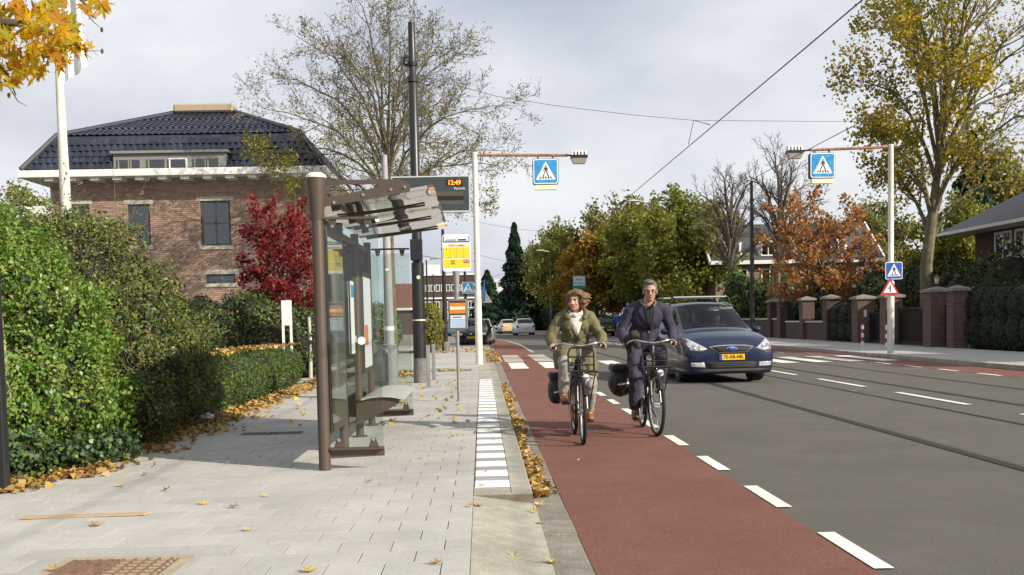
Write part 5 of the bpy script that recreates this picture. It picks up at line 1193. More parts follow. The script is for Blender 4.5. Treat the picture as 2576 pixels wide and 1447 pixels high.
for (a, b__, lab) in (((1043, 640, 23), (1206, 655, 40), 'thin distant span wire below the display'), ((1206, 560, 60), (1400, 585, 60), 'thin far span wire over the road bend'), ((1119, 620, 47.5), (1340, 668, 70), 'thin far span wire behind the crossing post')):
    wire(lab, [AT(*a), (AT(*a)+AT(*b__))/2-Vector((0, 0, 0.1)), AT(*b__)], 0.008)
# ---------------------------------------------------------------- covers and litter on the pavement
cv = thing('manhole_cover', 'rusty ribbed cast-iron cover set in a pale frame in the paving', 'manhole cover', (-1.985, 5.5, SWZ-0.012))
MB().box2((-0.358, -0.75, -0.02), (0.358, 0.598, 0.010)).build('frame', 'rustframe', cv)
MB().box2((-0.30, -0.69, 0.0105), (0.29, 0.52, 0.0125)).build('plate', 'rust', cv)
rb1 = MB().box((0, 0, 0), (0.30, 0.014, 0.008)).mesh('rib', 'rustframe'); rb2 = MB().box((0, 0, 0), (0.016, 0.92, 0.008)).mesh('rib', 'rust')
for k in range(14): link('rib', rb1, None, cv, (0.13, -0.46+0.072*k, 0.0165))
for k in range(9): link('rib', rb2, None, cv, (-0.27+0.066*k, 0.03, 0.0175))
dg_ = thing('drain_grate', 'dark slotted drain grate in the shade of the bus shelter', 'drain grate', (-2.5, 12.9, SWZ-0.012))
MB().box2((-0.36, -0.17, -0.02), (0.36, 0.17, 0.010)).build('frame', 'iron', dg_)
for k in range(14): MB().box((-0.30+0.046*k, 0, 0.013), (0.02, 0.29, 0.005)).build('bar', 'concretebase', dg_)
pm('cardboard', (0.42, 0.30, 0.18), 0.9, 0.1, 10.0)
p = G(215, 1300, SWZ); cbp = thing('cardboard_strip', 'long strip of brown cardboard lying on the paving', 'cardboard', (p.x, p.y, SWZ+0.003), R(3)); MB().prism([(-0.42, -0.035), (0.40, -0.045), (0.43, 0.03), (-0.38, 0.045)], 0, 0.012, 'XY').build('strip', 'cardboard', cbp)
pm('plastic', (0.62, 0.66, 0.72), 0.35, 0.05, 6.0)
p = G(515, 1062, SWZ); pl = thing('plastic_bag', 'crumpled white plastic bag under the dark bush', 'bag', (p.x, p.y, SWZ)); rg = np.random.default_rng(8)
mbp = MB().ell((0, 0, 0.06), (0.13, 0.10, 0.07), 12, 8); mbp.v = [(x+rg.normal(0, 0.012), y+rg.normal(0, 0.012), max(0.0, z+rg.normal(0, 0.012))) for x, y, z in mbp.v]; mbp.build('film', 'plastic', pl)
# ================================================================== cyclists and bicycles
from mathutils import noise as mnoise
pm('skin', (0.46, 0.26, 0.185), 0.5, 0.06, 14.0, spec=0.4)
pm('skin_dark', (0.36, 0.16, 0.12), 0.5, 0.06, 14.0)
pm('lips', (0.33, 0.11, 0.10), 0.45, 0.05, 8.0)
pm('hair_brown', (0.072, 0.038, 0.020), 0.5, 0.4, 34.0, 0.5, 90, col2=(0.19, 0.10, 0.05))
pm('hair_grey', (0.042, 0.038, 0.034), 0.6, 0.4, 70.0, col2=(0.13, 0.122, 0.115))
pm('brow', (0.05, 0.032, 0.022), 0.7, 0.1, 10.0)
pm('olive', (0.135, 0.120, 0.058), 0.9, 0.16, 12.0, 0.08, 200)
pm('olive_dark', (0.085, 0.077, 0.035), 0.9, 0.10, 20.0)
pm('shirtwhite', (0.62, 0.58, 0.51), 0.9, 0.08, 30.0, 0.15, 60)
pm('jeans_grey', (0.29, 0.285, 0.26), 0.9, 0.12, 24.0, 0.3, 200)
pm('leather_brown', (0.22, 0.075, 0.028), 0.45, 0.25, 14.0, col2=(0.30, 0.11, 0.04))
pm('leather_dark', (0.045, 0.028, 0.02), 0.45, 0.25, 14.0)
pm('navy', (0.032, 0.028, 0.052), 0.85, 0.18, 16.0, 0.08, 150)
pm('navy_trouser', (0.042, 0.036, 0.060), 0.9, 0.18, 14.0, 0.08, 120)
pm('blackcloth', (0.012, 0.012, 0.013), 0.9, 0.2, 20.0)
pm('bagblack', (0.014, 0.014, 0.015), 0.55, 0.3, 12.0, 0.3, 60)
pm('bluecloth', (0.02, 0.06, 0.28), 0.85, 0.1, 10.0)
pm('pinkcloth', (0.55, 0.28, 0.22), 0.85, 0.1, 10.0)
pm('bikeblack', (0.010, 0.010, 0.011), 0.32, 0.1, 10.0, spec=0.6)
pm('rubber', (0.018, 0.018, 0.018), 0.85, 0.2, 20.0)
pm('chrome', (0.62, 0.62, 0.60), 0.18, 0.05, 10.0, metal=1.0)
pm('silver', (0.55, 0.55, 0.53), 0.32, 0.05, 10.0, metal=0.85)
pm('lens', (0.75, 0.75, 0.72), 0.08, 0.04, 20.0, spec=0.8)
pm('tan_wall', (0.10, 0.075, 0.05), 0.6, 0.1, 10.0)
pm('eyewhite', (0.45, 0.42, 0.39), 0.2, 0.02, 4.0)
pm('reflector', (0.75, 0.75, 0.75), 0.3, 0.02, 4.0)
def cap(mb, p0, r0, p1, r1, n=12):
    p0, p1 = Vector(p0), Vector(p1); m = 5
    mb.tube([p0.lerp(p1, i/m) for i in range(m+1)], [r0+(r1-r0)*i/m for i in range(m+1)], n); mb.ell(p0, (r0, r0, r0), n, 8); mb.ell(p1, (r1, r1, r1), n, 8); return mb
def blob(name, mb, voxel, mat, parent, smooth=6, folds=0.0, fscale=14.0, seed=0, clipz=None):
    me = bpy.data.meshes.new(name); me.from_pydata(mb.v, [], mb.f); me.update()
    bm = bmesh.new(); bm.from_mesh(me); bmesh.ops.recalc_face_normals(bm, faces=bm.faces); bm.to_mesh(me); bm.free()
    ob = bpy.data.objects.new('tmp', me); C.objects.link(ob)
    md = ob.modifiers.new('r', 'REMESH'); md.mode = 'VOXEL'; md.voxel_size = voxel; md.use_smooth_shade = True
    if smooth: ms = ob.modifiers.new('s', 'SMOOTH'); ms.factor = 0.5; ms.iterations = smooth
    dg = bpy.context.evaluated_depsgraph_get(); dg.update(); m2 = bpy.data.meshes.new_from_object(ob.evaluated_get(dg))
    bpy.data.objects.remove(ob); bpy.data.meshes.remove(me)
    if folds > 0:
        N = np.zeros(len(m2.vertices)*3, np.float32); m2.vertices.foreach_get('normal', N); N = N.reshape(-1, 3); off = Vector((seed*3.1, seed*1.7, seed))
        for i, v in enumerate(m2.vertices):
            p = v.co; q = Vector((p.x*fscale, p.y*fscale, p.z*fscale*0.6))+off
            d = (1-abs(mnoise.noise(q))*2.2)*folds+mnoise.noise(q*2.6)*folds*0.4; v.co = p+Vector(N[i])*d
        m2.update()
    m2.name = name; m2.materials.clear(); m2.polygons.foreach_set('use_smooth', np.ones(len(m2.polygons), bool))
    return link(name, m2, mat, parent)
def bvh_of(o):
    me = o.data; return BVHTree.FromPolygons([v.co.copy() for v in me.vertices], [tuple(p.vertices) for p in me.polygons])
def decal(name, poly, bvh, mat, parent, off=0.004, rings=4, dens=4, d=(0, 1, 0), dist=-6.0, axes='XZ', thick=0.0):
    """polygon in a plane, pressed on to a surface along direction d (star-shaped about its centroid)"""
    D = Vector(d); P = []
    for i in range(len(poly)):
        a, b = poly[i], poly[(i+1) % len(poly)]
        for k in range(dens): P.append((a[0]+(b[0]-a[0])*k/dens, a[1]+(b[1]-a[1])*k/dens))
    c = (sum(p[0] for p in poly)/len(poly), sum(p[1] for p in poly)/len(poly)); V = []; last = None
    def shoot(x, z):
        nonlocal last
        o = Vector((x, dist, z)) if axes == 'XZ' else (Vector((dist, x, z)) if axes == 'YZ' else Vector((x, z, dist)))
        h = bvh.ray_cast(o, D)
        if h[0] is None: h = bvh.find_nearest(o+D*abs(dist)); return h[0]-D*off
        return h[0]-D*off
    V.append(shoot(*c)); n = len(P)
    for r in range(1, rings+1):
        for p in P: f = r/rings; V.append(shoot(c[0]+(p[0]-c[0])*f, c[1]+(p[1]-c[1])*f))
    F = [(0, 1+i, 1+(i+1) % n) for i in range(n)]
    for r in range(rings-1):
        for i in range(n): a = 1+r*n; F.append((a+i, a+n+i, a+n+(i+1) % n, a+(i+1) % n))
    m_ = len(V); base = 1+(rings-1)*n
    for i in range(n): V.append(V[base+i]+D*(off*2+0.002))
    for i in range(n): F.append((base+i, m_+i, m_+(i+1) % n, base+(i+1) % n))
    me = bpy.data.meshes.new(name); me.from_pydata([tuple(v) for v in V], [], F); me.update()
    bm = bmesh.new(); bm.from_mesh(me); bmesh.ops.recalc_face_normals(bm, faces=bm.faces); bm.to_mesh(me); bm.free()
    me.polygons.foreach_set('use_smooth', np.ones(len(me.polygons), bool))
    return link(name, me, mat, parent)
def spl(P, n=5):
    P = [Vector(p) for p in P]; m = len(P); out = []
    for i in range(m-1):
        p0, p1, p2, p3 = P[max(i-1, 0)], P[i], P[i+1], P[min(i+2, m-1)]
        for k in range(n): t = k/n; out.append(0.5*(2*p1+(p2-p0)*t+(2*p0-5*p1+4*p2-p3)*t*t+(3*p1-p0-3*p2+p3)*t**3))
    return out+[P[-1]]
def arc(c, r, a0, a1, n, x=0.0): return [(x, c[0]+r*math.cos(R(a0+(a1-a0)*i/n)), c[1]+r*math.sin(R(a0+(a1-a0)*i/n))) for i in range(n+1)]
BB = (0.07, 0.30)
def bicycle(name, label, loc, rz, crank_deg, steer=0.0, detail=True):
    t = thing(name, label, 'bicycle', loc, rz)
    spoke = MB().tube([(0, 0, 0.03), (0.0, 0, 0.335)], 0.0014, 3, cap=False).mesh('spoke', 'chrome')
    for (y, st_) in ((-0.56, steer), (0.56, 0.0)):
        tw_ = link('wheel', MB().tube([(0, 0.343*math.cos(a*math.pi/24), 0.343*math.sin(a*math.pi/24)) for a in range(48)], 0.0215, 9, closed=True).mesh('tyre', 'rubber', True), None, t, (0, y, 0.366), (0, 0, R(st_)))
        MB().tube([(0, 0.318*math.cos(a*math.pi/20), 0.318*math.sin(a*math.pi/20)) for a in range(40)], 0.010, 6, closed=True).build('rim', 'silver', tw_, smooth=True)
        MB().lathe([(0.018, -0.05), (0.030, -0.035), (0.030, 0.035), (0.018, 0.05)] if y > 0 else [(0.012, -0.06), (0.042, -0.035), (0.042, 0.035), (0.012, 0.06)], 14, axis='X').build('hub', 'chrome', tw_, smooth=True)
        if detail:
            for k in range(20): s = link('spoke', spoke, None, tw_, (0.018 if k % 2 else -0.018, 0, 0), (R(18*k), R(-2.6 if k % 2 else 2.6), 0))
        if y > 0 or detail: MB().tube(arc((y, 0.366), 0.378, -15 if y > 0 else 20, 175 if y > 0 else 150, 18), 0.024, 6).build('mudguard', 'bikeblack', t, smooth=True)
    f = MB(); T = lambda a, b, r: f.tube([a, b], r, 8)
    T((0, -0.405, 0.66), (0, -0.365, 0.93), 0.021); T((0, -0.40, 0.68), (0, BB[0], BB[1]), 0.020); T((0, -0.38, 0.82), (0, 0.20, 0.60), 0.017); T((0, BB[0], BB[1]), (0, 0.30, 0.90), 0.018)
    for s in (-1, 1): T((s*0.03, BB[0], BB[1]), (s*0.055, 0.56, 0.366), 0.010); T((s*0.015, 0.28, 0.80), (s*0.055, 0.56, 0.366), 0.008)
    f.build('frame', 'bikeblack', t, smooth=True)
    fk = MB()
    for s in (-1, 1): fk.tube([(s*0.02, -0.405, 0.80), (s*0.045, -0.425, 0.70), (s*0.05, -0.50, 0.50), (s*0.052, -0.56, 0.366)], 0.012, 8)
    fk.box((0, -0.41, 0.745), (0.09, 0.04, 0.05)); fk.build('fork', 'bikeblack', t, smooth=True)
    MB().tube([(0, -0.37, 0.90), (0, -0.36, 1.07)], 0.015, 10).build('stem', 'chrome', t, smooth=True)
    hb = MB().tube(spl([(-0.275, -0.06, 1.045), (-0.278, -0.17, 1.055), (-0.262, -0.26, 1.085), (-0.20, -0.345, 1.105), (-0.10, -0.385, 1.085), (0, -0.395, 1.072), (0.10, -0.385, 1.085), (0.20, -0.345, 1.105), (0.262, -0.26, 1.085), (0.278, -0.17, 1.055), (0.275, -0.06, 1.045)]), 0.0115, 10).build('handlebar', 'chrome', t, smooth=True)
    for s in (-1, 1):
        MB().tube([(s*0.275, -0.05, 1.044), (s*0.278, -0.17, 1.055)], 0.017, 10).build('grip', 'rubber', hb, smooth=True)
        MB().tube([(s*0.255, -0.25, 1.075), (s*0.285, -0.20, 1.035), (s*0.315, -0.11, 1.02)], 0.006, 6).build('brake_lever', 'bikeblack', hb)
        MB().tube(spl([(s*0.26, -0.25, 1.08), (s*0.15, -0.44, 1.14), (s*0.03, -0.45, 1.04), (0, -0.40, 0.90)]), 0.004, 5).build('cable', 'rubber', hb)
    rk_ = MB(); z = 0.80
    rk_.tube([(-0.14, -0.47, z), (-0.15, -0.78, z), (-0.13, -0.82, z+0.01), (0.13, -0.82, z+0.01), (0.15, -0.78, z), (0.14, -0.47, z)], 0.0095, 8, closed=True)
    fr_ = rk_.build('front_rack', 'bikeblack', t, smooth=True)
    for y in (-0.54, -0.61, -0.68, -0.75): MB().tube([(-0.148, y, z), (0.148, y, z)], 0.006, 6).build('rack_bar', 'bikeblack', fr_)
    MB().tube([(-0.14, -0.47, z-0.01), (-0.14, -0.455, 1.0), (-0.12, -0.45, 1.045), (-0.09, -0.45, 1.055), (0.09, -0.45, 1.055), (0.12, -0.45, 1.045), (0.14, -0.455, 1.0), (0.14, -0.47, z-0.01)], 0.0105, 8).build('rack_hoop', 'bikeblack', fr_, smooth=True)
    for zz in (0.865, 0.955): MB().tube([(-0.14, -0.46, zz), (0.14, -0.46, zz)], 0.0085, 7).build('rack_bar', 'bikeblack', fr_)
    for s in (-1, 1): MB().tube([(s*0.13, -0.70, z), (s*0.062, -0.565, 0.366)], 0.007, 6).build('rack_strut', 'bikeblack', fr_)
    for zz in (0.72, 0.76): MB().tube([(-0.12, -0.50, zz), (0.0, -0.56, zz-0.01), (0.12, -0.50, zz)], 0.006, 6).build('rack_bar', 'bikeblack', fr_)
    hl_ = MB().lathe([(0.022, 0.05), (0.040, 0.01), (0.043, -0.01)], 14, (0.03, -0.66, 0.735), 'Y').build('headlight', 'chrome', t, smooth=True); MB().lathe([(0.041, -0.011), (0.036, -0.02), (0.012, -0.027)], 14, (0.03, -0.66, 0.735), 'Y').build('lens', 'lens', hl_, smooth=True)
    sd = MB().tube([(0, 0.18, 0.955), (0, 0.26, 0.96), (0, 0.36, 0.97), (0, 0.42, 0.97)], [0.025, 0.05, 0.095, 0.085], 12); sd.v = [(x, y, 0.96+(zz-0.96)*0.45) for x, y, zz in sd.v]; sa = sd.build('saddle', 'bikeblack', t, smooth=True); MB().tube([(0, 0.28, 0.84), (0, 0.305, 0.95)], 0.013, 8).build('seat_post', 'chrome', sa)
    a = R(crank_deg); dy, dz = -0.165*math.sin(a), 0.165*math.cos(a)   # right crank (-x): 0 deg = up, positive = forward
    ck = MB().lathe([(0.085, -0.055), (0.085, -0.05)], 20, (0, BB[0], BB[1]), 'X').build('chainring', 'bikeblack', t)
    for s, q in ((-1, 1), (1, -1)):
        MB().tube([(s*0.07, BB[0], BB[1]), (s*0.085, BB[0]+q*dy, BB[1]+q*dz)], 0.011, 8).build('crank', 'chrome', ck); MB().box((s*0.135, BB[0]+q*dy, BB[1]+q*dz), (0.085, 0.075, 0.024)).build('pedal', 'rubber', ck)
    MB().prism([(BB[0]-0.11, BB[1]-0.05), (BB[0]-0.05, BB[1]-0.10), (0.58, 0.31), (0.62, 0.36), (0.58, 0.42), (BB[0]-0.05, BB[1]+0.11), (BB[0]-0.11, BB[1]+0.05)], -0.068, -0.058, 'YZ').build('chain_case', 'bikeblack', t)
    rr_ = MB().tube([(-0.07, 0.36, 0.765), (-0.07, 0.88, 0.765), (0.07, 0.88, 0.765), (0.07, 0.36, 0.765)], 0.007, 6, closed=True).build('rear_rack', 'bikeblack', t)
    for s in (-1, 1): MB().tube([(s*0.07, 0.72, 0.765), (s*0.06, 0.56, 0.37)], 0.006, 6).build('rack_strut', 'bikeblack', rr_)
    MB().tube([(0.04, 0.13, 0.28), (0.11, 0.20, 0.16)], 0.009, 6).build('kickstand', 'bikeblack', t)
    return t, Vector((0, BB[0]+dy, BB[1]+dz)), Vector((0, BB[0]-dy, BB[1]-dz))
def head_prims(mb, c, M, s=1.0):
    c = Vector(c); E = lambda p, r, rot=None: mb.ell(c+M @ (Vector(p)*s), [x*s for x in r], 16, 12, M if rot is None else M @ rot)
    E((0, 0.018, 0.030), (0.074, 0.092, 0.086)); E((0, -0.022, -0.035), (0.060, 0.068, 0.080)); E((0, -0.055, -0.085), (0.030, 0.028, 0.026)); E((0, -0.03, -0.07), (0.050, 0.05, 0.04))
    E((0, -0.068, 0.022), (0.050, 0.016, 0.016)); E((0.036, -0.060, -0.030), (0.022, 0.022, 0.024)); E((-0.036, -0.060, -0.030), (0.022, 0.022, 0.024))
    cap(mb, c+M @ (Vector((0, -0.086, 0.012))*s), 0.009*s, c+M @ (Vector((0, -0.104, -0.028))*s), 0.0145*s); E((0.011, -0.094, -0.032), (0.009, 0.009, 0.008)); E((-0.011, -0.094, -0.032), (0.009, 0.009, 0.008))
    E((0, -0.083, -0.062), (0.022, 0.010, 0.008))
    for k in (-1, 1): E((k*0.076, 0.012, -0.012), (0.010, 0.021, 0.032))
def hand(mb, grip, axis, side):
    """fist round a handlebar grip: grip centre, axis along the grip pointing forwards"""
    g = Vector(grip); ax = Vector(axis).normalized(); up = Vector((0, 0, 1)); up = (up-ax*up.dot(ax)).normalized(); out = ax.cross(up).normalized()
    if out.x*side < 0: out = -out
    mb.ell(g+up*0.027+out*0.012-ax*0.012, (0.030, 0.046, 0.018), 12, 8)
    for k, L in enumerate((0.98, 1.06, 1.0, 0.85)):
        b = g+ax*(0.034-0.0225*k); rad = 0.030*L
        pts = [b+up*0.026+out*0.018, b+out*(rad+0.006)+up*0.012, b+out*rad*0.9-up*0.016, b-up*(rad*0.95)+out*0.006, b-up*(rad*0.75)-out*0.016]
        for i in range(4): cap(mb, pts[i], 0.0098-0.0006*i, pts[i+1], 0.0094-0.0006*i, 8)
    b = g+ax*0.02; pts = [g+up*0.026-out*0.012-ax*0.02, b-out*0.026+up*0.016, b+ax*0.018-out*0.028-up*0.008, b+ax*0.022-out*0.014-up*0.024]
    for i in range(3): cap(mb, pts[i], 0.0125-0.001*i, pts[i+1], 0.0115-0.001*i, 8)
def rider(name, label, loc, rz, K):
    """K: dict of joints and materials"""
    t = thing(name, label, 'person', loc, rz); v = lambda k: Vector(K[k])
    body = MB(); M = Matrix.Rotation(K['yaw'], 3, 'Z') @ Matrix.Rotation(K.get('pitch', 0), 3, 'X')
    hc_ = v('head'); head_prims(body, hc_, M, K.get('hs', 1.0))
    cap(body, hc_+M @ Vector((0, 0.025, -0.06)), 0.052*K['neck'], v('neckb')+Vector((0, 0.0, -0.02)), 0.060*K['neck'])
    tw = K['w']
    body.ell(v('chest'), (0.135*tw, 0.095, 0.17), 16, 10); body.ell(v('waist'), (0.12*tw, 0.085, 0.13), 16, 10); body.ell(v('pelvis'), (0.145, 0.10, 0.12), 16, 10)
    cap(body, v('shR'), 0.05, v('shL'), 0.05)
    for s in 'RL':
        cap(body, v('sh'+s), 0.045, v('el'+s), 0.036); cap(body, v('el'+s), 0.036, v('ha'+s)+(v('el'+s)-v('ha'+s)).normalized()*0.05+Vector((0, 0, 0.015)), 0.025); cap(body, v('ha'+s)+(v('el'+s)-v('ha'+s)).normalized()*0.06+Vector((0, 0, 0.018)), 0.025, v('ha'+s)+Vector((0, 0, 0.02)), 0.024)
        cap(body, v('hip'+s), 0.075, v('kn'+s), 0.052); cap(body, v('kn'+s), 0.050, v('an'+s), 0.036); cap(body, v('an'+s), 0.034, v('ba'+s)+Vector((0, 0, 0.03)), 0.028)
        hand(body, v('ha'+s), (0, -1, 0.08), -1 if s == 'R' else 1)
    bo = blob('body', body, K.get('vox', 0.0062), K['skin'], t, 2); bb = bvh_of(bo)
    # face, pressed on to the head in its own frame
    fp = lambda p: hc_+M @ (Vector(p)*K.get('hs', 1.0))
    if K.get('face', True):
        for s in (-1, 1):
            e = MB().ell(fp((s*0.030, -0.071, 0.0)), (0.0125, 0.0095, 0.0058), 12, 8, M).build('eye', 'eyewhite', bo, smooth=True)
            MB().ell(fp((s*0.030-0.002, -0.0795, 0.0)), (0.0062, 0.0032, 0.0056), 10, 6, M).build('iris', 'brow', e, smooth=True)
            MB().tube([fp((s*0.016, -0.083, 0.0105)), fp((s*0.030, -0.0815, 0.0125)), fp((s*0.046, -0.072, 0.008))], 0.0022, 6).build('eyelid', K['skin'] if K.get('pale') else 'skin_dark', e, smooth=True)
            MB().tube([fp((s*0.014, -0.086, 0.022)), fp((s*0.032, -0.085, 0.027)), fp((s*0.050, -0.072, 0.021))], [0.0042, 0.0045, 0.0025], 6).build('eyebrow', 'brow', bo, smooth=True)
        mo = MB(); mo.tube([fp((-0.025, -0.080, -0.060)), fp((-0.010, -0.0925, -0.0565)), fp((0, -0.0935, -0.058)), fp((0.010, -0.0925, -0.0565)), fp((0.025, -0.080, -0.060))], [0.002, 0.0048, 0.005, 0.0048, 0.002], 6); mo.tube([fp((-0.022, -0.080, -0.066)), fp((0, -0.092, -0.068)), fp((0.022, -0.080, -0.066))], [0.002, 0.0055, 0.002], 6); mo.build('lips', 'lips', bo, smooth=True)
    # trousers
    tr_ = MB(); tr_.ell(v('pelvis'), (0.165, 0.125, 0.13), 16, 10)
    for s in 'RL':
        k_ = v('kn'+s); a_ = v('an'+s); h_ = v('hip'+s); cap(tr_, h_, 0.098, k_, 0.068*K['leg']); sh_ = (a_-k_); cap(tr_, k_, 0.066*K['leg'], k_+sh_*K['hem'], K['cuff'])
    to = blob('trousers', tr_, 0.010, K['trousers'], t, 4, 0.012, 12, 2)
    # jacket
    j = MB(); j.ell(v('chest')+Vector((0, 0.005, -0.01)), (0.178*tw, 0.132, 0.20), 18, 12); j.ell(v('waist'), (0.165*tw, 0.125, 0.17), 18, 12); j.ell(v('pelvis')+Vector((0, 0, 0.03)), (0.178*tw, 0.148, 0.14), 18, 12)
    cap(j, v('neckb')+Vector((-0.06, 0.03, -0.03)), 0.060, v('shR')+Vector((0.02, 0, 0)), 0.066); cap(j, v('neckb')+Vector((0.06, 0.03, -0.03)), 0.060, v('shL')+Vector((-0.02, 0, 0)), 0.066)
    for s in 'RL':
        e_, h_ = v('el'+s), v('ha'+s); w_ = h_+(e_-h_).normalized()*0.075+Vector((0, 0, 0.018)); cap(j, v('sh'+s)+Vector((0, 0, -0.015)), 0.066*K['arm'], e_, 0.058*K['arm']); cap(j, e_, 0.058*K['arm'], w_, 0.049*K['arm'])
        if K['skirt'] > 0: hp_, kn_ = v('hip'+s)+Vector((0, 0, 0.02)), v('kn'+s)+Vector((0, 0.0, 0.015)); q = hp_.lerp(kn_, K['skirt']); cap(j, hp_, 0.128, q, 0.112)
    if K['skirt'] > 0.3: j.ell(v('pelvis')+Vector((0, -0.08, -0.04)), (0.17, 0.13, 0.10), 14, 8); cap(j, v('pelvis')+Vector((-0.19, 0.02, 0)), 0.06, v('pelvis')+Vector((-0.20, 0.0, -0.17)), 0.04); cap(j, v('pelvis')+Vector((0.16, 0.02, 0)), 0.06, v('pelvis')+Vector((0.17, 0.0, -0.17)), 0.04)
    if K['skirt'] == 0: cap(j, v('pelvis')+Vector((-0.17, -0.02, 0.03)), 0.045, v('pelvis')+Vector((-0.19, -0.05, -0.12)), 0.028); cap(j, v('pelvis')+Vector((0.15, -0.02, 0.03)), 0.045, v('pelvis')+Vector((0.17, -0.05, -0.12)), 0.028)
    jo = blob('coat' if K['skirt'] > 0 else 'jacket', j, 0.0095, K['jacket'], t, 4, K.get('folds', 0.013), 10, 5); jb = bvh_of(jo)
    # shoes
    for s in 'RL':
        m_ = MB(); a_, b_ = v('an'+s), v('ba'+s); cap(m_, a_+Vector((0, 0.0, 0.08 if K['boot'] else 0.0)), 0.050 if K['boot'] else 0.042, a_-Vector((0, 0, 0.02)), 0.046); cap(m_, a_+Vector((0, 0.01, -0.035)), 0.042, b_+Vector((0, -0.015, 0.034)), 0.041); m_.ell(b_+Vector((0, -0.04, 0.030)), (0.044, 0.055, 0.032), 12, 8)
        sho = blob('boot' if K['boot'] else 'shoe', m_, 0.009, K['shoe'], t, 3)
        MB().beam(a_+Vector((0, 0.045, -0.085)), b_+Vector((0, -0.085, -0.012)), 0.086, 0.020).build('sole', 'leather_dark', sho, bevel=0.008)
        if K['boot']: MB().lathe([(0.052, 0.075), (0.054, 0.10), (0.050, 0.12)], 12, a_).build('boot_cuff', 'leather_dark', sho, smooth=True)
    return t, bo, jo, jb, fp, M
# ---------------------------------------------------------------- woman
WX_, WY_ = 1.075, 12.38
bk1, pr, plft = bicycle('bicycle', 'black transport bicycle with front rack ridden by the woman in olive', (WX_, WY_, 0), 0, 45, -1)
K1 = dict(head=(-0.008, 0.10, 1.575), yaw=R(-24), pitch=R(2), neck=0.88, neckb=(0, 0.165, 1.455), chest=(0, 0.20, 1.31), waist=(0, 0.27, 1.14), pelvis=(0, 0.31, 1.00), w=0.97,
          shR=(-0.165, 0.185, 1.395), shL=(0.165, 0.185, 1.395), elR=(-0.295, 0.17, 1.165), elL=(0.29, 0.16, 1.175), haR=(-0.278, -0.10, 1.05), haL=(0.278, -0.10, 1.05),
          hipR=(-0.11, 0.29, 0.95), hipL=(0.11, 0.29, 0.95), knR=(-0.165, -0.12, 0.88), knL=(0.155, 0.03, 0.62), anR=(-0.165, pr.y+0.10, pr.z+0.105), anL=(0.155, plft.y+0.10, plft.z+0.105), baR=(-0.155, pr.y-0.01, pr.z+0.012), baL=(0.15, plft.y-0.01, plft.z+0.012),
          skin='skin', trousers='jeans_grey', jacket='olive', skirt=0.62, boot=True, shoe='leather_brown', leg=0.92, hem=0.86, cuff=0.050, arm=1.0)
w1, bo1, jo1, jb1, fp1, M1_ = rider('person', 'woman with wind-blown brown hair in an olive coat cycling in brown boots', (WX_, WY_, 0), 0, K1)
# hair: base plus locks blown to one side
hh = MB(); c = Vector(K1['head']); E = lambda p, r: hh.ell(c+M1_ @ Vector(p), r, 14, 10, M1_)
E((0, 0.03, 0.052), (0.090, 0.100, 0.082)); E((0, 0.075, -0.01), (0.088, 0.062, 0.105)); E((0.085, 0.03, -0.01), (0.035, 0.06, 0.09)); E((-0.078, 0.04, -0.005), (0.028, 0.055, 0.085)); E((0.03, -0.045, 0.088), (0.055, 0.035, 0.028)); E((-0.04, -0.045, 0.082), (0.04, 0.032, 0.026))
rg = np.random.default_rng(12)
for i in range(120):                                     # curls lying along the wind
    a = rg.uniform(-2.5, 2.5); el = rg.uniform(-1.0, 1.25); d = Vector((math.sin(a)*math.cos(el)*0.092, math.cos(a)*math.cos(el)*0.096+0.03, math.sin(el)*0.088+0.03))
    if d.y < -0.045 and d.z < 0.075: continue
    ext = 1.0+(0.55*rg.random() if d.x > 0.0 and d.z < 0.09 else 0.10*rg.random()); p = c+M1_ @ Vector((d.x*ext+(0.02 if d.x > 0 else 0), d.y, d.z-0.02*(ext-1)))
    fl = Vector((1.0 if d.x > -0.02 else -0.35, 0.3, rg.normal(-0.25, 0.35))).normalized(); sd_ = fl.cross(Vector((0, 1, 0.2))).normalized(); up_ = sd_.cross(fl)
    hh.ell(p, (rg.uniform(0.026, 0.046), 0.014, 0.0125), 8, 6, Matrix((fl, sd_, up_)).transposed())
blob('hair', hh, 0.0058, 'hair_brown', w1, 2, 0.0045, 60, 3)
decal('shirt', [(-0.085, 1.435), (0.075, 1.435), (0.075, 1.36), (0.04, 1.24), (0.006, 1.17), (-0.04, 1.25), (-0.085, 1.36)], jb1, 'shirtwhite', w1, 0.008)
sc = MB(); sc.tube([(0.08*math.cos(k*math.pi/6), 0.155+0.07*math.sin(k*math.pi/6), 1.445-0.035*max(0, -math.sin(k*math.pi/6))) for k in range(12)], 0.026, 8, closed=True); blob('neck_scarf', sc, 0.008, 'shirtwhite', w1, 2, 0.008, 24, 4)
co = MB(); co.tube([(-0.085, 0.03, 1.37), (-0.115, 0.12, 1.435), (-0.09, 0.22, 1.475), (0, 0.25, 1.485), (0.09, 0.22, 1.475), (0.12, 0.12, 1.435), (0.09, 0.03, 1.37)], [0.022, 0.034, 0.036, 0.034, 0.036, 0.034, 0.022], 8); blob('collar', co, 0.009, 'olive', jo1, 3, 0.008, 20, 6)
decal('zip', [(-0.004, 1.165), (0.010, 1.165), (0.016, 0.93), (0.004, 0.93)], jb1, 'olive_dark', jo1, 0.004)
for s in (-1, 1):
    decal('storm_flap', [(s*0.075, 1.37), (s*0.17, 1.36), (s*0.175, 1.30), (s*0.10, 1.245), (s*0.055, 1.25)], jb1, 'olive', jo1, 0.010)
    decal('pocket', [(s*0.07, 1.12), (s*0.145, 1.13), (s*0.15, 1.105), (s*0.075, 1.095)], jb1, 'olive_dark', jo1, 0.005)
    decal('tab', [(s*0.12-0.02, 1.28), (s*0.12+0.02, 1.28), (s*0.12+0.015, 1.20), (s*0.12-0.015, 1.20)], jb1, 'olive_dark', jo1, 0.012)
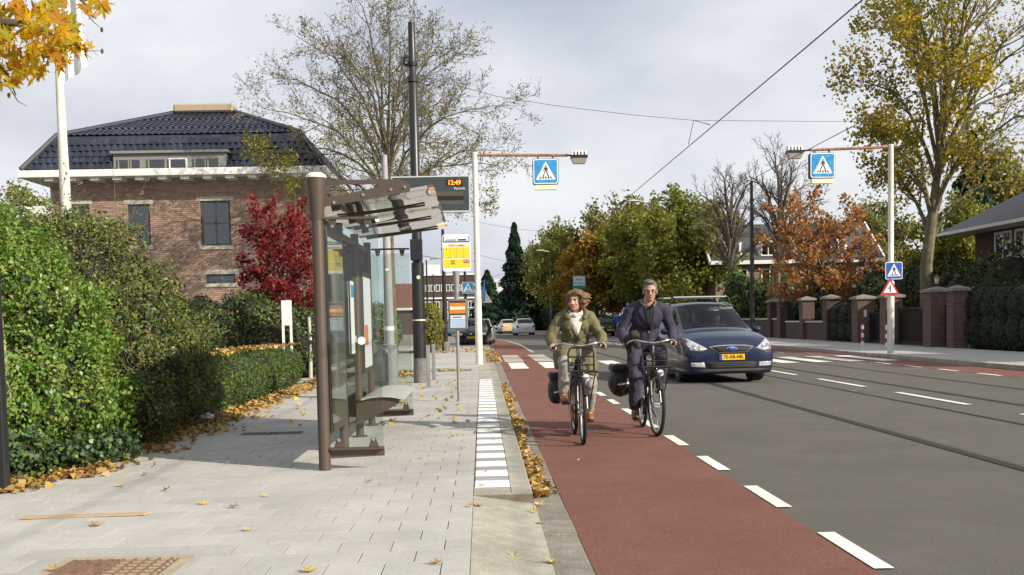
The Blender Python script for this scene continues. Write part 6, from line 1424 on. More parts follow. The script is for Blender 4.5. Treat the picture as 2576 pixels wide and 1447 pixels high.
# ---------------------------------------------------------------- man
MX_, MY_ = 1.985, 13.04
bk2, pr, plft = bicycle('bicycle', 'black transport bicycle with front rack ridden by the man in navy', (MX_, MY_, 0), 0, 178, 5)
K2 = dict(head=(0.045, 0.10, 1.685), yaw=R(-6), pitch=R(7), hs=1.05, neck=1.1, neckb=(0.025, 0.165, 1.555), chest=(0.02, 0.215, 1.40), waist=(0.0, 0.29, 1.20), pelvis=(0, 0.33, 1.04), w=1.13,
          shR=(-0.18, 0.20, 1.475), shL=(0.22, 0.20, 1.475), elR=(-0.30, 0.23, 1.21), elL=(0.325, 0.23, 1.21), haR=(-0.278, -0.10, 1.05), haL=(0.278, -0.10, 1.05),
          hipR=(-0.12, 0.31, 1.0), hipL=(0.12, 0.31, 1.0), knR=(-0.16, 0.02, 0.66), knL=(0.155, -0.10, 0.90), anR=(-0.15, pr.y+0.10, pr.z+0.10), anL=(0.15, plft.y+0.10, plft.z+0.10), baR=(-0.15, pr.y-0.01, pr.z+0.012), baL=(0.15, plft.y-0.01, plft.z+0.012),
          skin='skin', trousers='navy_trouser', jacket='navy', skirt=0, boot=False, shoe='leather_dark', leg=1.12, hem=0.80, cuff=0.066, arm=1.0, folds=0.010)
m1, bo2, jo2, jb2, fp2, M2_ = rider('person', 'grey-haired man with glasses in a navy jacket and trousers on a bicycle', (MX_, MY_, 0), 0, K2)
hh = MB(); c = Vector(K2['head']); E = lambda p, r: hh.ell(c+M2_ @ (Vector(p)*1.05), [x*1.05 for x in r], 14, 10, M2_)
E((0, 0.030, 0.052), (0.078, 0.092, 0.074)); E((0, 0.07, 0.0), (0.072, 0.048, 0.075)); E((0.066, 0.02, 0.025), (0.014, 0.035, 0.045)); E((-0.066, 0.02, 0.025), (0.014, 0.035, 0.045)); E((0, -0.035, 0.100), (0.055, 0.035, 0.018)); E((-0.02, -0.01, 0.115), (0.05, 0.05, 0.018))
blob('hair', hh, 0.006, 'hair_grey', m1, 1, 0.006, 60, 3)
gl = MB()
for s in (-1, 1): gl.tube([fp2((s*0.031+0.025*math.cos(a*math.pi/6), -0.094+abs(math.cos(a*math.pi/6))*0.002, 0.0+0.016*math.sin(a*math.pi/6))) for a in range(12)], 0.0034, 6, closed=True); gl.tube([fp2((s*0.056, -0.090, 0.006)), fp2((s*0.074, -0.03, 0.008)), fp2((s*0.078, 0.01, 0.004))], 0.0022, 6)
gl.tube([fp2((-0.008, -0.096, 0.003)), fp2((0.008, -0.096, 0.003))], 0.002, 6); gl.build('glasses', 'ink', m1, smooth=True)
decal('sweater', [(-0.02, 1.53), (0.07, 1.53), (0.085, 1.45), (0.06, 1.34), (0.025, 1.235), (-0.015, 1.34), (-0.035, 1.45)], jb2, 'blackcloth', m1, 0.006)
co = MB(); co.tube([(-0.02, 0.035, 1.50), (-0.055, 0.09, 1.535), (-0.06, 0.17, 1.575), (0.025, 0.22, 1.59), (0.11, 0.17, 1.575), (0.105, 0.09, 1.535), (0.07, 0.035, 1.50)], [0.012, 0.018, 0.018, 0.018, 0.018, 0.018, 0.012], 8); blob('shirt_collar', co, 0.007, 'hair_grey', m1, 2)
for s in (-1, 1): decal('lapel', [(0.025+s*0.055, 1.545), (0.025+s*0.12, 1.50), (0.025+s*0.125, 1.42), (0.03, 1.21), (0.027+s*0.045, 1.35), (0.025+s*0.062, 1.45)], jb2, 'navy', jo2, 0.012)
MB().lathe([(0.011, -0.006), (0.011, 0.004)], 10, Vector((0.03, 0.0, 1.195))+Vector((0, (jb2.ray_cast(Vector((0.03, -3, 1.195)), Vector((0, 1, 0)))[0] or Vector((0, 0.12, 0))).y-0.004, 0)), 'Y').build('button', 'frame_alu', jo2)
decal('pocket', [(0.10, 1.40), (0.17, 1.405), (0.17, 1.392), (0.10, 1.387)], jb2, 'blackcloth', jo2, 0.004)
# dark rolled scarf held at the handlebar
sf = MB(); cap(sf, (-0.26, -0.12, 1.10), 0.05, (-0.19, -0.20, 1.16), 0.055); cap(sf, (-0.21, -0.16, 1.12), 0.05, (-0.16, -0.24, 1.04), 0.035); cap(sf, (-0.27, -0.10, 1.08), 0.04, (-0.25, -0.16, 0.98), 0.022)
s_ = thing('scarf', 'dark rolled scarf bundled on the handlebar under the hand of the man', 'scarf', (MX_, MY_, 0)); pm('scarfcloth', (0.030, 0.027, 0.022), 0.9, 0.25, 20.0); blob('cloth', sf, 0.009, 'scarfcloth', s_, 3, 0.012, 26, 2)
# panniers
def pannier(label, loc, side, w, h, l, z, y):
    t = thing('pannier_bag', label, 'bag', loc); b = MB(); x = side*(0.085+w/2)
    b.box((x, y, z), (w*0.86, l*0.86, h*0.86)); b.ell((x+side*w*0.12, y-l*0.1, z-h*0.1), (w*0.50, l*0.5, h*0.46), 12, 8); o = blob('body', b, 0.016, 'bagblack', t, 8, 0.010, 12, 3)
    bb = bvh_of(o); fl_ = MB().box((x, y, z+h*0.40), (w*1.02, l*0.98, h*0.2)); fo = blob('flap', fl_, 0.016, 'bagblack', t, 6, 0.008, 12, 1)
    decal('reflective_strip', [(x-w*0.30, z-h*0.16), (x+w*0.30, z-h*0.10), (x+w*0.30, z-h*0.05), (x-w*0.30, z-h*0.11)], bb, 'reflector', o, 0.004)
    MB().beam((x-side*0.02, y-l*0.50, z+h*0.32), (x-side*0.02, y-l*0.51, z-h*0.05), 0.02, 0.006, (0, 1, 0)).build('strap', 'leather_dark', fo)
    return t
pannier('black pannier bag with reflective strip on the rear rack of the woman', (WX_, WY_, 0), -1, 0.20, 0.36, 0.36, 0.56, 0.62)
pannier('second black pannier half hidden behind the left leg of the woman', (WX_, WY_, 0), 1, 0.14, 0.34, 0.34, 0.56, 0.62)
pannier('bulky black pannier bag on the rear rack of the man', (MX_, MY_, 0), -1, 0.30, 0.38, 0.40, 0.60, 0.62)
# ---------------------------------------------------------------- far cyclist and pedestrian
p = G(1553, 849); FX, FY = p.x, p.y
bk3, pr, plft = bicycle('bicycle', 'small far bicycle ridden away by the person in blue', (FX, FY, 0), R(180), 178, 0, False)
K3 = dict(K2); K3.update(head=(0, 0.10, 1.66), jacket='bluecloth', trousers='blackcloth', face=False, vox=0.014, folds=0.0, shR=(-0.19, 0.20, 1.46), shL=(0.19, 0.20, 1.46), neckb=(0, 0.165, 1.53), chest=(0, 0.215, 1.37))
w3, bo3, jo3, _, _, _ = rider('person', 'distant cyclist in a bright blue jacket seen from behind', (FX, FY, 0), R(180), K3)
hb3 = MB().ell((0, 0.13, 1.70), (0.085, 0.105, 0.095), 12, 8); blob('hair', hb3, 0.012, 'brow', w3, 1)
p = G(1086, 862, SWZ); pe = thing('person', 'pedestrian in a pink top and dark trousers with shoulder bag walking by the hedge', 'person', p)
b = MB(); head_prims(b, (0, 0.0, 1.58), Matrix.Identity(3)); cap(b, (0, 0.02, 1.50), 0.05, (0, 0.03, 1.42), 0.055); b.ell((0, 0.03, 1.25), (0.14, 0.10, 0.20), 14, 10); b.ell((0, 0.03, 0.98), (0.15, 0.10, 0.14), 14, 10)
for s in (-1, 1):
    cap(b, (s*0.16, 0.03, 1.38), 0.05, (s*0.21, 0.05, 1.10), 0.04); cap(b, (s*0.21, 0.05, 1.10), 0.04, (s*0.22, -0.06, 0.86), 0.03); b.ell((s*0.22, -0.08, 0.80), (0.022, 0.03, 0.05), 8, 6)
    cap(b, (s*0.08, 0.03, 0.92), 0.08, (s*0.09, 0.03-s*0.10, 0.50), 0.055); cap(b, (s*0.09, 0.03-s*0.10, 0.50), 0.055, (s*0.09, 0.06-s*0.10, 0.08), 0.04); cap(b, (s*0.09, 0.06-s*0.10, 0.05), 0.04, (s*0.09, -0.08-s*0.10, 0.04), 0.035)
bo4 = blob('body', b, 0.012, 'skin', pe, 2)
b = MB().ell((0, 0.03, 1.22), (0.165, 0.125, 0.23), 14, 10); cap(b, (-0.15, 0.03, 1.37), 0.065, (0.15, 0.03, 1.37), 0.065)
for s in (-1, 1): cap(b, (s*0.16, 0.03, 1.38), 0.06, (s*0.21, 0.05, 1.10), 0.05); cap(b, (s*0.21, 0.05, 1.10), 0.05, (s*0.22, -0.04, 0.90), 0.04)
blob('top', b, 0.014, 'pinkcloth', pe, 3)
b = MB().ell((0, 0.03, 0.96), (0.165, 0.12, 0.14), 14, 10)
for s in (-1, 1): cap(b, (s*0.08, 0.03, 0.92), 0.095, (s*0.09, 0.03-s*0.10, 0.50), 0.07); cap(b, (s*0.09, 0.03-s*0.10, 0.50), 0.07, (s*0.09, 0.06-s*0.10, 0.10), 0.055)
blob('trousers', b, 0.014, 'blackcloth', pe, 3); blob('hair', MB().ell((0, 0.03, 1.62), (0.085, 0.10, 0.09), 12, 8).ell((0, 0.07, 1.54), (0.08, 0.06, 0.10), 12, 8), 0.014, 'hair_brown', pe, 1)
hbg = thing('shoulder_bag', 'dark shoulder bag carried by the pedestrian', 'bag', p); blob('bag', MB().box((0.26, 0.05, 0.90), (0.10, 0.26, 0.24)), 0.016, 'bagblack', hbg, 3); MB().tube([(0.25, 0.05, 1.0), (0.18, 0.05, 1.30), (0.0, 0.05, 1.46)], 0.012, 6).build('strap', 'bagblack', hbg)
# ================================================================== cars
def carpaint(name, col, flake=0.0):
    return pm(name, col, 0.45, 0.04, 3.0, metal=flake, spec=0.2, coat=0.75)
carpaint('paint_navy', (0.004, 0.011, 0.040), 0.0); carpaint('paint_black', (0.008, 0.009, 0.012)); carpaint('paint_white', (0.62, 0.63, 0.64)); carpaint('paint_dark', (0.03, 0.032, 0.036), 0.3); carpaint('paint_teal', (0.02, 0.17, 0.21)); carpaint('paint_silver', (0.38, 0.39, 0.40), 0.5); carpaint('paint_cream', (0.45, 0.38, 0.27))
pm('trimblack', (0.012, 0.012, 0.013), 0.6, 0.1, 10.0)
pm('plastic_grey', (0.035, 0.036, 0.038), 0.6, 0.1, 10.0)
pm('interior', (0.020, 0.021, 0.024), 0.9, 0.2, 6.0)
pm('plate_yellow', (0.80, 0.47, 0.015), 0.45, 0.03, 6.0)
pm('plate_blue', (0.01, 0.05, 0.36), 0.45, 0.03, 6.0)
pm('taillight', (0.35, 0.012, 0.015), 0.15, 0.05, 10.0)
pm('headlamp', (0.50, 0.52, 0.53), 0.10, 0.35, 26.0, metal=0.55, spec=0.8, col2=(0.75, 0.76, 0.76))
pm('alloy', (0.25, 0.25, 0.26), 0.35, 0.08, 10.0, metal=0.7)
glassmat('carglass', (0.62, 0.72, 0.72), 1.45, 0.8, 0.0, 0.0)
glassmat('darkglass', (0.12, 0.14, 0.15), 1.45, 1.0, 0.0, 0.02)
def crom(P, n):
    """Catmull-Rom through control rows: P (m, ...) -> n samples per span"""
    P = np.asarray(P, float); m = len(P); out = []; par = []
    for i in range(m-1):
        p0, p1, p2, p3 = P[max(i-1, 0)], P[i], P[i+1], P[min(i+2, m-1)]
        for k in range(n):
            t = k/n; a = 0.5*(2*p1+(p2-p0)*t+(2*p0-5*p1+4*p2-p3)*t*t+(3*p1-p0-3*p2+p3)*t**3); l = p1*(1-t)+p2*t; out.append(0.55*a+0.45*l); par.append(i+t)
    out.append(P[-1]); par.append(m-1.0); return np.array(out), np.array(par)
def car(name, label, cat, loc, rz, st, paint, glass_u, side_u, wheels, wr=0.32, plate=None, group=None, glass='carglass', extras=None, scale=1.0, rear_u=None, rearview=False, wheel_x=0.80):
    """st: list of stations (y, [(x,z) x 8 from sill to roof centre]); u = station index"""
    t = thing(name, label, cat, loc, rz, group); NS, NV = 6, 5
    arr = np.array([[(x, y, z) for (x, z) in pts] for (y, pts) in st], float)
    A, U = crom(arr, NS); Bm, Vp = crom(np.transpose(A, (1, 0, 2)), NV); S = np.transpose(Bm, (1, 0, 2))
    nu, nv = S.shape[:2]; V = []; idx = {}
    for sgn in (1, -1):
        for i in range(nu):
            for j in range(nv):
                if sgn == -1 and S[i, j, 0] < 1e-6: idx[(sgn, i, j)] = idx[(1, i, j)]; continue
                idx[(sgn, i, j)] = len(V); V.append((S[i, j, 0]*sgn, S[i, j, 1], S[i, j, 2]))
    bodyF, wsF, sideF, rearF = [], [], [], []
    for sgn in (1, -1):
        for i in range(nu-1):
            for j in range(nv-1):
                u = (U[i]+U[i+1])/2; v = (Vp[j]+Vp[j+1])/2; f = (idx[(sgn, i, j)], idx[(sgn, i+1, j)], idx[(sgn, i+1, j+1)], idx[(sgn, i, j+1)])
                if sgn == -1: f = f[::-1]
                f = tuple(dict.fromkeys(f))
                if len(f) < 3: continue
                if glass_u[0] < u < glass_u[1] and v > glass_u[2]: wsF.append(f)
                elif rear_u and rear_u[0] < u < rear_u[1] and v > rear_u[2]: rearF.append(f)
                elif side_u[0] < u < side_u[1] and side_u[2] < v < side_u[3] and not any(abs(u-p) < 0.07 for p in side_u[4]): sideF.append(f)
                else: bodyF.append(f)
    for i0 in (0, nu-1):                                   # close nose and tail with a slightly domed cap
        k0 = {}; dy = -0.02 if i0 == 0 else 0.02
        for sgn in (1, -1):
            for j in range(nv):
                prev = idx[(sgn, i0, j)]
                for q, fx_ in enumerate((0.75, 0.5, 0.25, 0.0)):
                    x, y, z = S[i0, j]
                    if x < 1e-6: cur = idx[(sgn, i0, j)]
                    elif fx_ == 0.0 and sgn == -1: cur = k0[(1, j, 3)]
                    else: cur = len(V); V.append((x*fx_*sgn, y+dy*(1-fx_*fx_), z))
                    k0[(sgn, j, q)] = cur
            for j in range(nv-1):
                a = [idx[(sgn, i0, j)]]+[k0[(sgn, j, q)] for q in range(4)]; b_ = [idx[(sgn, i0, j+1)]]+[k0[(sgn, j+1, q)] for q in range(4)]
                for q in range(4):
                    f = tuple(dict.fromkeys((a[q], a[q+1], b_[q+1], b_[q])))
                    if len(f) >= 3: bodyF.append(f)
    def part(nm, F, mat, inset=0.0, parent=t):
        used = sorted({i for f in F for i in f}); mp_ = {o: k for k, o in enumerate(used)}
        me = bpy.data.meshes.new(nm); me.from_pydata([V[i] for i in used], [], [tuple(mp_[i] for i in f) for f in F]); me.update()
        bm = bmesh.new(); bm.from_mesh(me); bmesh.ops.recalc_face_normals(bm, faces=bm.faces); bm.to_mesh(me); bm.free(); me.polygons.foreach_set('use_smooth', np.ones(len(me.polygons), bool))
        return link(nm, me, mat, parent)
    body = part('body', bodyF, paint); bvh = BVHTree.FromPolygons(V, bodyF+wsF+sideF+rearF)
    part('windscreen', wsF, glass)
    if rearF: part('rear_window', rearF, glass)
    for s in (1, -1):
        F = [f for f in sideF if sum(V[i][0] for i in f)*s > 0]
        if F: part('side_window', F, 'darkglass')
    # floor and cabin
    xs = max(abs(p[0]) for p in V)-0.06; y0, y1 = st[0][0]+0.25, st[-1][0]-0.25
    MB().box2((-xs*0.86, y0, 0.20), (xs*0.86, y1, 0.30)).build('underbody', 'trimblack', t)
    zb_ = st[int(glass_u[0])][1][4][1]-0.12; yc = st[int(glass_u[0])][0]
    MB().box2((-xs*0.88, yc+0.05, 0.32), (xs*0.88, y1-0.1, zb_)).build('cabin_floor', 'interior', t)
    for y in wheels:
        for s in (-1, 1):
            MB().lathe([(wr*1.13, -0.10), (wr*1.13, 0.052)], 22, (s*(wheel_x-0.03), y, wr+0.02), 'X').build('wheel_arch', 'trimblack', t)
            w = MB().lathe([(wr*0.70, -0.11), (wr*0.96, -0.105), (wr, -0.07), (wr, 0.07), (wr*0.96, 0.105), (wr*0.70, 0.11)], 24, (s*(wheel_x+0.005), y, wr), 'X').build('wheel', 'rubber', t, smooth=True)
            MB().lathe([(wr*0.68, 0.0), (wr*0.66, 0.018), (wr*0.2, 0.03), (0.02, 0.032)], 18, (0, 0, 0), 'X').build('hub_cap', 'alloy', w, smooth=True, loc=(s*(wheel_x+0.10) if s > 0 else s*(wheel_x+0.10), y, wr), rot=(0, 0, 0 if s > 0 else math.pi))
    return t, body, bvh
def mirror_poly(P): return [(-x, z) for x, z in P][::-1]
def np_text(t, txt, size, loc, rot=(math.pi/2, 0, 0)): return text_mesh(txt, size, 'ink', t, loc, rot, bold=0.003, sx=0.95)
# ---- people carrier heading towards the viewer
ford_st = [
 (-2.40, [(0.0, 0.24), (0.60, 0.24), (0.70, 0.31), (0.73, 0.48), (0.71, 0.60), (0.62, 0.68), (0.36, 0.72), (0.0, 0.73)]),
 (-2.33, [(0.0, 0.20), (0.78, 0.20), (0.85, 0.30), (0.88, 0.50), (0.87, 0.64), (0.78, 0.74), (0.45, 0.79), (0.0, 0.80)]),
 (-2.10, [(0.0, 0.18), (0.86, 0.18), (0.915, 0.32), (0.925, 0.55), (0.91, 0.76), (0.82, 0.88), (0.48, 0.93), (0.0, 0.945)]),
 (-1.70, [(0.0, 0.18), (0.88, 0.18), (0.935, 0.34), (0.94, 0.60), (0.92, 0.86), (0.80, 0.985), (0.46, 1.035), (0.0, 1.05)]),
 (-1.22, [(0.0, 0.18), (0.88, 0.18), (0.935, 0.34), (0.94, 0.62), (0.925, 0.93), (0.755, 1.075), (0.45, 1.12), (0.0, 1.135)]),
 (-0.28, [(0.0, 0.18), (0.88, 0.18), (0.935, 0.34), (0.94, 0.64), (0.925, 0.97), (0.655, 1.54), (0.42, 1.625), (0.0, 1.645)]),
 (0.35, [(0.0, 0.18), (0.88, 0.18), (0.935, 0.34), (0.94, 0.65), (0.925, 0.98), (0.68, 1.59), (0.43, 1.675), (0.0, 1.695)]),
 (1.40, [(0.0, 0.18), (0.88, 0.18), (0.935, 0.34), (0.94, 0.67), (0.92, 1.00), (0.67, 1.58), (0.42, 1.665), (0.0, 1.685)]),
 (2.10, [(0.0, 0.20), (0.86, 0.20), (0.90, 0.34), (0.91, 0.68), (0.88, 1.00), (0.64, 1.52), (0.40, 1.60), (0.0, 1.62)]),
 (2.36, [(0.0, 0.26), (0.74, 0.26), (0.80, 0.36), (0.82, 0.66), (0.80, 0.90), (0.62, 1.10), (0.40, 1.14), (0.0, 1.15)]),
 (2.41, [(0.0, 0.32), (0.55, 0.32), (0.65, 0.40), (0.68, 0.64), (0.66, 0.82), (0.50, 0.95), (0.30, 0.98), (0.0, 0.99)])]
FC = Vector((4.90, 24.42, 0)); 
fd, fbody, fb = car('car', 'dark blue people carrier with roof bars driving towards the zebra crossing', 'car', FC, R(3.5), ford_st, 'paint_navy', (4.08, 4.97, 5.12), (4.25, 8.0, 4.12, 4.92, (5.35, 6.6)), (-1.47, 1.40), 0.335, rear_u=(8.1, 8.9, 5.15), wheel_x=0.785)
hlp = [(0.50, 0.705), (0.62, 0.66), (0.83, 0.675), (0.875, 0.80), (0.86, 0.93), (0.80, 0.90)]
for s in (1, -1):
    P = [(s*x, z) for x, z in hlp]; h_ = decal('headlight', P, fb, 'headlamp', fd, 0.012)
    for cx, cz, r_ in ((0.66, 0.725, 0.045), (0.77, 0.745, 0.055)): decal('bulb', [(s*cx+r_*math.cos(a), cz+r_*math.sin(a)) for a in [k*math.pi/4 for k in range(8)]], fb, 'chrome', h_, 0.017, 2, 1)
    decal('fog_lamp', [(s*0.55, 0.335), (s*0.82, 0.35), (s*0.84, 0.43), (s*0.57, 0.43)], fb, 'headlamp', fd, 0.010)
gr = decal('grille_surround', [(-0.47, 0.745), (-0.30, 0.625), (0.30, 0.625), (0.47, 0.745), (0.3, 0.775), (0, 0.785), (-0.3, 0.775)], fb, 'silver', fd, 0.010)
decal('grille', [(-0.42, 0.738), (-0.28, 0.642), (0.28, 0.642), (0.42, 0.738), (0.28, 0.758), (0, 0.766), (-0.28, 0.758)], fb, 'trimblack', gr, 0.016)
for k in range(3): z = 0.665+k*0.025; decal('grille_bar', [(-0.30-0.03*k, z), (0.30+0.03*k, z), (0.30+0.03*k, z+0.007), (-0.30-0.03*k, z+0.007)], fb, 'plastic_grey', gr, 0.020, 2, 6)
bd_ = decal('badge', [(0.115*math.cos(k*math.pi/8), 0.70+0.048*math.sin(k*math.pi/8)) for k in range(16)], fb, 'silver', gr, 0.024, 2, 1); decal('badge_field', [(0.10*math.cos(k*math.pi/8), 0.70+0.037*math.sin(k*math.pi/8)) for k in range(16)], fb, 'plate_blue', gr, 0.028, 2, 1)
text_mesh('Ford', 0.06, 'silver', gr, (0, -2.41-0.035, 0.70), sx=0.9)
decal('lower_grille', [(-0.50, 0.31), (0.50, 0.31), (0.52, 0.415), (0.44, 0.435), (-0.44, 0.435), (-0.52, 0.415)], fb, 'trimblack', fd, 0.010)
for z in (0.34, 0.372, 0.404): decal('grille_bar', [(-0.49, z), (0.49, z), (0.49, z+0.012), (-0.49, z+0.012)], fb, 'plastic_grey', fd, 0.018, 2, 6)
decal('bumper_lip', [(-0.70, 0.215), (0.70, 0.215), (0.82, 0.265), (0.55, 0.295), (-0.55, 0.295), (-0.82, 0.265)], fb, 'plastic_grey', fd, 0.008)
pl_ = MB().box((0, -2.425, 0.535), (0.52, 0.02, 0.115)).build('number_plate', 'plate_yellow', fd); MB().box((-0.232, -2.437, 0.535), (0.052, 0.004, 0.111)).build('plate_band', 'plate_blue', pl_)
np_text(pl_, '75-XR-NK', 0.098, (0.027, -2.437, 0.535))
for s in (1, -1):
    mr = MB().ell((s*1.02, -0.86, 1.06), (0.10, 0.07, 0.075), 14, 10).build('wing_mirror', 'paint_navy', fd, smooth=True); MB().tube([(s*0.88, -0.84, 1.01), (s*0.99, -0.86, 1.03)], 0.03, 8).build('mirror_arm', 'trimblack', mr)
    MB().tube([(s*0.665, -0.15, 1.60), (s*0.64, 0.35, 1.672), (s*0.62, 1.4, 1.66), (s*0.60, 1.9, 1.60)], 0.014, 6).build('roof_rail', 'silver', fd)
for y in (0.05, 1.1):
    rb_ = MB().tube([(-0.60, y, 1.80), (0.60, y, 1.80)], 0.022, 8).build('roof_bar', 'silver', fd)
    for s in (1, -1): MB().tube([(s*0.58, y, 1.80), (s*0.64, y, 1.785), (s*0.695, y, 1.62)], 0.022, 8).build('bar_foot', 'trimblack', rb_)
decal('wiper', [(-0.55, 1.16), (0.25, 1.175), (0.25, 1.187), (-0.55, 1.172)], fb, 'trimblack', fd, 0.012, 2, 6)
MB().box2((0.10, -0.38, 1.515), (0.62, -0.36, 1.565)).build('sun_visor', 'curtain', fd)
MB().box2((-0.78, -1.10, 1.00), (0.78, -0.62, 1.05)).build('dashboard', 'interior', fd)
for x in (-0.38, 0.38):
    MB().box((x, 0.18, 1.02), (0.46, 0.14, 0.62), Matrix.Rotation(R(-12), 3, 'X')).build('seat', 'interior', fd, bevel=0.05); MB().box((x, 0.26, 1.40), (0.26, 0.09, 0.18)).build('head_rest', 'interior', fd, bevel=0.03)
MB().tube([(0.38+0.18*math.cos(k*math.pi/8), -0.48, 1.02+0.17*math.sin(k*math.pi/8)) for k in range(16)], 0.014, 6, closed=True).build('steering_wheel', 'trimblack', fd)
Mf = Matrix.Translation(FC) @ Matrix.Rotation(R(3.5), 4, 'Z')
dr = thing('person', 'driver in dark clothes behind the windscreen of the dark blue car', 'person', FC, R(3.5))
b = MB(); head_prims(b, (0.38, 0.06, 1.33), Matrix.Identity(3)); cap(b, (0.38, 0.08, 1.26), 0.05, (0.38, 0.10, 1.17), 0.06); b.ell((0.38, 0.10, 0.98), (0.17, 0.11, 0.22), 14, 10)
for s in (-1, 1): cap(b, (0.38+s*0.17, 0.08, 1.12), 0.05, (0.38+s*0.23, -0.12, 0.95), 0.042); cap(b, (0.38+s*0.23, -0.12, 0.95), 0.042, (0.38+s*0.16, -0.42, 1.05), 0.03); b.ell((0.38+s*0.15, -0.46, 1.07), (0.03, 0.035, 0.045), 10, 8)
blob('body', b, 0.011, 'skin', dr, 2); b = MB().ell((0.38, 0.10, 0.97), (0.20, 0.135, 0.24), 14, 10); cap(b, (0.22, 0.09, 1.13), 0.07, (0.54, 0.09, 1.13), 0.07)
for s in (-1, 1): cap(b, (0.38+s*0.17, 0.08, 1.12), 0.062, (0.38+s*0.23, -0.12, 0.95), 0.055); cap(b, (0.38+s*0.23, -0.12, 0.95), 0.055, (0.38+s*0.17, -0.36, 1.03), 0.042)
blob('jumper', b, 0.013, 'navy', dr, 3); blob('hair', MB().ell((0.38, 0.09, 1.375), (0.085, 0.10, 0.085), 12, 8).ell((0.38, 0.13, 1.31), (0.08, 0.06, 0.09), 12, 8), 0.011, 'brow', dr, 1)
# ---- hatchbacks and others
def hatch(L=4.2, W=0.88, H=1.47, bonnet=0.88, belt=0.92):
    k = L/4.2; w = W/0.88
    def sec(y, zs, zsh, wsh, wr_, ze, zt, wd=1.0): return (y*k, [(0.0, zs), (0.78*w*wd, zs), (0.85*w*wd, zs+0.12), (0.88*w*wd, 0.55), (wsh*w, zsh), (wr_*w, ze), (wr_*0.62*w, zt-0.012), (0.0, zt)])
    return [sec(-2.10, 0.26, 0.56, 0.66, 0.58, 0.64, 0.68, 0.80), sec(-2.02, 0.21, 0.66, 0.80, 0.72, 0.74, 0.78, 0.94), sec(-1.70, 0.18, 0.80, 0.85, 0.76, 0.87, 0.91), sec(-0.98, 0.18, belt-0.04, 0.86, 0.76, bonnet+0.10, bonnet+0.14), sec(-0.25, 0.18, belt, 0.86, 0.62, H-0.12, H-0.03), sec(0.45, 0.18, belt+0.02, 0.86, 0.61, H-0.05, H), sec(1.35, 0.18, belt+0.04, 0.85, 0.60, H-0.09, H-0.03), sec(1.88, 0.20, belt+0.04, 0.82, 0.66, belt+0.12, belt+0.16, 0.98), sec(2.04, 0.24, 0.80, 0.80, 0.68, 0.88, 0.91, 0.94), sec(2.10, 0.30, 0.66, 0.72, 0.60, 0.74, 0.78, 0.84)]
def hatchback(name, label, px, py, rz, paint, plate='', L=4.2, W=0.88, H=1.47, z=0.0, cat='car', front=True, loc=None, group=None, sc_=1.0):
    st = hatch(L, W, H); p = loc or G(px, py, z); k = L/4.2; w = W/0.88
    t, body, bv = car(name, label, cat, p, rz, st, paint, (3.1, 3.95, 5.1), (3.3, 6.4, 4.12, 4.92, (4.4, 5.4)), (-1.30*k, 1.28*k), 0.31, rear_u=(6.12, 6.95, 5.05), glass='darkglass', group=group, wheel_x=0.74*w)
    for s in (1, -1):
        decal('headlight', [(s*0.44*w, 0.60), (s*0.78*w, 0.62), (s*0.80*w, 0.73), (s*0.50*w, 0.70)], bv, 'headlamp', t, 0.01)
        decal('tail_light', [(s*0.60*w, 0.70), (s*0.80*w, 0.70), (s*0.80*w, 0.90), (s*0.64*w, 0.90)], bv, 'taillight', t, 0.01, d=(0, -1, 0), dist=6.0)
        mr = MB().ell((s*(0.96*w), -0.72*k, 0.98), (0.09, 0.06, 0.07), 10, 8).build('wing_mirror', paint, t, smooth=True)
    decal('grille', [(-0.42*w, 0.56), (0.42*w, 0.56), (0.44*w, 0.64), (-0.44*w, 0.64)], bv, 'trimblack', t, 0.01); decal('lower_grille', [(-0.5*w, 0.30), (0.5*w, 0.30), (0.52*w, 0.40), (-0.52*w, 0.40)], bv, 'trimblack', t, 0.01)
    y = -2.10*k-0.012; pl_ = MB().box((0, y, 0.48), (0.52, 0.02, 0.11)).build('number_plate', 'plate_yellow', t); y2 = 2.10*k+0.012; pl2 = MB().box((0, y2, 0.58), (0.52, 0.02, 0.11)).build('number_plate', 'plate_yellow', t)
    if plate: np_text(pl_, plate, 0.095, (0.02, y-0.012, 0.48)); np_text(pl2, plate, 0.095, (0.02, y2+0.012, 0.58), (math.pi/2, 0, math.pi)); MB().box((-0.235, y-0.011, 0.48), (0.05, 0.004, 0.106)).build('plate_band', 'plate_blue', pl_)
    if front: decal('badge', [(0.055*math.cos(k_*math.pi/4), 0.66+0.05*math.sin(k_*math.pi/4)) for k_ in range(8)], bv, 'chrome', t, 0.014, 2, 1)
    return t
p = G(1190, 872, 0.03); hatchback('car', 'black hatchback with yellow plate parked behind the bus stop sign', 0, 0, R(-4), 'paint_black', '18-TGK-3', loc=Vector((p.x+0.05, p.y+2.1, 0.03)))
hatchback('car', 'silver car parked directly behind the black hatchback', 0, 0, R(-3), 'paint_silver', '', loc=Vector((p.x+0.35, p.y+7.6, 0.03)), front=False)
p = G(1110, 846, 0.03); hatchback('car', 'turquoise hatchback parked beyond the pedestrian', 0, 0, R(180), 'paint_teal', '', loc=Vector((p.x, p.y+2, 0.03)), front=False)
p = G(1319, 844); hatchback('car', 'white hatchback driving away towards the bend', 0, 0, R(180+4), 'paint_white', '', loc=Vector((p.x, p.y+2, 0)), front=False, H=1.52, L=3.9)
p = G(1276, 840); hatchback('car', 'small dark car with cream roof ahead of the white hatchback', 0, 0, R(180+6), 'paint_cream', '', loc=Vector((p.x, p.y+2, 0)), front=False, H=1.49, L=3.6, W=0.82)
p = G(1302, 832); hatchback('car', 'dark estate car far ahead in the bend', 0, 0, R(180+9), 'paint_dark', '', loc=Vector((p.x, p.y+2, 0)), front=False, H=1.62, L=4.5)
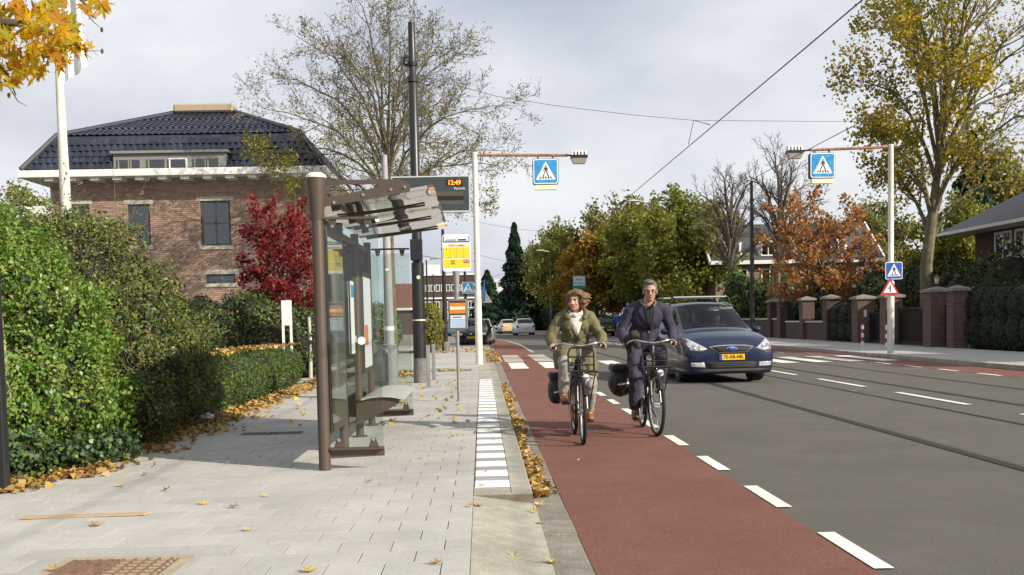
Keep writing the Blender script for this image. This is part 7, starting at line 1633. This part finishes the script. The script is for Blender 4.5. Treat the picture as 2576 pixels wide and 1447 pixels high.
p = G(1250, 831); hatchback('car', 'black car parked at the far bend', 0, 0, R(12), 'paint_black', '', loc=Vector((p.x, p.y+2, 0)), front=False, H=1.6, L=4.4)
p = G(1532, 846, 0); hatchback('car', 'dark grey car parked at the kerb behind the far cyclist', 0, 0, R(3), 'paint_dark', '', loc=Vector((p.x, p.y+2, 0.0)), front=True, H=1.5)
p = G(1590, 849, 0); hatchback('car', 'grey parked car half hidden behind the man in navy', 0, 0, R(2), 'paint_silver', '', loc=Vector((p.x+0.1, p.y+1.5, 0.0)), front=True, H=1.48)
p = G(1238, 826); vn = thing('van', 'pale grey van parked by the small brick house at the bend', 'van', (p.x-0.5, p.y+4, 0), R(15))
MB().prism([(-2.6, 0.35), (-2.6, 0.95), (-2.3, 1.15), (-1.75, 1.25), (-1.15, 2.15), (-0.9, 2.3), (2.6, 2.3), (2.65, 0.35)], -0.95, 0.95, 'YZ').build('body', 'paint_silver', vn, bevel=0.06)
MB().add([(-0.8, -1.77, 1.30), (0.8, -1.77, 1.30), (0.72, -1.19, 2.14), (-0.72, -1.19, 2.14)], [(0, 1, 2, 3)]).build('windscreen', 'darkglass', vn)
for y in (-1.7, 1.6):
    for s in (-1, 1): MB().lathe([(0.34, -0.1), (0.34, 0.1)], 16, (s*0.87, y, 0.34), 'X').build('wheel', 'rubber', vn)
# ================================================================== maple bough, fallen leaves
def maple_mesh(nm, s, mat, seed, curl=0.25):
    rg = np.random.default_rng(seed); tips = [(90, 1.0), (38, 0.86), (142, 0.86), (-12, 0.66), (192, 0.66)]; out = []
    seq = sorted(tips, key=lambda q: q[0])
    V = [(0, 0, 0)]; n = len(seq)
    pts = [(-62, 0.22)]
    for i, (a, r) in enumerate(seq):
        pts += [(a-13, r*0.66), (a, r*rg.uniform(0.92, 1.08)), (a+13, r*0.66)]
        if i < n-1: pts.append(((a+seq[i+1][0])/2, 0.36))
    pts.append((242, 0.22))
    for a, r in pts:
        x, y = s*0.62*r*math.cos(R(a)), s*0.62*r*math.sin(R(a)); V.append((x, y, curl*(x*x+y*y)/s*1.2+rg.normal(0, s*0.025)))
    F = [(0, i, i+1) for i in range(1, len(pts))]; F.append((0, len(pts), 1))
    k = len(V); V += [(-0.004, -s*0.12, 0), (0.004, -s*0.12, 0), (0.003, -s*0.62, s*0.08), (-0.003, -s*0.62, s*0.08)]; F.append((k, k+1, k+2, k+3))
    me = bpy.data.meshes.new(nm); me.from_pydata(V, [], F); me.update(); me.materials.append(MATS[mat]); return me
def objmat(name, cols, trans=0.35):
    m = leafmat(name, cols, trans=trans); n, l = m.node_tree.nodes, m.node_tree.links
    oi = n.new('ShaderNodeObjectInfo'); r = [x for x in n if x.type == 'VALTORGB'][0]
    for lk in list(r.inputs['Fac'].links): l.remove(lk)
    l.new(oi.outputs['Random'], r.inputs['Fac']); return m
objmat('leaf_bough', [(0.38, 0.17, 0.015), (0.55, 0.27, 0.012), (0.68, 0.40, 0.015), (0.50, 0.36, 0.03), (0.27, 0.26, 0.03)], 0.5)
objmat('leaf_fallen', [(0.33, 0.21, 0.08), (0.50, 0.37, 0.11), (0.60, 0.48, 0.15), (0.42, 0.19, 0.05), (0.26, 0.15, 0.07)], 0.15)
mt_ = thing('maple_tree', 'maple with golden-yellow leaves hanging over the flagpole', 'tree', (-6.6, 6.2, 0.05))
tb = MB(); tb.tube([(0, 0, -0.1), (0.02, 0, 1.5), (0.1, 0.1, 2.8), (0.2, 0.3, 4.2), (0.3, 0.4, 5.6)], [0.17, 0.14, 0.12, 0.08, 0.03], 10)
rg = np.random.default_rng(31); B0 = Vector((-6.6, 6.2, 0.05)); LP = []
def bough(pts, r):
    q = [Vector(p)-B0 for p in pts]; tb.tube(q, [r*(1-0.8*i/(len(q)-1)) for i in range(len(q))], 6); return q
YL = 8.4
bough([(-6.45, 6.4, 3.3), AT(-420, 60, 7.6), AT(-120, 40, 8.2), AT(60, 60, YL), AT(150, 100, YL), AT(200, 120, YL)], 0.05)
bough([(-6.4, 6.5, 3.5), AT(-400, -200, 7.8), AT(0, -70, 8.3), AT(160, -40, YL), AT(225, 20, YL)], 0.04)
bough([AT(-120, 40, 8.2), AT(-40, 120, YL), AT(20, 190, YL), AT(40, 240, YL)], 0.02)
bough([AT(150, 100, YL), AT(195, 115, YL), AT(215, 128, YL), AT(258, 128, YL)], 0.007); bough([AT(215, 30, YL), AT(235, 55, YL), AT(256, 73, YL)], 0.006); bough([AT(10, 200, YL), AT(30, 230, YL), AT(45, 255, YL), AT(68, 268, YL)], 0.007)
tb.build('trunk', 'bark_dark', mt_, smooth=True)
for (px, py) in ((257, 129), (256, 75), (22, 240)):
    MB().ell(AT(px, py, YL)-B0, (0.012, 0.012, 0.02), 8, 6).build('seed_cluster', 'bark_dark', mt_)
lm = [maple_mesh('leaf', 0.15*s, 'leaf_bough', k, 0.3) for k, s in enumerate((0.8, 0.95, 1.1, 1.25))]
def inside(x, y):
    if x > 185 and y < 45: return abs(x-232) < 32-abs(y-12)*0.3 and y < 40
    lim = 150+35*math.sin(y*0.05); 
    if x < 62: return y < 215
    return x < 190-max(0, (60-y))*0.35 and y < 195-0.42*max(0, x-60)+12*math.sin(x*0.09)
cnt = 0
for tr_ in range(6000):
    if cnt >= 285: break
    x, y = rg.uniform(-70, 265), rg.uniform(-60, 215)
    if not inside(x, y): continue
    Y = YL+rg.normal(0, 0.38); P = AT(x, y, Y)-B0
    o = link('leaf', lm[rg.integers(4)], None, mt_, P, (R(rg.normal(72, 32)), R(rg.normal(0, 28)), R(rg.normal(0, 60)))); o.rotation_mode = 'XYZ'; cnt += 1
    if rg.random() < 0.55: o.rotation_euler.x += math.pi*0.9
for (x, y) in ((200, 126), (208, 121), (216, 135), (228, 118), (185, 110), (190, 130)): link('leaf', lm[0], None, mt_, AT(x, y, YL)-B0, (R(70), R(rg.normal(0, 40)), R(rg.normal(0, 60))))
# ---- loose leaves on paving and lane
fm = [maple_mesh('leaf_blade', 0.10*s, 'leaf_fallen', 10+k, 0.55) for k, s in enumerate((0.75, 0.9, 1.0, 1.15))]
LG = {'pavement': ('dry yellow maple leaf lying loose on the grey paving slabs', 'loose leaves on the pavement'), 'kerb': ('dry leaf lying on the concrete kerb ramp', 'loose leaves on the kerb'), 'strip': ('small leaf lying on the white and grey tactile tiles', 'leaves on the tactile tiles'), 'lane': ('tiny leaf lying on the red bicycle lane', 'leaves on the bicycle lane')}
def fallen(px, py, z, key, s=1.0, k=None):
    p = G(px, py, z); o = link('fallen_leaf', fm[rg.integers(4) if k is None else k], None, None, (p.x, p.y, z+0.012), (R(rg.normal(0, 14)), R(rg.normal(0, 14)), rg.uniform(0, 6.28))); o.scale = (s, s, s); props(o, LG[key][0], 'leaf', LG[key][1])
for (px, py) in [(305, 1224), (366, 1196), (235, 1324), (508, 1270), (590, 1277), (624, 1336), (140, 1435), (773, 1441), (930, 1214), (420, 1235), (180, 1200), (460, 1155), (1037, 1072), (1075, 1050), (1030, 990), (1135, 1100), (1150, 1098), (1090, 1000), (1180, 1040), (1120, 1030), (985, 1130), (1165, 955), (1130, 965), (1105, 985), (1015, 975), (1165, 1130), (1185, 1275), (670, 1250), (570, 1168), (1105, 1420), (1060, 1155), (1010, 940), (1050, 1010), (1175, 1062)]:
    fallen(px, py, SWZ, 'pavement', rg.uniform(0.7, 1.15)); o = bpy.context.collection.objects[-1]
    lab = {(140, 1435): 'dry curled leaf lying on the rusty manhole cover', (235, 1324): 'pale yellow leaf lying just in front of the cardboard strip', (930, 1214): 'dry leaf on the slabs in front of the shelter glass', (773, 1441): 'yellow leaf on the paving beside the manhole cover'}.get((px, py))
    if lab: o['label'] = lab
    elif o.location.y > 12: o['label'] = 'small yellow leaf on the paving between shelter and tram pole'; o['group'] = 'loose leaves beyond the shelter bench'
for (px, py, z) in [(1205, 1278, 0.07), (1275, 1246, 0.04), (1290, 1248, 0.04), (1210, 1225, 0.10), (1357, 1320, 0.01), (1295, 1408, 0.03), (1395, 1420, 0.01), (1345, 1290, 0.02), (1355, 1250, 0.01), (1360, 1272, 0.01)]: fallen(px, py, z, 'kerb', rg.uniform(0.75, 1.1))
for (px, py) in [(1222, 1190), (1240, 1110), (1236, 1030), (1250, 1000), (1225, 960), (1215, 1062)]: fallen(px, py, SWZ+0.006, 'strip', 0.6)
for (px, py) in [(1455, 1160), (1385, 1135), (1610, 1205), (1340, 1000)]: fallen(px, py, 0.006, 'lane', 0.35)
# ---- leaf litter drifts (nobody could count them)
leafmat('litter', [(0.14, 0.08, 0.045), (0.27, 0.16, 0.07), (0.40, 0.27, 0.11), (0.50, 0.33, 0.08), (0.29, 0.15, 0.06), (0.48, 0.38, 0.21), (0.56, 0.40, 0.10)], trans=0.12, clump=1.3)
leafmat('litter_yellow', [(0.45, 0.28, 0.04), (0.60, 0.40, 0.05), (0.66, 0.48, 0.08), (0.40, 0.20, 0.04)], trans=0.2)
def litter(name, label, P, size, mat='litter', seed=1):
    r_ = np.random.default_rng(seed); P = np.asarray(P); base = P.mean(0); o = leaves_obj(name, P-base, size, mat, r_, None, N=np.array([[0, 0, 1.6]]), aspect=0.85, jitter=0.7); o.location = base
    props(o, label, 'leaves', None, 'stuff'); return o
def band(y0, y1, xf, w, n, z, lift=0.05):
    y = rg.uniform(y0, y1, n); u = np.abs(rg.normal(0, 0.42, n)); x = np.array([xf(v) for v in y])+u*w; return np.stack([x, y, z+0.012+np.clip(lift*(1-u)*rg.random(n), 0, None)], 1)
xf = lambda y: -4.02 if y < 9.3 else (-3.85+0.12*math.sin(y*2.1) if y < 11.3 else (-3.62 if y < 13.0 else -3.72))
P = np.concatenate([band(8.55, 11.4, xf, 0.45, 750, SWZ), band(11.0, 15.2, lambda y: -3.85+0.1*math.sin(y*3), 0.60, 1000, SWZ), band(14.6, 24.5, lambda y: -3.72, 0.38, 1700, SWZ, 0.06), band(25.0, 26.5, lambda y: -2.0, 0.9, 60, SWZ)])
litter('leaf_litter', 'drift of brown and yellow leaves along the foot of the hedges', P, 0.090, 'litter', 3)
yy = 8.3+(rg.random(1700)**1.2)*15.0; dn = 0.5+0.5*np.sin(yy*2.3)*np.sin(yy*0.9+1); P = np.stack([0.385+np.abs(rg.normal(0, 0.05, 1700))*(0.5+dn), yy, 0.012+rg.random(1700)*0.03], 1); P = P[(P[:, 0] < 0.62) & (rg.random(1700) < 0.25+0.75*dn)]
litter('leaf_litter', 'drift of yellow leaves lying in the gutter along the kerb', P, 0.072, 'litter', 4)
P = np.stack([rg.uniform(-4.60, -3.85, 520), 14.8+rg.random(520)**1.3*8.5, SWZ+0.84+rg.random(520)*0.05], 1); litter('leaf_litter', 'yellow leaves scattered on top of the low clipped hedge', P, 0.085, 'litter', 5)
P = np.concatenate([np.stack([rg.uniform(-3.0, -0.2, 120), rg.normal(28.0, 0.12, 120), np.full(120, SWZ+0.015)], 1), np.stack([rg.uniform(-3.2, 0.2, 260), rg.uniform(44, 52, 260), np.full(260, SWZ+0.015)], 1), np.stack([rg.uniform(0.1, 0.55, 150), rg.uniform(33, 46, 150), np.full(150, SWZ+0.02)], 1)])
litter('leaf_litter', 'thin line of brown leaves on the pavement near the crossing', P, 0.12, 'litter', 6)
P = np.stack([rg.uniform(-3.4, -0.3, 160), rg.uniform(13.5, 24, 160), np.full(160, SWZ+0.015)], 1); litter('leaf_litter', 'sparse small leaves strewn over the far paving', P, 0.09, 'litter_yellow', 7)
